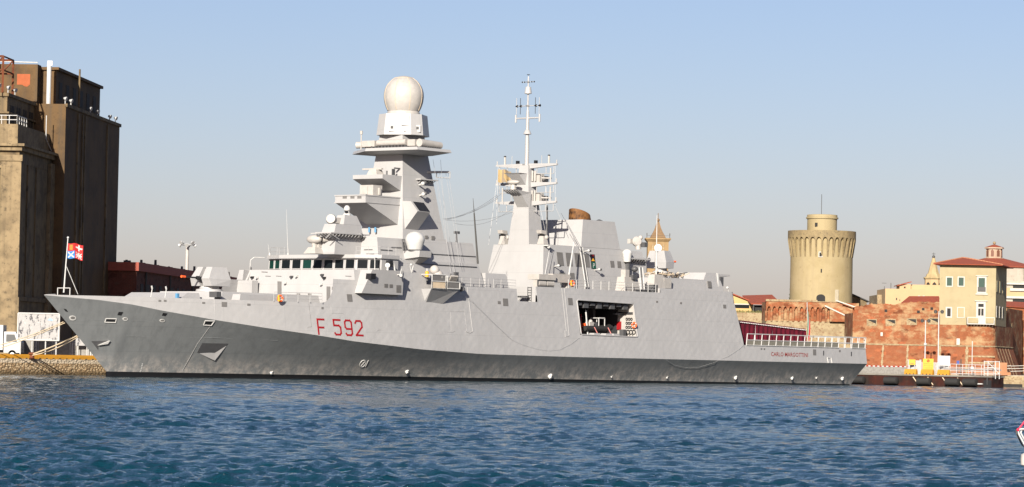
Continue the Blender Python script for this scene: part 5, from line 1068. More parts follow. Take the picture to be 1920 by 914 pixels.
for i in range(7):
    px = 8+i*30.5-(0 if i else 0); l_ = 3.9+i*2.95
    X, Y_, _ = l2w(l_, 13.0, 0)
    if first is None: first = BM.obj('barrier_block', [yb, M_HOLE]); o = first
    else: o = first.copy(); COL.objects.link(o)
    o.location = (X, Y_, 1.625); o.rotation_euler = (0, 0, TH+random.uniform(-.02, .02)); o.scale = (1.04, 1, .95); tag(o, lab[i], 'barrier', 'yellow barriers on the stone quay')
# mesh hoarding fence along the quay
fn = thing('site_fence', 'grey mesh site fence with pale posts behind the yellow barriers on the quay', 'fence', (at_Y(34, 660, 347)[0], 347, 1.63), 0)
M_MESH = worn('fence_mesh_cloth', (.40, .38, .345), (.32, .30, .27), s1=3, s2=8, bump=.1)
for i in range(5):
    m = MB(); x0 = i*2.0
    m.box((x0+.1, -.02, .15), (x0+1.9, .02, 1.95)); m.obj('mesh_panel', M_MESH, fn)
    m = MB()
    for dx in (.04, .22, 1.75, 1.95): m.tube((x0+dx, -.06, 0), (x0+dx, -.06, 2.05), .05, None, 6)
    m.tube((x0, -.06, 2.0), (x0+2, -.06, 2.0), .035); m.tube((x0, -.06, .15), (x0+2, -.06, .15), .035); m.obj('panel_frame', M_WHITE, fn)
# peeling hoarding
b0, b1 = at_Y(33, 640, 342)[0], at_Y(110.5, 640, 342)[0]
bb = thing('billboard', 'large white billboard with peeling paint standing behind the fence on the quay', 'billboard', ((b0+b1)/2, 342, 1.6)); hw = (b1-b0)/2
k = N('peeling_white_board'); k.b.inputs['Roughness'].default_value = .8
c = k.mix(k.ramp(k.noise(1.5, (1.2, 1, .55), 7, .68), .54, .57), (.25, .245, .24), (.05, .05, .055)); c = k.mix(k.ramp(k.noise(9., (1, 1, 1), 6), .58, .64), c, (.35, .33, .32)); k.col(c)
m = MB(); m.box((-hw, -.04, 2.05), (hw, .04, 4.95)); m.obj('panel', k.m, bb)
m = MB()
for a_, b_ in (((-hw, 0, 2.05), (hw, 0, 2.05)), ((hw, 0, 2.05), (hw, 0, 4.95)), ((hw, 0, 4.95), (-hw, 0, 4.95)), ((-hw, 0, 4.95), (-hw, 0, 2.05))): m.tube(Vector(a_)+Vector((0, -.05, 0)), Vector(b_)+Vector((0, -.05, 0)), .08, None, 6)
m.obj('frame', M_WHITE, bb); m = MB()
for x in (-hw+.3, -hw*.3, hw*.35, hw-.3): m.tube((x, .1, 0), (x, .1, 4.8), .08)
m.obj('post', M_GALV, bb); m = MB(); m.slab([(hw*.42, -.05, 4.25), (hw*.72, -.05, 4.2), (hw*.55, -.05, 4.5)], (0, -1, 0), 0, .02); m.obj('blue_mark', plain('faded_blue', (.22, .36, .52), .8), bb)
X, Y_ = at_Y(154.5, 650, 346)[0], 346; sg = thing('small_sign', 'small white sign on twin posts beside the ship stem', 'sign', (X, Y_, 1.6), .1)
m = MB(); m.box((-.75, -.04, 1.55), (.75, .04, 2.4)); m.obj('panel', k.m, sg); m = MB(); m.tube((-.5, .06, 0), (-.5, .06, 2.3), .05); m.tube((.5, .06, 0), (.5, .06, 2.3), .05); m.obj('post', M_WHITE, sg)
# lorry
X, Y_ = quay_pt(2, 344); lo = thing('box_lorry', 'white box lorry with grey cab parked at the left edge behind the fence', 'lorry', (X, Y_, 1.62), 0)
m = MB(); m.box((-5.2, -1.2, .9), (.35, 1.2, 3.6)); m.obj('cargo_box', M_WHITE, lo)
m = MB(); m.loft([(.45, -1.15, .6), (2.35, -1.15, .6), (2.35, 1.15, .6), (.45, 1.15, .6)], [(.45, -1.15, 1.75), (2.3, -1.15, 1.75), (2.3, 1.15, 1.75), (.45, 1.15, 1.75)]).loft([(.45, -1.15, 1.751), (2.3, -1.15, 1.751), (2.3, 1.15, 1.751), (.45, 1.15, 1.751)], [(.45, -1.05, 2.9), (1.7, -1.05, 2.9), (1.7, 1.05, 2.9), (.45, 1.05, 2.9)]); cab = m.obj('cab', M_GREY, lo)
m = MB(); m.slab([(.7, -1.155, 1.8), (1.9, -1.155, 1.8), (1.6, -1.07, 2.6), (.7, -1.07, 2.6)], (0, -1, .06), 0, .02); m.obj('window', M_GLASS, cab)
m = MB(); m.box((-5.2, -.5, .6), (2.2, .5, .9)); m.obj('chassis', M_DARK, lo)
for x in (-4, -2.9, 1.4):
    for y in (-1.0, 1.0): m = MB(); m.tube((x, y-.15, .45), (x, y+.15, .45), .45, None, 16); wq = m.obj('wheel', M_RUBBER, lo); m = MB(); m.tube((x, y-.17, .45), (x, y+.17, .45), .22, None, 12); m.obj('rim', M_GALV, wq)
# bollard and mooring lines
Xb, Yb = at_Y(60, 668, 335.2)[0], 335.2; bo = tag(MB().lathe((0, 0, 0), [(.34, 0), (.26, .1), (.24, .4), (.4, .5), (.42, .62), (.2, .72)], 16).obj('bollard', M_RUST, None, True), 'rusty mooring bollard on the quay edge holding the lower bow line', 'bollard'); bo.location = (Xb, Yb, 1.62)
def rope(name, pts, r, mat, label, cat='mooring line', group='mooring lines at the bow'):
    m = MB(); o_ = pts[0]; m.path([tuple(Vector(p)-Vector(o_)) for p in pts], r, 6); o = m.obj(name, mat, None, True); o.location = o_; tag(o, label, cat, group)
h1 = Vector(l2w(*HP(131, 604))); h1 = Vector(l2w(3.0, .2, at_y(131, 604.5, 0)[1])); 
le = Vector((at_Y(-60, 641, 338)[0], 338, 1.9))
rope('mooring_line', cate(h1, le+Vector((0, 0, .3)), .35, 16), .05, M_ROPE, 'pale upper mooring line from the bow, upper strand of the pair crossing the peeling billboard')
rope('mooring_line', cate(h1+Vector((.2, -.3, -.1)), le+Vector((0, -1, -.35)), .25, 16), .045, M_ROPE, 'pale mooring line from the bow, lower strand of the pair crossing the peeling billboard')
h2 = Vector(l2w(5.6, -.1, at_y(151, 624.5, 0)[1]))
rope('mooring_line', cate(h2, (Xb, Yb, 2.1), .1, 10), .085, M_ROPE, 'thick tan mooring line running from the stem down to the rusty bollard')
rope('mooring_line', cate(h2+Vector((.1, -.1, 0)), (Xb+.1, Yb-.2, 2.0), .35, 10), .06, M_ROPE, 'slack second tan mooring line beside the thick one at the rusty bollard')
# lines along the side
def sline(pts, r, label):
    P_ = [Vector(l2w(*HP(*p, .12))) for p in pts]; rope('side_line', P_, r, M_GALV, label, 'line', None)
sline([(958, 636), (971, 642.5), (985, 648), (1010, 655), (1030, 657.5), (1050, 655), (1070, 645), (1087, 632)], .010, 'thin slack line hanging in a curve below the open boat bay')
sline([(1250, 676), (1265, 685), (1285, 689.5), (1310, 689), (1340, 680), (1365, 668), (1385, 655), (1394, 647)], .012, 'pale line looping down the side below the ship flight deck corner')
rope('side_line', [Vector(l2w(*HP(866, 553, .3))), Vector(l2w(*HP(885, 565, .2))), Vector(l2w(*HP(925, 605, .15))), Vector(l2w(*HP(958, 636, .12)))], .014, M_STAY, 'thin line running down the side aft of the launcher platform', 'line')
# ================================================================== right bank
M_BRICK = brickwork('fortress_brick', (.43, .125, .05), (.33, .095, .038), (.42, .21, .10), (.55, .36, .19), 2.4, (.48, .60), da=.3)
M_BRICKD = brickwork('fortress_scarp_brick', (.41, .125, .05), (.34, .10, .042), (.40, .18, .09), (.46, .22, .10), 2.4, (.55, .7), da=.2)
M_STONE = worn('pale_rubble_stone', (.56, .44, .26), (.44, .33, .19), (.34, .20, .11), .8, 3.0, t3=(.5, .62), bump=.8, bd=.2)
M_TOWER = worn('tower_render', (.53, .425, .235), (.48, .38, .20), (.36, .27, .14), .3, .9, t3=(.58, .75), streak=.55, sc=(.22, .17, .10), bump=.2)
M_CROWN = worn('weathered_crown_stone', (.42, .32, .165), (.34, .255, .135), (.22, .17, .10), .5, 2.2, t3=(.5, .68), streak=.5, sc=(.12, .095, .06), bump=.4)
M_CHURCH = worn('church_plaster', (.62, .55, .45), (.54, .47, .38), (.42, .36, .29), .4, 1.4, streak=.3)
M_TRIM = plain('white_stone_trim', (.37, .35, .31), .7); M_PLAST = worn('ochre_plaster', (.54, .45, .265), (.49, .405, .235), (.39, .32, .20), .35, 1.2, t3=(.58, .74), bump=.1, streak=.25, sc=(.3, .24, .15))
M_PEACH = worn('peach_plaster', (.72, .50, .27), (.68, .47, .26), s1=.3, bump=.05); M_YHOUSE = worn('yellow_plaster', (.76, .53, .22), (.70, .48, .2), s1=.3, bump=.05)
def tiles(name):
    k = N(name); k.b.inputs['Roughness'].default_value = .85; w_ = k.n('ShaderNodeTexWave', wave_type='BANDS', bands_direction='X', Scale=1.5, Distortion=.6); k.l(k.co(), w_.inputs['Vector'])
    c = k.mix(k.ramp(k.noise(1.8, detail=7), .35, .7), (.27, .05, .018), (.19, .04, .017)); c = k.mix(k.ramp(k.noise(6.), .55, .75, 0, .6), c, (.30, .11, .05)); c = k.mix(k.ramp(w_.outputs['Fac'], .0, .35, .45, 0), c, (.16, .04, .02)); k.col(c); k.bump(w_.outputs['Fac'], .6, .1); return k.m
M_TILE = tiles('terracotta_tiles'); M_SHUT = plain('green_shutter', (.008, .035, .022), .5); M_OCH = worn('ochre_stone', (.43, .29, .14), (.35, .23, .11), s1=.5, bump=.1)
# ---- round keep
TX, TY = 55.85, 566.0
keep = thing('round_tower', 'tall round sand coloured stone keep with machicolated crown and small drum on top', 'tower', (TX, TY, 1.6))
R = 5.62
m = MB(); m.lathe((0, 0, -1.6), [(R+.12, 1.6), (R, 14), (R-.05, 26.0)], 72); body = m.obj('shaft', M_TOWER, keep, True)
nA, zA0, zA1 = 34, 23.9, 25.2
m = MB(); zc = -1.6; Ro = 6.12
rows_o, rows_i = [], []
NS = nA*10
for i in range(NS+1):
    t = 2*math.pi*i/NS; u = (i % 10)/10*2-1; hb_ = zA0+.95+ (0 if abs(u) > .72 else .62*math.sqrt(max(0, 1-(u/.72)**2)))
    c_, s_ = math.cos(t), math.sin(t)
    rows_o.append([(Ro*c_, Ro*s_, hb_+zc), (Ro*c_, Ro*s_, 26.7+zc), ((Ro-.35)*c_, (Ro-.35)*s_, 26.7+zc), ((R-.1)*c_, (R-.1)*s_, hb_+zc), (Ro*c_, Ro*s_, hb_+zc)])
m.grid(rows_o); cr = m.obj('crown', M_CROWN, keep)
m = MB()
for i in range(nA):
    t = 2*math.pi*i/nA; c_, s_ = math.cos(t), math.sin(t); q_ = lambda r, w_, z: (r*c_-w_*s_, r*s_+w_*c_, z+zc)
    m.loft([q_(R-.1, -.14, 22.0), q_(R-.1, .14, 22.0), q_(R+.02, .14, 22.0), q_(R+.02, -.14, 22.0)], [q_(R-.1, -.16, 24.9), q_(R-.1, .16, 24.9), q_(Ro-.02, .16, 24.9), q_(Ro-.02, -.16, 24.9)])
m.obj('corbels', M_CROWN, cr)
m = MB(); m.lathe((0, 0, zc), [(2.68, 26), (2.68, 28.9), (2.9, 28.95), (2.9, 29.2), (2.75, 29.25), (2.72, 29.65), (2.4, 29.7), (.01, 29.8)], 40); drum = m.obj('drum', M_TOWER, keep, True)
m = MB(); m.tube((-.15, 0, 29.6+zc), (-.15, 0, 33.4+zc), .05); m.obj('mast', M_STEELD, drum)
def tow(px, py, w_, h_, mat, name, par, r=R, e=.04, arch=False):
    Yd = TY-r; X, Z = at_Y(px, py, Yd); x = X-TX; m = MB(); yy = -math.sqrt(max(.1, r*r-x*x)); z = Z-1.6
    pts = [(x-w_/2, yy-e, z-h_/2), (x+w_/2, yy-e, z-h_/2), (x+w_/2, yy-e, z+h_/2)]+([(x+w_/2*math.cos(t), yy-e, z+h_/2+w_*.35*math.sin(t)) for t in np.linspace(.3, math.pi-.3, 6)] if arch else [])+[(x-w_/2, yy-e, z+h_/2)]
    m.slab(pts, (0, -1, 0), -.35, .03); return m.obj(name, mat, par)
w_ = tow(1538.5, 477.5, .72, 1.0, M_TRIM, 'window', body); tow(1538.5, 477.5, .42, .7, M_HOLE, 'pane', w_, e=.08)
tow(1540, 508, .22, .65, M_HOLE, 'arrow_slit', body); w_ = tow(1539, 561.5, 1.55, .7, M_HOLE, 'doorway', body, arch=True); tow(1531.5, 421.5, .6, .7, M_HOLE, 'window', drum, 2.68)
tow(1568, 555, .9, 2.2, plain('bare_plaster', (.27, .235, .17), .9), 'plaster_patch', body)
# ---- curtain wall with blind arches, ramp and rubble wall
cw = thing('arched_rampart', 'brick rampart wall with a row of blind arches below the round tower', 'rampart', (48, 512, 1.6))
def cwp(px, py, Yd=512): X, Z = at_Y(px, py, Yd); return (X-48, Z-1.6)
x0, zt = cwp(1437, 565); x1, _ = cwp(1600, 565); zb = cwp(1437, 601)[1]; 
m = MB(); m.box((x0, .5, -1), (x1+8, 9, zb)); m.obj('base', M_STONE, cw)
m = MB(); m.box((x0, .55, zb), (x1+1, 9, zt-.05)); m.obj('back_wall', M_BRICK, cw)
xa1 = cwp(1580, 565)[0]; na = 14; m = MB(); rows = []
zspr = cwp(1437, 583)[1]
for i in range(na*12+1):
    u = (i % 12)/12*2-1; x = x0+(xa1-x0)*i/(na*12); zz = zspr-1.9*0 if abs(u) > .68 else zspr+.75*math.sqrt(max(0, 1-(u/.68)**2)); ztop = zt
    rows.append([(x, .0, zz), (x, .0, ztop), (x, .6, ztop), (x, .6, zz), (x, 0, zz)])
m.grid(rows)
for i in range(na+1):
    x = x0+(xa1-x0)*(i)/na; m.loft([(x-.16, .3, zb-.1), (x+.16, .3, zb-.1), (x+.16, .6, zb-.1), (x-.16, .6, zb-.1)], [(x-.19, 0, zspr), (x+.19, 0, zspr), (x+.19, .6, zspr), (x-.19, .6, zspr)])
m.obj('blind_arches', M_BRICK, cw)
m = MB(); m.box((x0-.1, -.12, zt), (xa1, 1, zt+.14)); m.box((x0, 1, zt+.14), (xa1-4, 1.2, zt+.35)); m.obj('coping', M_STONE, cw)
xr0, zr0 = cwp(1556, 566); xr1, zr1 = cwp(1612, 588)
m = MB(); m.loft([(xr0, -.3, zb), (xr1, -.3, zb), (xr1, 3, zb), (xr0, 3, zb)], [(xr0, -.3, zt+.05), (xr1, -.3, zr1), (xr1, 3, zr1), (xr0, 3, zt+.05)]); m.obj('ramp_wall', M_BRICK, cw)
xs0, zs0 = cwp(1546, 575); xs1, zs1 = cwp(1584, 593); m = MB(); m.slab([(xs0, -.32, zs0), (xs1, -.32, zs1), (xs1, -.32, zs1+.22), (xs0, -.32, zs0+.22)], (0, -1, 0), 0, .15); xs0, zs0 = cwp(1567, 565); xs1, zs1 = cwp(1625, 585); m.slab([(xs0, -.32, zs0), (xs1, -.32, zs1), (xs1, -.32, zs1+.2), (xs0, -.32, zs0+.2)], (0, -1, 0), 0, .12); m.obj('coping', M_TRIM, cw)
# rubble bastion left of it, under the yellow house
t_ = thing('rubble_wall', 'low rough rubble wall topped with dry scrub below the yellow house', 'wall', (40, 530, 1.6)); m = MB(); a_ = at_Y(1376, 586, 530); b_ = at_Y(1440, 590, 530); m.box((a_[0]-46, 0, 0), (b_[0]-40, 6, a_[1]-1.6)); m.obj('stonework', M_STONE, t_)
m = MB(); r3 = random.Random(3)
for k_ in range(260):
    x = r3.uniform(a_[0]-40, b_[0]-40); h_ = r3.uniform(.1, .5); m.tube((x, r3.uniform(0, 2), a_[1]-1.6), (x+r3.uniform(-.2, .2), r3.uniform(0, 2), a_[1]-1.6+h_), .05, .01, 3)
m.obj('scrub', plain('dry_scrub', (.16, .15, .05), .9), t_)
# yellow house
yh = thing('yellow_house', 'small yellow house with a long red tiled roof left of the round tower', 'house', (42, 562, 1.6))
def yp(px, py, Yd=562): X, Z = at_Y(px, py, Yd); return X-42, Z-1.6
xe, ze = yp(1412, 569); xl = yp(1345, 555)[0]; zr = yp(1376, 552.5)[1]; zg = yp(1376, 586)[1]
m = MB(); m.add([(xl, 0, zg-3), (xe, 0, zg-3), (xe, 0, ze), (xl+2.5, 0, zr), (xl, 0, zr-.4)], [(0, 1, 2, 3, 4)]); m.box((xl, .02, zg-3), (xe, 14, ze)); m.loft([(xl, 0.01, ze), (xe, .01, ze), (xe, 14, ze), (xl, 14, ze)], [(xl+2, .01, zr-.05), (xl+2.6, .01, zr-.05), (xl+2.6, 14, zr-.05), (xl+2, 14, zr-.05)]); m.obj('wall', M_YHOUSE, yh)
m = MB(); m.slab([(xl+2.2, -.5, zr+.15), (xe+.6, -.5, ze-.1), (xe+.6, 22, ze-.1), (xl+2.2, 22, zr+.15)], (.4, 0, 1), 0, .2); m.obj('roof', M_TILE, yh)
m = MB(); a_ = yp(1388, 575); m.box((a_[0]-1.6, -.06, a_[1]-.3), (a_[0]+1.6, .05, a_[1]+.3)); m.obj('window', M_GLASS, yh); m = MB(); m.box((a_[0]-1.7, -.08, a_[1]+.32), (a_[0]+1.7, .05, a_[1]+.5)); m.obj('window_trim', M_TRIM, yh)
# lean-to roof, its deep shade painted as a near-black back wall
lt = thing('tiled_shed', 'open-fronted shed with a red tiled roof between the yellow house and the arched rampart', 'shed', (45.3, 558, 1.6)); a_ = at_Y(1412, 569, 558); b_ = at_Y(1456, 562, 558)
m = MB(); m.slab([(a_[0]-45.3-.4, -.3, a_[1]-1.6-.2), (b_[0]-45.3+1, -.3, b_[1]-1.6-1.0), (b_[0]-45.3, 10, b_[1]-1.6+.9), (a_[0]-45.3-1.2, 10, a_[1]-1.6+1.4)], (0, -.1, 1), 0, .18); m.obj('roof', M_TILE, lt)
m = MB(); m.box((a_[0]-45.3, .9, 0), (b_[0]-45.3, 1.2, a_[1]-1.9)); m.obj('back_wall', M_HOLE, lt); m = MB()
for x in (a_[0]-45.2, b_[0]-45.5): m.tube((x, 0, 0), (x, 0, a_[1]-2), .12)
m.obj('post', M_STEELD, lt)
# ---- bastion with scarp, and the palace on it
BO = Vector((65, 490, 1.6)); bs = thing('fortress_bastion', 'red brick fortress bastion with sloping buttressed scarp, stone cordon and gun embrasures', 'bastion', BO)
def bp(px, py, Yd=490): X, Z = at_Y(px, py, Yd); return X-BO.x, Z-1.6
xL = bp(1599, 600)[0]; xC = bp(1866, 650)[0]; zc_ = bp(1740, 648)[1]; zT = bp(1700, 589)[1]; zP = bp(1815, 610)[1]; zB = .02
dB = Vector((.276, .961, 0))
# plan of the cordon: left edge, front, rounded corner, right flank
front = [(xL, 0), (xL+1, 0), (xC-1.6, 0)]+[(xC-1.6+1.9*math.sin(t), 1.55-1.55*math.cos(t)) for t in np.linspace(.2, 1.25, 5)]
e_ = Vector((front[-1][0], front[-1][1], 0)); front += [tuple((e_+dB*s_)[:2]) for s_ in (6, 14, 22)]
xi = bp(1762, 600)[0]
def norm2(i):
    a_ = Vector(front[max(0, i-1)]); b_ = Vector(front[min(len(front)-1, i+1)]); d_ = (b_-a_).normalized(); return Vector((d_.y, -d_.x))
m = MB(); rows = []
for i, p in enumerate(front):
    n_ = norm2(i); top = zT if p[0] < xi+.3 else zP
    rows.append([(p[0], p[1], zc_), (p[0], p[1], top)])
# split the top step: left part at parapet height, right part lower under the palace
lw_ = [(xL, 0), (xi, 0)]
m.grid([[(xL, 0, zc_), (xL, 0, zT)], [(xi, 0, zc_), (xi, 0, zT)]]); m.grid([[(xi, 0, zc_), (xi, 0, zP)]]+[[(p[0], p[1], zc_), (p[0], p[1], zP)] for p in front[2:]])
m.grid([[(xL, 0, zT), (xL, 12, zT)], [(xi, 0, zT), (xi, 12, zT)]]); m.add([(xL, 0, zc_), (xL, 12, zc_), (xL, 12, zT), (xL, 0, zT)], [(0, 1, 2, 3)]); m.add([(p[0], p[1], zP-.0) for p in front[2:]]+[(xi, 22, zP), (xi, 0, zP)], [tuple(range(len(front)))]); m.obj('upper_wall', M_BRICK, bs)
m = MB(); m.grid([[(p[0], p[1], zc_), (p[0]+norm2(i).x*1.5, p[1]+norm2(i).y*1.5, zB)] for i, p in enumerate(front)]); m.obj('scarp', M_BRICKD, bs)
m = MB()
for i in range(len(front)-1):
    a_, b_ = front[i], front[i+1]; m.tube((a_[0], a_[1], zc_), (b_[0], b_[1], zc_), .14, None, 8)
m.obj('cordon', M_STONE, bs)
for px, dx in ((1656, -6), (1702, -5), (1762, -4), (1813, -4)):
    x_, _ = bp(px, 650); xb_, _ = bp(px+dx, 695); m = MB(); rr = random.Random(px)
    for k_ in range(9):
        t0, t1 = k_/9, (k_+1)/9; w_ = .17 if k_ % 2 else .11
        if px > 1750: w_ *= 1.5
        q_ = lambda t, s: (x_+(xb_-x_)*t+s*w_, -1.5*t-.06, zc_+(zB-zc_)*t)
        m.slab([q_(t0, -1), q_(t0, 1), q_(t1, 1), q_(t1, -1)], (0, -1, .35), -.1, .03)
    m.obj('stone_quoins', M_STONE, bs)
for k_ in range(5):
    s_ = 1+k_*3.6; p_ = e_+dB*s_; n_ = Vector((dB.y, -dB.x, 0)); m = MB(); m.slab([p_-dB*.14+Vector((0, 0, zc_)), p_+dB*.14+Vector((0, 0, zc_)), p_+dB*.14+n_*1.5+Vector((0, 0, zB)), p_-dB*.14+n_*1.5+Vector((0, 0, zB))], n_+Vector((0, 0, .35)), -.1, .04); m.obj('stone_quoins', M_STONE, bs)
m = MB()
for py_ in (667, 679):
    a_ = bp(1815, py_); b_ = bp(1864, py_+2); t_ = (zc_-a_[1])/(zc_-zB); m.slab([(a_[0], -1.5*t_-.05, a_[1]), (b_[0], -1.5*t_-.05, a_[1]), (b_[0], -1.5*t_-.12, a_[1]-.25), (a_[0], -1.5*t_-.12, a_[1]-.25)], (0, -1, .35), -.1, .04)
m.obj('stone_bands', M_STONE, bs)
for px, py in ((1634, 605), (1669.5, 605), (1709, 603.5), (1750, 602.5)):
    a_ = bp(px-9, py-6.5); b_ = bp(px+10, py+6.5); m = MB(); m.slab([(a_[0], 0, a_[1]), (b_[0], 0, a_[1]), (b_[0], 0, b_[1]), (a_[0], 0, b_[1])], (0, -1, 0), -.3, .04); em = m.obj('embrasure', M_STONE, bs)
    a_ = bp(px-7.5, py-5); b_ = bp(px+8.5, py-4.5); c_ = bp(px+8.5, py+2.5); m = MB(); m.slab([(a_[0], 0, a_[1]), (b_[0], 0, b_[1]), (c_[0], 0, c_[1])], (0, -1, 0), .04, .07); m.obj('dark_throat', M_HOLE, em)
for (px, py, w_, h_) in ((1796.5, 641, 6, 12), (1653, 627, 4, 7)):
    a_ = bp(px-w_/2, py-h_/2); b_ = bp(px+w_/2, py+h_/2); m = MB(); m.slab([(a_[0], 0, a_[1]), (b_[0], 0, a_[1]), (b_[0], 0, b_[1]), (a_[0], 0, b_[1])], (0, -1, 0), -.1, .05); m.obj('stone_plaque', M_TRIM, bs)
# ruined upper works behind the parapet
ru = thing('ruined_rampart', 'crumbling brick rampart with small square openings and a red tiled slope behind the bastion parapet', 'ruin', (60, 505, 1.6))
rp = lambda px, py: (at_Y(px, py, 505)[0]-60, at_Y(px, py, 505)[1]-1.6)
m = MB(); r4 = random.Random(9); prof = [(1602, 576), (1618, 574), (1634, 570), (1646, 571), (1660, 569), (1672, 572), (1690, 569.5), (1712, 566), (1740, 567), (1768, 567)]
pp_ = []
for (ax_, ay_), (bx_, by_) in zip(prof[:-1], prof[1:]):
    for k_ in range(5): pp_.append((ax_+(bx_-ax_)*k_/5, ay_+(by_-ay_)*k_/5+r4.uniform(-1.3, 1.3)))
rows = [[(*[rp(px, py)[0]], 0, 6), (rp(px, py)[0], 0, rp(px, py)[1]), (rp(px, py)[0], 3, rp(px, py)[1]-.1), (rp(px, py)[0], 3, 6)] for px, py in pp_]; m.grid(rows); m.obj('wall', M_BRICK, ru)
for px, py, w_ in ((1722, 585, 5), (1731, 580, 4.5), (1747, 579, 5), (1661, 583, 5)):
    a_ = rp(px-w_/2, py-w_/2); b_ = rp(px+w_/2, py+w_/2); m = MB(); m.slab([(a_[0], 0, a_[1]), (b_[0], 0, a_[1]), (b_[0], 0, b_[1]), (a_[0], 0, b_[1])], (0, -1, 0), -.1, .05); m.obj('opening', M_HOLE, ru)
m = MB(); a_ = rp(1686, 572); b_ = rp(1712, 560); c_ = rp(1768, 560); d_ = rp(1768, 573); m.slab([(a_[0], .4, a_[1]), (d_[0], .4, d_[1]-.1), (c_[0], 5, c_[1]+.4), (b_[0], 5, b_[1]+.4)], (0, -1, 1), -.1, .1); m.obj('tiled_slope', M_TILE, ru)
# palace
PO = Vector((at_Y(1763, 610, 489)[0], 490.4, 1.6+zP)); pal = thing('palace', 'ochre plastered two-storey palace with red hipped roof and stone balcony on the bastion corner', 'palace', PO)
wF = at_Y(1867, 560, 490.4)[0]-PO.x; zE = at_Y(1815, 497.5, 490.4)[1]-PO.z; dP = dB; D = 13.4
fp = [(0, 0), (wF, 0), tuple((Vector((wF, 0, 0))+dP*D)[:2]), tuple((Vector((0, 0, 0))+dP*D)[:2])]
m = MB(); m.prism(fp, 0, fp, zE); pw = m.obj('wall', M_PLAST, pal)
ov = .95; ctr = Vector((sum(p[0] for p in fp)/4, sum(p[1] for p in fp)/4))
eo = [(-1.15, -1.0), (wF+.85, -1.0), (fp[2][0]+1.2, fp[2][1]+.8), (fp[3][0]-.8, fp[3][1]+.8)]
m = MB(); r0, r1 = (wF*.5, D*.42), (wF*.5+dP.x*D*.35, D*.62); zR = zE+1.35
m.loft([(p[0], p[1], zE-.0) for p in eo], [(p[0], p[1], zE+.12) for p in eo]); m.add([(p[0], p[1], zE+.13) for p in eo]+[(r0[0], r0[1], zR), (r1[0], r1[1], zR)], [(0, 1, 4), (1, 2, 5, 4), (2, 3, 5), (3, 0, 4, 5)]); rf = m.obj('roof', M_TILE, pal)
m = MB()
for a_, b_ in (((*eo[0], zE+.13), (*r0, zR)), ((*eo[1], zE+.13), (*r0, zR)), ((*eo[1], zE+.13), (*r1, zR)), ((*r0, zR), (*r1, zR))):
    for k_ in range(14): q0 = Vector(a_).lerp(Vector(b_), k_/14); q1 = Vector(a_).lerp(Vector(b_), (k_+.7)/14); m.tube(q0+Vector((0, 0, .03)), q1+Vector((0, 0, .03)), .10, None, 5)
m.obj('ridge_tiles', plain('ridge_tile', (.34, .15, .08), .85), rf)
def palwin(px, py, w_, h_, fill, trim=.16, name='window', shutter=False, par=pw):
    X, Z = at_Y(px, py, 490.4); x, z = X-PO.x, Z-PO.z; m = MB(); m.box((x-w_/2-trim, -.06, z-h_/2-trim), (x+w_/2+trim, .1, z+h_/2+trim)); f_ = m.obj(name, M_TRIM, par); m = MB(); m.box((x-w_/2, -.085, z-h_/2), (x+w_/2, -.055, z+h_/2)); g_ = m.obj('shutter' if fill is M_SHUT else 'pane', fill, f_)
    return f_, x, z
palwin(1780, 528.5, .78, 1.28, M_SHUT); palwin(1802, 528.5, .78, 1.28, M_SHUT); palwin(1779, 586, .55, 1.25, M_HOLE, .22); palwin(1801.5, 586.3, .95, 1.45, M_PLAST, .12, 'blind_window')
f_, x, z = palwin(1840.5, 534.5, 1.0, 2.15, M_SHUT, .24); m = MB(); m.box((x-.95, -.2, z+1.36), (x+.95, .05, z+1.48)); m.box((x-.95, -.2, z-1.55), (x+.95, .05, z-1.35)); m.obj('window_hood', M_TRIM, f_); m = MB(); m.box((x-.62, -.16, z-1.05), (x+.62, -.13, z-.35)); m.obj('guard_rail', M_STEELD, f_)
f_, x, z = palwin(1839, 585, .95, 2.7, M_TRIM, .26, 'balcony_door'); m = MB(); m.box((x-.42, -.1, z+.75), (x+.42, -.08, z+1.25)); m.box((x-.42, -.1, z-.6), (x-.06, -.08, z+.5)); m.box((x+.06, -.1, z-.6), (x+.42, -.08, z+.5)); m.obj('pane', M_HOLE, f_); m = MB(); m.box((x-.98, -.22, z+1.62), (x+.98, .05, z+1.75)); m.obj('window_hood', M_TRIM, f_)
xb0, zb0 = at_Y(1814, 608, 489)[0]-PO.x, at_Y(1814, 608, 489)[1]-PO.z; xb1 = at_Y(1865, 608, 489)[0]-PO.x
m = MB(); m.box((xb0, -1.25, zb0-.02), (xb1, -.01, zb0+.14)); m.box((xb0, -1.25, zb0+1.0), (xb1, -1.1, zb0+1.12)); m.box((xb0, -1.22, zb0+.15), (xb0+.12, 0, zb0+1.0)); m.box((xb1-.12, -1.22, zb0+.15), (xb1, 0, zb0+1.0)); m.box((x-.55, -1.2, zb0+.14), (x+.6, -1.08, zb0+1.0)); bal = m.obj('balcony', M_TRIM, pal)
m = MB()
for k_ in range(9): xx = xb0+.2+(xb1-xb0-.4)*k_/8; m.loft([(xx-.08, -.3, zb0-.42), (xx+.08, -.3, zb0-.42), (xx+.08, 0, zb0-.42), (xx-.08, 0, zb0-.42)], [(xx-.08, -1.1, zb0-.03), (xx+.08, -1.1, zb0-.03), (xx+.08, 0, zb0-.03), (xx-.08, 0, zb0-.03)])
m.obj('balcony_brackets', M_TRIM, bal)
m = MB(); m.box((xb0+.15, -1.17, zb0+.2), (x-.6, -1.12, zb0+.95)); m.box((x+.65, -1.17, zb0+.2), (xb1-.15, -1.12, zb0+.95)); m.obj('balcony_infill', M_PLAST, bal)
nP = Vector((dP.y, -dP.x, 0))
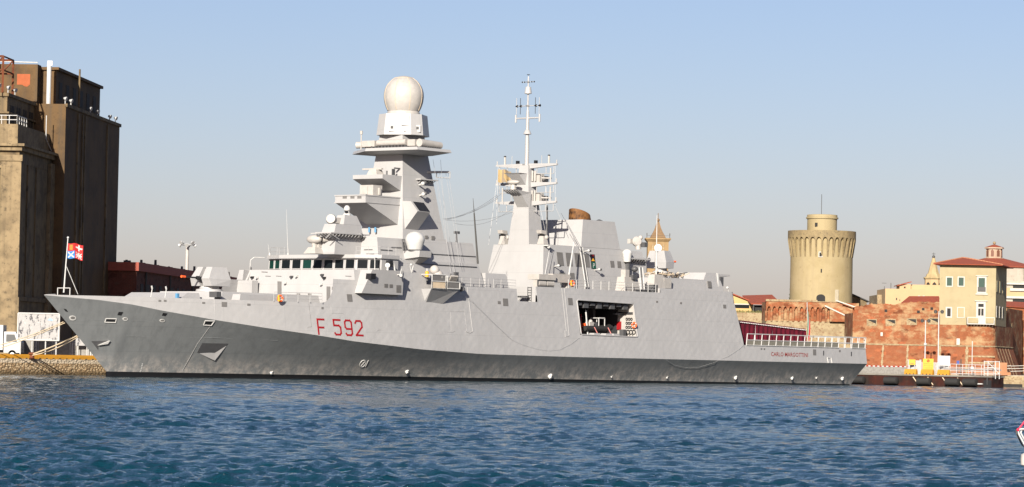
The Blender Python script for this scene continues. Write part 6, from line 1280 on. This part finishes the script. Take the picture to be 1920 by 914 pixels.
for s_ in (1.6, 5.2, 8.9):
    for z_, h_, mt in ((zE-3.2, 1.4, M_SHUT), (2.2, 1.4, M_HOLE)):
        c_ = Vector((wF, 0, 0))+dP*s_; q_ = lambda a_, b_: c_+dP*a_+Vector((0, 0, z_+b_)); m = MB(); m.slab([q_(-.7, -h_/2-.2), q_(.7, -h_/2-.2), q_(.7, h_/2+.2), q_(-.7, h_/2+.2)], nP, -.1, .06); f_ = m.obj('window', M_TRIM if mt is M_HOLE else M_PLAST, pw); m = MB(); m.slab([q_(-.45, -h_/2), q_(.45, -h_/2), q_(.45, h_/2), q_(-.45, h_/2)], nP, .06, .09); m.obj('pane', mt, f_)
# dark walls right of the bastion
t_ = thing('brick_outwork', 'tall shaded brick outwork with an arched slit at the right edge behind the bastion', 'wall', (82.5, 520, 1.6)); m = MB()
a_ = at_Y(1888, 578, 520); q0 = Vector((a_[0]-82.5, 0, 0)); q1 = q0+dB*22
m.loft([q0, q1, q1+Vector((-6, 3, 0)), q0+Vector((-6, 3, 0))], [p+Vector((0, 0, a_[1]-1.6)) for p in (q0, q1, q1+Vector((-6, 3, 0)), q0+Vector((-6, 3, 0)))]); m.obj('wall', M_BRICK, t_)
m = MB(); c_ = q0+dB*7; m.slab([c_-dB*.7+Vector((0, 0, 5.0)), c_+dB*.7+Vector((0, 0, 5.0)), c_+dB*.7+Vector((0, 0, 8.0)), c_+Vector((0, 0, 8.7)), c_-dB*.7+Vector((0, 0, 8.0))], nP, -.1, .05); m.obj('arched_slit', M_STONE, t_)
t_ = thing('red_roofed_wing', 'low wall with a strip of red tiles at the right edge below the apartment block', 'building', (96, 545, 1.6)); a_ = at_Y(1888, 576, 545); b_ = at_Y(1960, 580, 545); m = MB(); m.box((a_[0]-96, 0, 0), (b_[0]-96, 8, a_[1]-1.6)); m.obj('wall', M_BRICK, t_); m = MB(); m.slab([(a_[0]-96.2, -.4, a_[1]-1.6), (b_[0]-96, -.4, b_[1]-1.6), (b_[0]-96, 5, b_[1]-.6), (a_[0]-96, 5, a_[1]-.6)], (0, -1, 2), 0, .15); m.obj('roof', M_TILE, t_)
# ---- city behind
def house(name, label, cat, px0, px1, pyt, Yd, mat, depth=14): 
    a_ = at_Y(px0, pyt, Yd); b_ = at_Y(px1, pyt, Yd); o = thing(name, label, cat, ((a_[0]+b_[0])/2, Yd, 1.6)); hw_ = (b_[0]-a_[0])/2; m = MB(); m.box((-hw_, 0, 0), (hw_, depth, a_[1]-1.6)); w_ = m.obj('wall', mat, o); return o, w_, hw_, a_[1]-1.6
def rel(o, px, py): X, Z = at_Y(px, py, o.location.y); return X-o.location.x, Z-1.6
pe_, pwl, hw_, zt_ = house('peach_building', 'plain peach coloured building with a flat roof between the round tower and the palace', 'building', 1660, 1790, 541.5, 620, M_PEACH)
m = MB(); a_ = rel(pe_, 1688, 532); b_ = rel(pe_, 1709, 541); m.box((a_[0], 1, zt_), (b_[0], 6, a_[1]-.1)); c_ = rel(pe_, 1790, 535); m.box((b_[0], 2, zt_), (c_[0], 6, c_[1])); m.obj('roof_storey', M_PEACH, pe_); m = MB(); m.slab([(a_[0]-.5, .6, a_[1]-.5), (b_[0]+.1, .6, a_[1]+.3), (b_[0]+.1, 6, a_[1]+.3), (a_[0]-.5, 6, a_[1]-.5)], (0, 0, 1), 0, .18); m.obj('roof', M_TILE, pe_)
for px, py, w_, h_ in ((1681, 561, 2, 4), (1697.5, 539, 3, 3), (1723, 557, 4, 4.5), (1732, 557, 4, 4.5), (1687, 563, 1.5, 2)): x, z = rel(pe_, px, py); m = MB(); ww = w_*.105; hh = h_*.105; m.box((x-ww/2, -.05 if px != 1697.5 else .9, z-hh/2), (x+ww/2, .1 if px != 1697.5 else 1.1, z+hh/2)); m.obj('window', M_TRIM if px > 1720 else M_HOLE, pe_)
x, z = rel(pe_, 1674, 530); m = MB(); m.tube((x, 3, zt_), (x, 3, z), .06); m.tube((x-1.3, 3, zt_), (x-1.3, 3, z-.7), .05); m.box((x-1.8, 2.9, zt_+1.1), (x-.9, 3, zt_+1.2)); m.obj('roof_aerial', M_STEELD, pe_)
o, w_, hw_, zt_ = house('low_stone_house', 'small ochre stone house at the left end of the peach building', 'building', 1645, 1660, 553, 626, M_STONE); 
ct = thing('church_spire', 'cream church bell tower with a stone spire and cross left of the palace roof', 'church tower', (at_Y(1750, 525, 720)[0], 720, 1.6)); cz = lambda py: at_Y(1750, py, 720)[1]-1.6
m = MB(); q8 = lambda r, z: [(r*math.cos(t), r*math.sin(t), z) for t in [math.pi/8+math.pi/4*k_ for k_ in range(8)]]
m.loft(q8(2.05, 0), q8(2.05, cz(525))); sh_ = m.obj('belfry', M_PEACH, ct)
m = MB(); m.loft(q8(2.05, cz(525)), q8(2.35, cz(522))); m.loft(q8(2.35, cz(522)), q8(2.3, cz(520.5))); m.loft(q8(1.9, cz(520.4)), q8(1.55, cz(514))); m.loft(q8(1.35, cz(514)), q8(.3, cz(484))); m.obj('spire', worn('spire_stone', (.60, .46, .24), (.50, .37, .19), s1=.5), ct); m = MB(); m.ball((0, 0, cz(482)), .35, 12, 8); m.tube((0, 0, cz(482)), (0, 0, cz(474)), .06); m.tube((-.4, 0, cz(476.5)), (.4, 0, cz(476.5)), .05); m.obj('cross', M_STEELD, ct)
for t in (-math.pi/2-math.pi/4, -math.pi/2+math.pi/4*.0, -math.pi/2+math.pi/4):
    d_ = Vector((math.cos(t), math.sin(t), 0)); s_ = Vector((-d_.y, d_.x, 0)); c_ = d_*1.9+Vector((0, 0, cz(538))); m = MB(); m.slab([c_-s_*.45-Vector((0, 0, .8)), c_+s_*.45-Vector((0, 0, .8)), c_+s_*.45+Vector((0, 0, .6)), c_+Vector((0, 0, 1.05)), c_-s_*.45+Vector((0, 0, .6))], d_, -.1, .06); m.obj('belfry_opening', M_HOLE, ct)
dm = thing('domed_church', 'broad red tiled roof with a pale windowed lantern rising behind the palace', 'church', (at_Y(1864, 487, 585)[0], 585, 1.6)); dz = lambda py: at_Y(1864, py, 585)[1]-1.6
m = MB(); q12 = lambda r, z, n_=12: [(r*math.cos(t), r*math.sin(t), z) for t in [2*math.pi*k_/n_ for k_ in range(n_)]]
m.loft(q12(8.6, 0), q12(8.6, dz(503))); m.obj('wall', M_CHURCH, dm); m = MB(); m.loft(q12(9.0, dz(503.5)), q12(9.0, dz(502))); m.loft(q12(9.0, dz(502)), q12(1.9, dz(485))); m.obj('roof', M_TILE, dm)
m = MB(); m.loft(q12(2.0, dz(487), 8), q12(1.9, dz(484.5), 8)); m.loft(q12(1.55, dz(484.5), 8), q12(1.5, dz(467), 8)); m.loft(q12(1.85, dz(467), 8), q12(1.8, dz(464.5), 8)); la_ = m.obj('lantern', worn('lantern_stone', (.62, .47, .34), (.55, .38, .27), s1=1), dm); m = MB(); m.loft(q12(1.8, dz(464.4), 8), q12(.2, dz(459), 8)); m.obj('cap', M_TILE, la_); m = MB(); m.ball((0, 0, dz(456)), .3, 10, 6); m.obj('finial', M_STONE, la_)
for k_ in range(8): t = 2*math.pi*(k_+.5)/8; d_ = Vector((math.cos(t), math.sin(t), 0)); s_ = Vector((-d_.y, d_.x, 0)); c_ = d_*1.43+Vector((0, 0, dz(476))); m = MB(); m.slab([c_-s_*.28-Vector((0, 0, .55)), c_+s_*.28-Vector((0, 0, .55)), c_+s_*.28+Vector((0, 0, .45)), c_+Vector((0, 0, .75)), c_-s_*.28+Vector((0, 0, .45))], d_, -.1, .06); m.obj('lantern_window', plain('brown_glass', (.12, .05, .03), .5), la_)
ap, apw, hw_, zt_ = house('apartment_block', 'peach apartment block with white balconies at the right edge behind the palace', 'apartment block', 1887, 1990, 527, 572, M_CHURCH, 14)
for (p0, p1, mt) in ((531, 534, M_TRIM), (556, 560, M_TRIM), (540, 556, M_PEACH), (574, 579, M_TRIM)):
    z0 = rel(ap, 1900, p1)[1]; z1 = rel(ap, 1900, p0)[1]; m = MB(); m.box((-hw_, -.5 if mt is M_TRIM else -.1, z0), (hw_, 0, z1)); m.obj('balcony_slab' if mt is M_TRIM else 'wall_band', mt, ap)
for i in range(7):
    x = -hw_+1.2+i*3.2
    for p0, p1 in ((534.5, 546), (561, 573)): 
        z0 = rel(ap, 1900, p1)[1]; z1 = rel(ap, 1900, p0)[1]; m = MB(); m.box((x, -.13, z0), (x+2.2, .1, z1)); m.obj('window', M_HOLE, ap)
        m = MB(); m.box((x-.6, -.45, z0), (x+2.5, -.42, z0+.5)); m.obj('balcony_rail', plain('balcony_green', (.10, .18, .15), .6) if p0 > 550 else M_TRIM, ap)
# clock tower
ck = thing('clock_tower', 'ochre bell tower with a white clock face and stepped pointed roof rising behind the hangar', 'clock tower', (at_Y(1233, 466, 800)[0], 800, 1.6), math.radians(0)); kz = lambda py: at_Y(1233, py, 800)[1]-1.6
s4 = lambda r, z: [(-r, -r, z), (r, -r, z), (r, r, z), (-r, r, z)]
m = MB(); m.loft(s4(2.65, 0), s4(2.65, kz(454))); sh_ = m.obj('shaft', M_OCH, ck); m = MB(); m.loft(s4(2.75, kz(454)), s4(3.2, kz(450))); m.loft(s4(3.25, kz(450)), s4(3.25, kz(447.5))); m.obj('cornice', M_OCH, ck)
m = MB(); pr_ = [(2.0, 447.4), (1.75, 443), (1.2, 436), (.75, 428), (.4, 419), (.3, 416)]
for (r0_, p0), (r1_, p1) in zip(pr_[:-1], pr_[1:]): m.loft(s4(r0_, kz(p0)), s4(r1_, kz(p1)))
m.ball((0, 0, kz(413)), .42, 10, 8); m.tube((0, 0, kz(413)), (0, 0, kz(400)), .09); m.obj('pointed_roof', worn('brown_copper', (.30, .19, .10), (.24, .15, .08), s1=.6), ck)
m = MB(); m.lathe((0, -2.66, kz(466)), [(.98, -.05), (.98, .1), (.9, .12), (.01, .12)], 32, (0, -1, 0)); cf = m.obj('clock_face', plain('clock_white', (.42, .41, .40), .5), ck); m = MB(); c_ = Vector((0, -2.8, kz(466))); m.tube(c_, c_+Vector((0.05, 0, -.6)), .05); m.tube(c_, c_+Vector((-.1, 0, .5)), .05); m.obj('hands', M_BLACK, cf)
m = MB()
for x in (-1.35, 1.35): m.box((x-.2, -2.8, kz(480)), (x+.2, -2.6, kz(459)))
m.obj('pilaster', M_STONE, ck); m = MB()
for x in (-2.9, 2.9): m.tube((x, -2.9, kz(447.5)), (x, -2.9, kz(440.5)), .07); m.box((x-.12, -3, kz(442)), (x+.12, -2.8, kz(438.5)))
m.tube((-2.9, -2.9, kz(443)), (2.9, -2.9, kz(443)), .03); m.obj('corner_lamps', M_STEELD, ck)
# dark tree left of the keep
def tree(name, px, pyt, Yd, w_, label):
    X, Zt = at_Y(px, pyt, Yd); t = thing(name, label, 'tree', (X, Yd, 1.6)); H_ = Zt-1.6; m = MB(); m.tube((0, 0, 0), (0, 0, H_*.8), .3, .08, 7); m.obj('trunk', plain('bark', (.07, .05, .035), .9), t)
    m = MB(); rr = random.Random(px)
    for k_ in range(1500):
        v = rr.random()**.8; r_ = w_*(1-.75*v)*(.5+.5*rr.random())*(.75+.35*math.sin(v*9+k_ % 3)); a_ = rr.random()*6.283; c_ = Vector((r_*math.cos(a_), r_*math.sin(a_), H_*(.25+.78*v))); d_ = Vector((rr.uniform(-1, 1), rr.uniform(-1, 1), rr.uniform(-1, 1))).normalized(); e2 = d_.orthogonal().normalized(); s_ = rr.uniform(.12, .3); m.add([c_-d_*s_, c_+e2*s_*.5, c_+d_*s_, c_-e2*s_*.5], [(0, 1, 2, 3)])
    m.obj('crown', plain('dark_foliage_'+str(px), (.035, .055, .02), .8), t)
tree('cypress_tree', 1484.5, 540, 575, .9, 'dark slender cypress tree at the left foot of the round tower')
t_ = thing('dark_roof_house', 'low house with a dark lean-to roof at the right foot of the round tower', 'house', (at_Y(1612, 560, 580)[0], 580, 1.6)); a_ = at_Y(1597, 552, 580); b_ = at_Y(1625, 566, 580); m = MB(); x0_, x1_ = a_[0]-t_.location.x, b_[0]-t_.location.x; m.loft([(x0_, 0, 0), (x1_, 0, 0), (x1_, 8, 0), (x0_, 8, 0)], [(x0_, 0, a_[1]-1.6), (x1_, 0, b_[1]-1.6), (x1_, 8, b_[1]-1.6), (x0_, 8, a_[1]-1.6)]); m.obj('wall', M_SILO2, t_); m = MB(); m.slab([(x0_-.2, -.5, a_[1]-1.6), (x1_+.4, -.5, b_[1]-1.7), (x1_+.4, 8.5, b_[1]-1.7), (x0_-.2, 8.5, a_[1]-1.6)], (.4, 0, 1), .0, .2); m.obj('roof', plain('dark_slate', (.03, .028, .026), .8), t_)
# ================================================================== the pier behind the stern and its furniture
M_PIER = worn('rusty_pier_side', (.06, .013, .007), (.022, .009, .007), (.11, .026, .010), .35, 1.5, streak=.7, rough=.8)
Ppt = l2w(163.5, -20.2, 0); Pstart = l2w(163.5, 12, 0); L_ = 32.2
pier = thing('steel_pier', 'rusty dark red steel sided pier running out from the quay behind the stern', 'pier', Ppt, TH)
# local: x = aft (away), y = starboard (left in the picture)
m = MB(); m.mat(0).box((0, 2.0, -1.2), (3.3, L_, 1.35)); m.mat(1).box((-.15, 1.9, 1.351), (3.4, L_, 1.55)); pd_ = m.obj('deck', [M_PIER, M_QUAYTOP], pier)
m = MB(); m.box((-.25, 2.05, -.9), (-.02, 3.2, .95)); m.tube((-.3, 2.6, .3), (-.3, 2.6, 1.3), .1); m.obj('ladder_recess', M_BLACK, pier); m = MB(); m.box((-.32, 3.4, .35), (-.02, 5.0, .5)); m.obj('white_mark', M_WHITE, pier)
for k_ in range(4): m = MB(); y_ = 6.5+k_*2.4; m.tube((-.2, y_, .1), (-.2, y_+.9, 1.2), .07); m.obj('rubbing_bar', M_TAN, pier)
fb_ = MB().lathe((0, 0, 0), [(.3, -1.1), (.52, -1.0), (.52, 1.0), (.3, 1.1)], 14, (0, 1, 0)).obj('dock_fender', M_RUBBER, None, True)
flab = ['black dock fender on the pier side nearest its outer end', 'black dock fender on the pier side, second from the outer end', 'black dock fender on the pier side below the white notice', 'black dock fender on the pier side below the large yellow sign', 'black dock fender on the pier side below the small yellow sign', 'black dock fender on the pier side nearest the ship stern']
for k_, y_ in enumerate((5.2, 8.0, 12.6, 18.0, 23.5, 28.5)):
    o = fb_ if k_ == 0 else fb_.copy()
    if k_: COL.objects.link(o)
    X, Y_, _ = l2w(162.95, -20.2+y_, 0); o.location = (X, Y_, .62); o.rotation_euler = (0, 0, TH); tag(o, flab[k_], 'fender', 'black fenders along the pier')
def pier_pt(px, x=1.5):
    y, z = at_l(px, 700, 163.5+x); return l2w(163.5+x, y, 1.55), y
for px, lb in ((1708, 'yellow barrier block on the pier under the small yellow sign'), (1739, 'yellow barrier block on the pier under the large yellow sign'), (1770, 'yellow barrier block on the pier under the white notice')):
    o = first.copy(); COL.objects.link(o); p_, _ = pier_pt(px, .6); o.location = p_; o.rotation_euler = (0, 0, TH+math.pi/2); o.scale = (.62, 1, 1.5); tag(o, lb, 'barrier', 'yellow barriers on the pier')
def board_sign(name, px, py0, py1, wpx, Yx, mat, label, lines, lm):
    p_, _ = pier_pt(px, Yx); Yd = p_[1]; t = thing(name, label, 'sign', p_); w_ = wpx*Yd/FPX; z0 = at_Y(px, py1, Yd)[1]-1.55; z1 = at_Y(px, py0, Yd)[1]-1.55
    m = MB(); m.box((-w_/2, -.03, z0), (w_/2, .03, z1)); pn = m.obj('panel', mat, t); m = MB(); m.tube((-w_*.38, .08, 0), (-w_*.38, .08, z1), .05); m.tube((w_*.38, .08, 0), (w_*.38, .08, z1), .05); m.obj('post', M_GALV, t)
    m = MB(); rr = random.Random(px)
    for f, w2 in lines:
        x = -w_*w2/2; zz = z1-(z1-z0)*f
        while x < w_*w2/2: ww = rr.uniform(.04, .12); m.box((x, -.05, zz-.05), (min(x+ww, w_*w2/2), -.032, zz+.05)); x += ww+.05
    m.obj('lettering', lm, pn); return t, pn, w_, z0, z1
board_sign('yellow_sign', 1710, 674.5, 684.5, 12, 2.2, M_YEL, 'small yellow sign with dark lettering on the pier fence', [(.75, .5)], M_STEELD)
t, pn, w_, z0, z1 = board_sign('yellow_sign', 1740, 673, 694, 20, 2.2, M_YEL, 'large yellow warning sign with a red emblem on the pier fence', [(.45, .8), (.62, .8), (.82, .7)], plain('sign_orange', (.55, .16, .02), .6)); m = MB(); m.torus((0, -.05, z1-.3), .16, .045, (0, 1, 0), 16, 6); m.tube((-.1, -.05, z1-.4), (.1, -.05, z1-.2), .04); m.obj('emblem', M_RED, pn)
board_sign('white_notice', 1770, 667.5, 686, 22, 2.2, M_WHITE, 'white notice board on posts on the pier', [(.15, .8), (.35, .3)], plain('pale_letters', (.5, .5, .55), .7))
# pier fence, railing and gangway frames
pf_ = thing('pier_fence', 'grey panel fence standing on the pier behind the yellow signs', 'fence', l2w(166.4, -20.2, 1.55), TH)
for i in range(3):
    m = MB(); y0_ = 10.5+i*2.3; m.box((-.02, y0_+.08, .1), (.02, y0_+2.1, 2.0 if i > 1 else 1.7)); m.obj('mesh_panel', M_MESH if i % 2 else M_GALV, pf_); m = MB()
    for dy in (.02, .2, 1.95, 2.15): m.tube((-.06, y0_+dy, 0), (-.06, y0_+dy, 2.15 if i > 1 else 1.8), .05, None, 5)
    m.obj('panel_frame', M_WHITE, pf_)
jb = thing('crowd_barriers', 'pale barrier panels with red and white striped top rail beside the ship stern', 'barrier', l2w(167.5, 12, 1.55), TH)
m = MB(); m.box((-.05, -14.4, 0), (.05, 14, 1.0)); m.obj('panel', M_MESH, jb); m = MB()
for k_ in range(76): m.mat(k_ % 2).box((-.08, -14.4+k_*.374, 1.0), (.08, -14.4+(k_+1)*.374, 1.14))
m.obj('striped_rail', [M_RED, M_WHITE], jb)
gw = thing('pier_railing', 'white tubular railing and gangway frame along the outer end of the pier', 'railing', l2w(164.2, -20.2, 1.55), TH); m = MB()
for z_ in (.55, 1.05, 1.5): m.tube((0, 2.1, z_), (0, 11.5, z_+.1), .04, None, 6)
for k_ in range(10): m.tube((0, 2.1+k_*1.0, 0), (0, 2.1+k_*1.0, 1.55), .04, None, 6)
m.obj('rails', M_WHITE, gw); m = MB(); m.box((.6, 1.6, .75), (1.2, 10.6, .95)); m.box((.6, 1.6, .2), (1.2, 10.6, .3)); m.obj('gangway_beam', M_GALV, gw); m = MB()
for y_ in (1.2, 1.8, 3.0, 3.6): m.tube((-.1, y_, -.4), (-.1, y_, 2.1), .06, None, 6)
for z_ in (.3, 1.1, 2.0): m.tube((-.1, 1.2, z_), (-.1, 3.6, z_), .06, None, 6)
m.tube((-.1, 1.2, .3), (-.1, 3.0, 1.9), .05); m.obj('end_frame', M_WHITE, gw)
# lamp posts, road sign, orange posts on the fort side
def lamp(px, pyt, Yd, label, double):
    X, Z = at_Y(px, pyt, Yd); t = thing('lamp_post', label, 'lamp post', (X, Yd, 1.62)); h_ = Z-1.62; m = MB(); m.tube((0, 0, 0), (0, 0, h_), .11, .07, 8); m.obj('pole', M_GALV, t); m = MB(); m.tube((0, 0, 0), (0, 0, .9), .16, .14, 8); m.obj('base', M_STEELD, t)
    for s_ in ((-1, 1) if double else (-1, 1)):
        m = MB(); m.tube((0, 0, h_-.2), (s_*.45, 0, h_+.05), .04); m.lathe((s_*.5, 0, h_), [(.1, .2), (.28, .05), (.22, -.3), (.05, -.35)], 10); m.obj('lantern', M_STEELD, t, True)
    if not double: m = MB(); m.ball((0, -.1, h_*.55), .25, 10, 8); m.obj('junction_lamp', M_WHITE, t)
lamp(1735.5, 601, 478, 'shorter grey lamp post with two dark lanterns in front of the bastion', False); lamp(1760.5, 584, 474, 'taller pale lamp post with a cluster of lanterns left of the palace', True)
X, _ = at_Y(1796, 690, 472); t = thing('road_sign', 'small blue road sign on a dark post in front of the bastion scarp', 'road sign', (X, 472, 1.62)); m = MB(); m.tube((0, 0, 0), (0, 0, 2.0), .06); m.obj('post', M_STEELD, t); m = MB(); m.box((-.2, -.06, 1.5), (.2, -.02, 2.05)); m.obj('plate', plain('sign_blue', (.02, .05, .22), .5), t); m = MB(); m.tube((.45, 0, 0), (.45, 0, 2.3), .09); m.obj('bollard_tube', M_STEELD, t)
X, _ = at_Y(1822.5, 690, 472); t = thing('marker_post', 'slender white marker post in front of the bastion scarp', 'post', (X, 472, 1.62)); m = MB(); m.tube((0, 0, 0), (0, 0, at_Y(1822, 640, 472)[1]-1.62), .06); m.obj('pole', M_WHITE, t); m = MB(); m.box((-.22, -.15, .6), (.22, .15, 1.2)); m.obj('box', M_WHITE, t)
M_ORW = worn('orange_wall', (.58, .27, .14), (.52, .24, .12), s1=.6)
X0, _ = at_Y(1821, 690, 474); X1, _ = at_Y(1896, 690, 474); t = thing('orange_parapet', 'low orange painted parapet wall with white rails behind the pier railing', 'parapet', (X0, 474.5, 1.62)); m = MB(); m.box((0, 0, 0), (1.9, .3, 1.0)); m.box((4.0, 0, 0), (5.4, .3, 1.2)); m.box((X1-X0-2.6, -.3, 0), (X1-X0-.6, .6, 1.9)); m.box((1.9, .0, 0), (X1-X0, .25, .45)); m.obj('wall', M_ORW, t); m = MB()
for z_ in (.8, 1.2): m.tube((1.9, .1, z_-.2), (X1-X0, .1, z_+.25), .06)
for z_ in (.9, 1.3, 1.7): m.tube((X1-X0, .1, z_-.3), (X1-X0+6, .1, z_), .05)
m.obj('rails', M_TRIM, t)
t = thing('stone_landing', 'pale stone landing step at the waterline right of the pier', 'landing', (at_Y(1908, 715, 470)[0], 470, 0)); m = MB(); m.box((-2.4, -2, -1.2), (14, 5.9, .95)); m.box((-2.0, 1, .951), (14, 5.9, 1.5)); m.obj('masonry', M_STONE, t); m = MB(); m.box((-2.6, -2.6, -.5), (.3, -2.02, .35)); m.obj('floating_timber', M_HOLE, t)
# ---- bow of a small boat entering at the right edge
bt = thing('small_boat', 'bow of a small boat with tubular pulpit and red rope at the right edge', 'boat', (at_Y(1930, 866, 80)[0], 80, 0), math.radians(0))
bz = lambda px, py, Yd=80: Vector((at_Y(px, py, Yd)[0]-bt.location.x, Yd-80, at_Y(px, py, Yd)[1]))
m = MB(); secs = []
for x, hw_, zb_ in ((.35, .03, .35), (.8, .32, .0), (1.6, .62, -.2), (3.0, .85, -.25), (5.0, .9, -.25)): secs.append([(x, -hw_, .68), (x+.02, -hw_*.8, .2), (x+.05, 0, zb_), (x+.02, hw_*.8, .2), (x, hw_, .68), (x, 0, .74)])
for a_, b_ in zip(secs[:-1], secs[1:]): m.loft(a_, b_, cap=False)
m.add(secs[0], [tuple(range(6))]); m.add(secs[-1], [tuple(range(6))]); m.obj('hull', M_WHITE, bt, True)
m = MB(); 
for yo, mt in ((-.18, 0), (.25, 1)):
    pts = [bz(1926, 803)+Vector((.4, yo*2.0, 0)), bz(1911, 804.5)+Vector((0, yo*1.0, 0)), bz(1907.5, 808)+Vector((0, yo*.8, 0)), bz(1909, 815)+Vector((0, yo*.8, 0)), bz(1919, 834)+Vector((.0, yo, 0)), bz(1926, 846)+Vector((.1, yo*1.4, 0))]
    m = MB(); m.mat(mt).path(pts, .022, 6); m.obj('pulpit_rail', [M_WHITE, M_STEELD], bt)
m = MB(); pts = [bz(1928, 806), bz(1914, 807), bz(1912.5, 812), bz(1918, 822), bz(1926, 836)]; m.mat(0).path([p+Vector((0, -.12, 0)) for p in pts], .022, 6); m.obj('pulpit_rail', [M_WHITE, M_STEELD], bt)
m = MB(); m.path([bz(1907, 806.5)+Vector((0, -.15, 0)), bz(1921, 789)+Vector((0, -.1, 0)), bz(1940, 765)], .022, 6); m.ball(bz(1907, 806)+Vector((0, -.16, 0)), .04, 8, 6); m.obj('red_rope', plain('crimson_rope', (.55, .01, .05), .6), bt)
f_ = tag(MB().lathe((0, 0, 0), [(.03, -.2), (.09, -.15), (.1, .0), (.09, .15), (.03, .2)], 14).obj('boat_fender', M_CREAM, None, True), 'pale fender hanging from the small boat at the right edge', 'fender'); p_ = bz(1918.5, 862); f_.location = (p_.x+bt.location.x, 79.75, p_.z); f_.scale = (1.1, 1.1, .85)
bpy.context.view_layer.update()
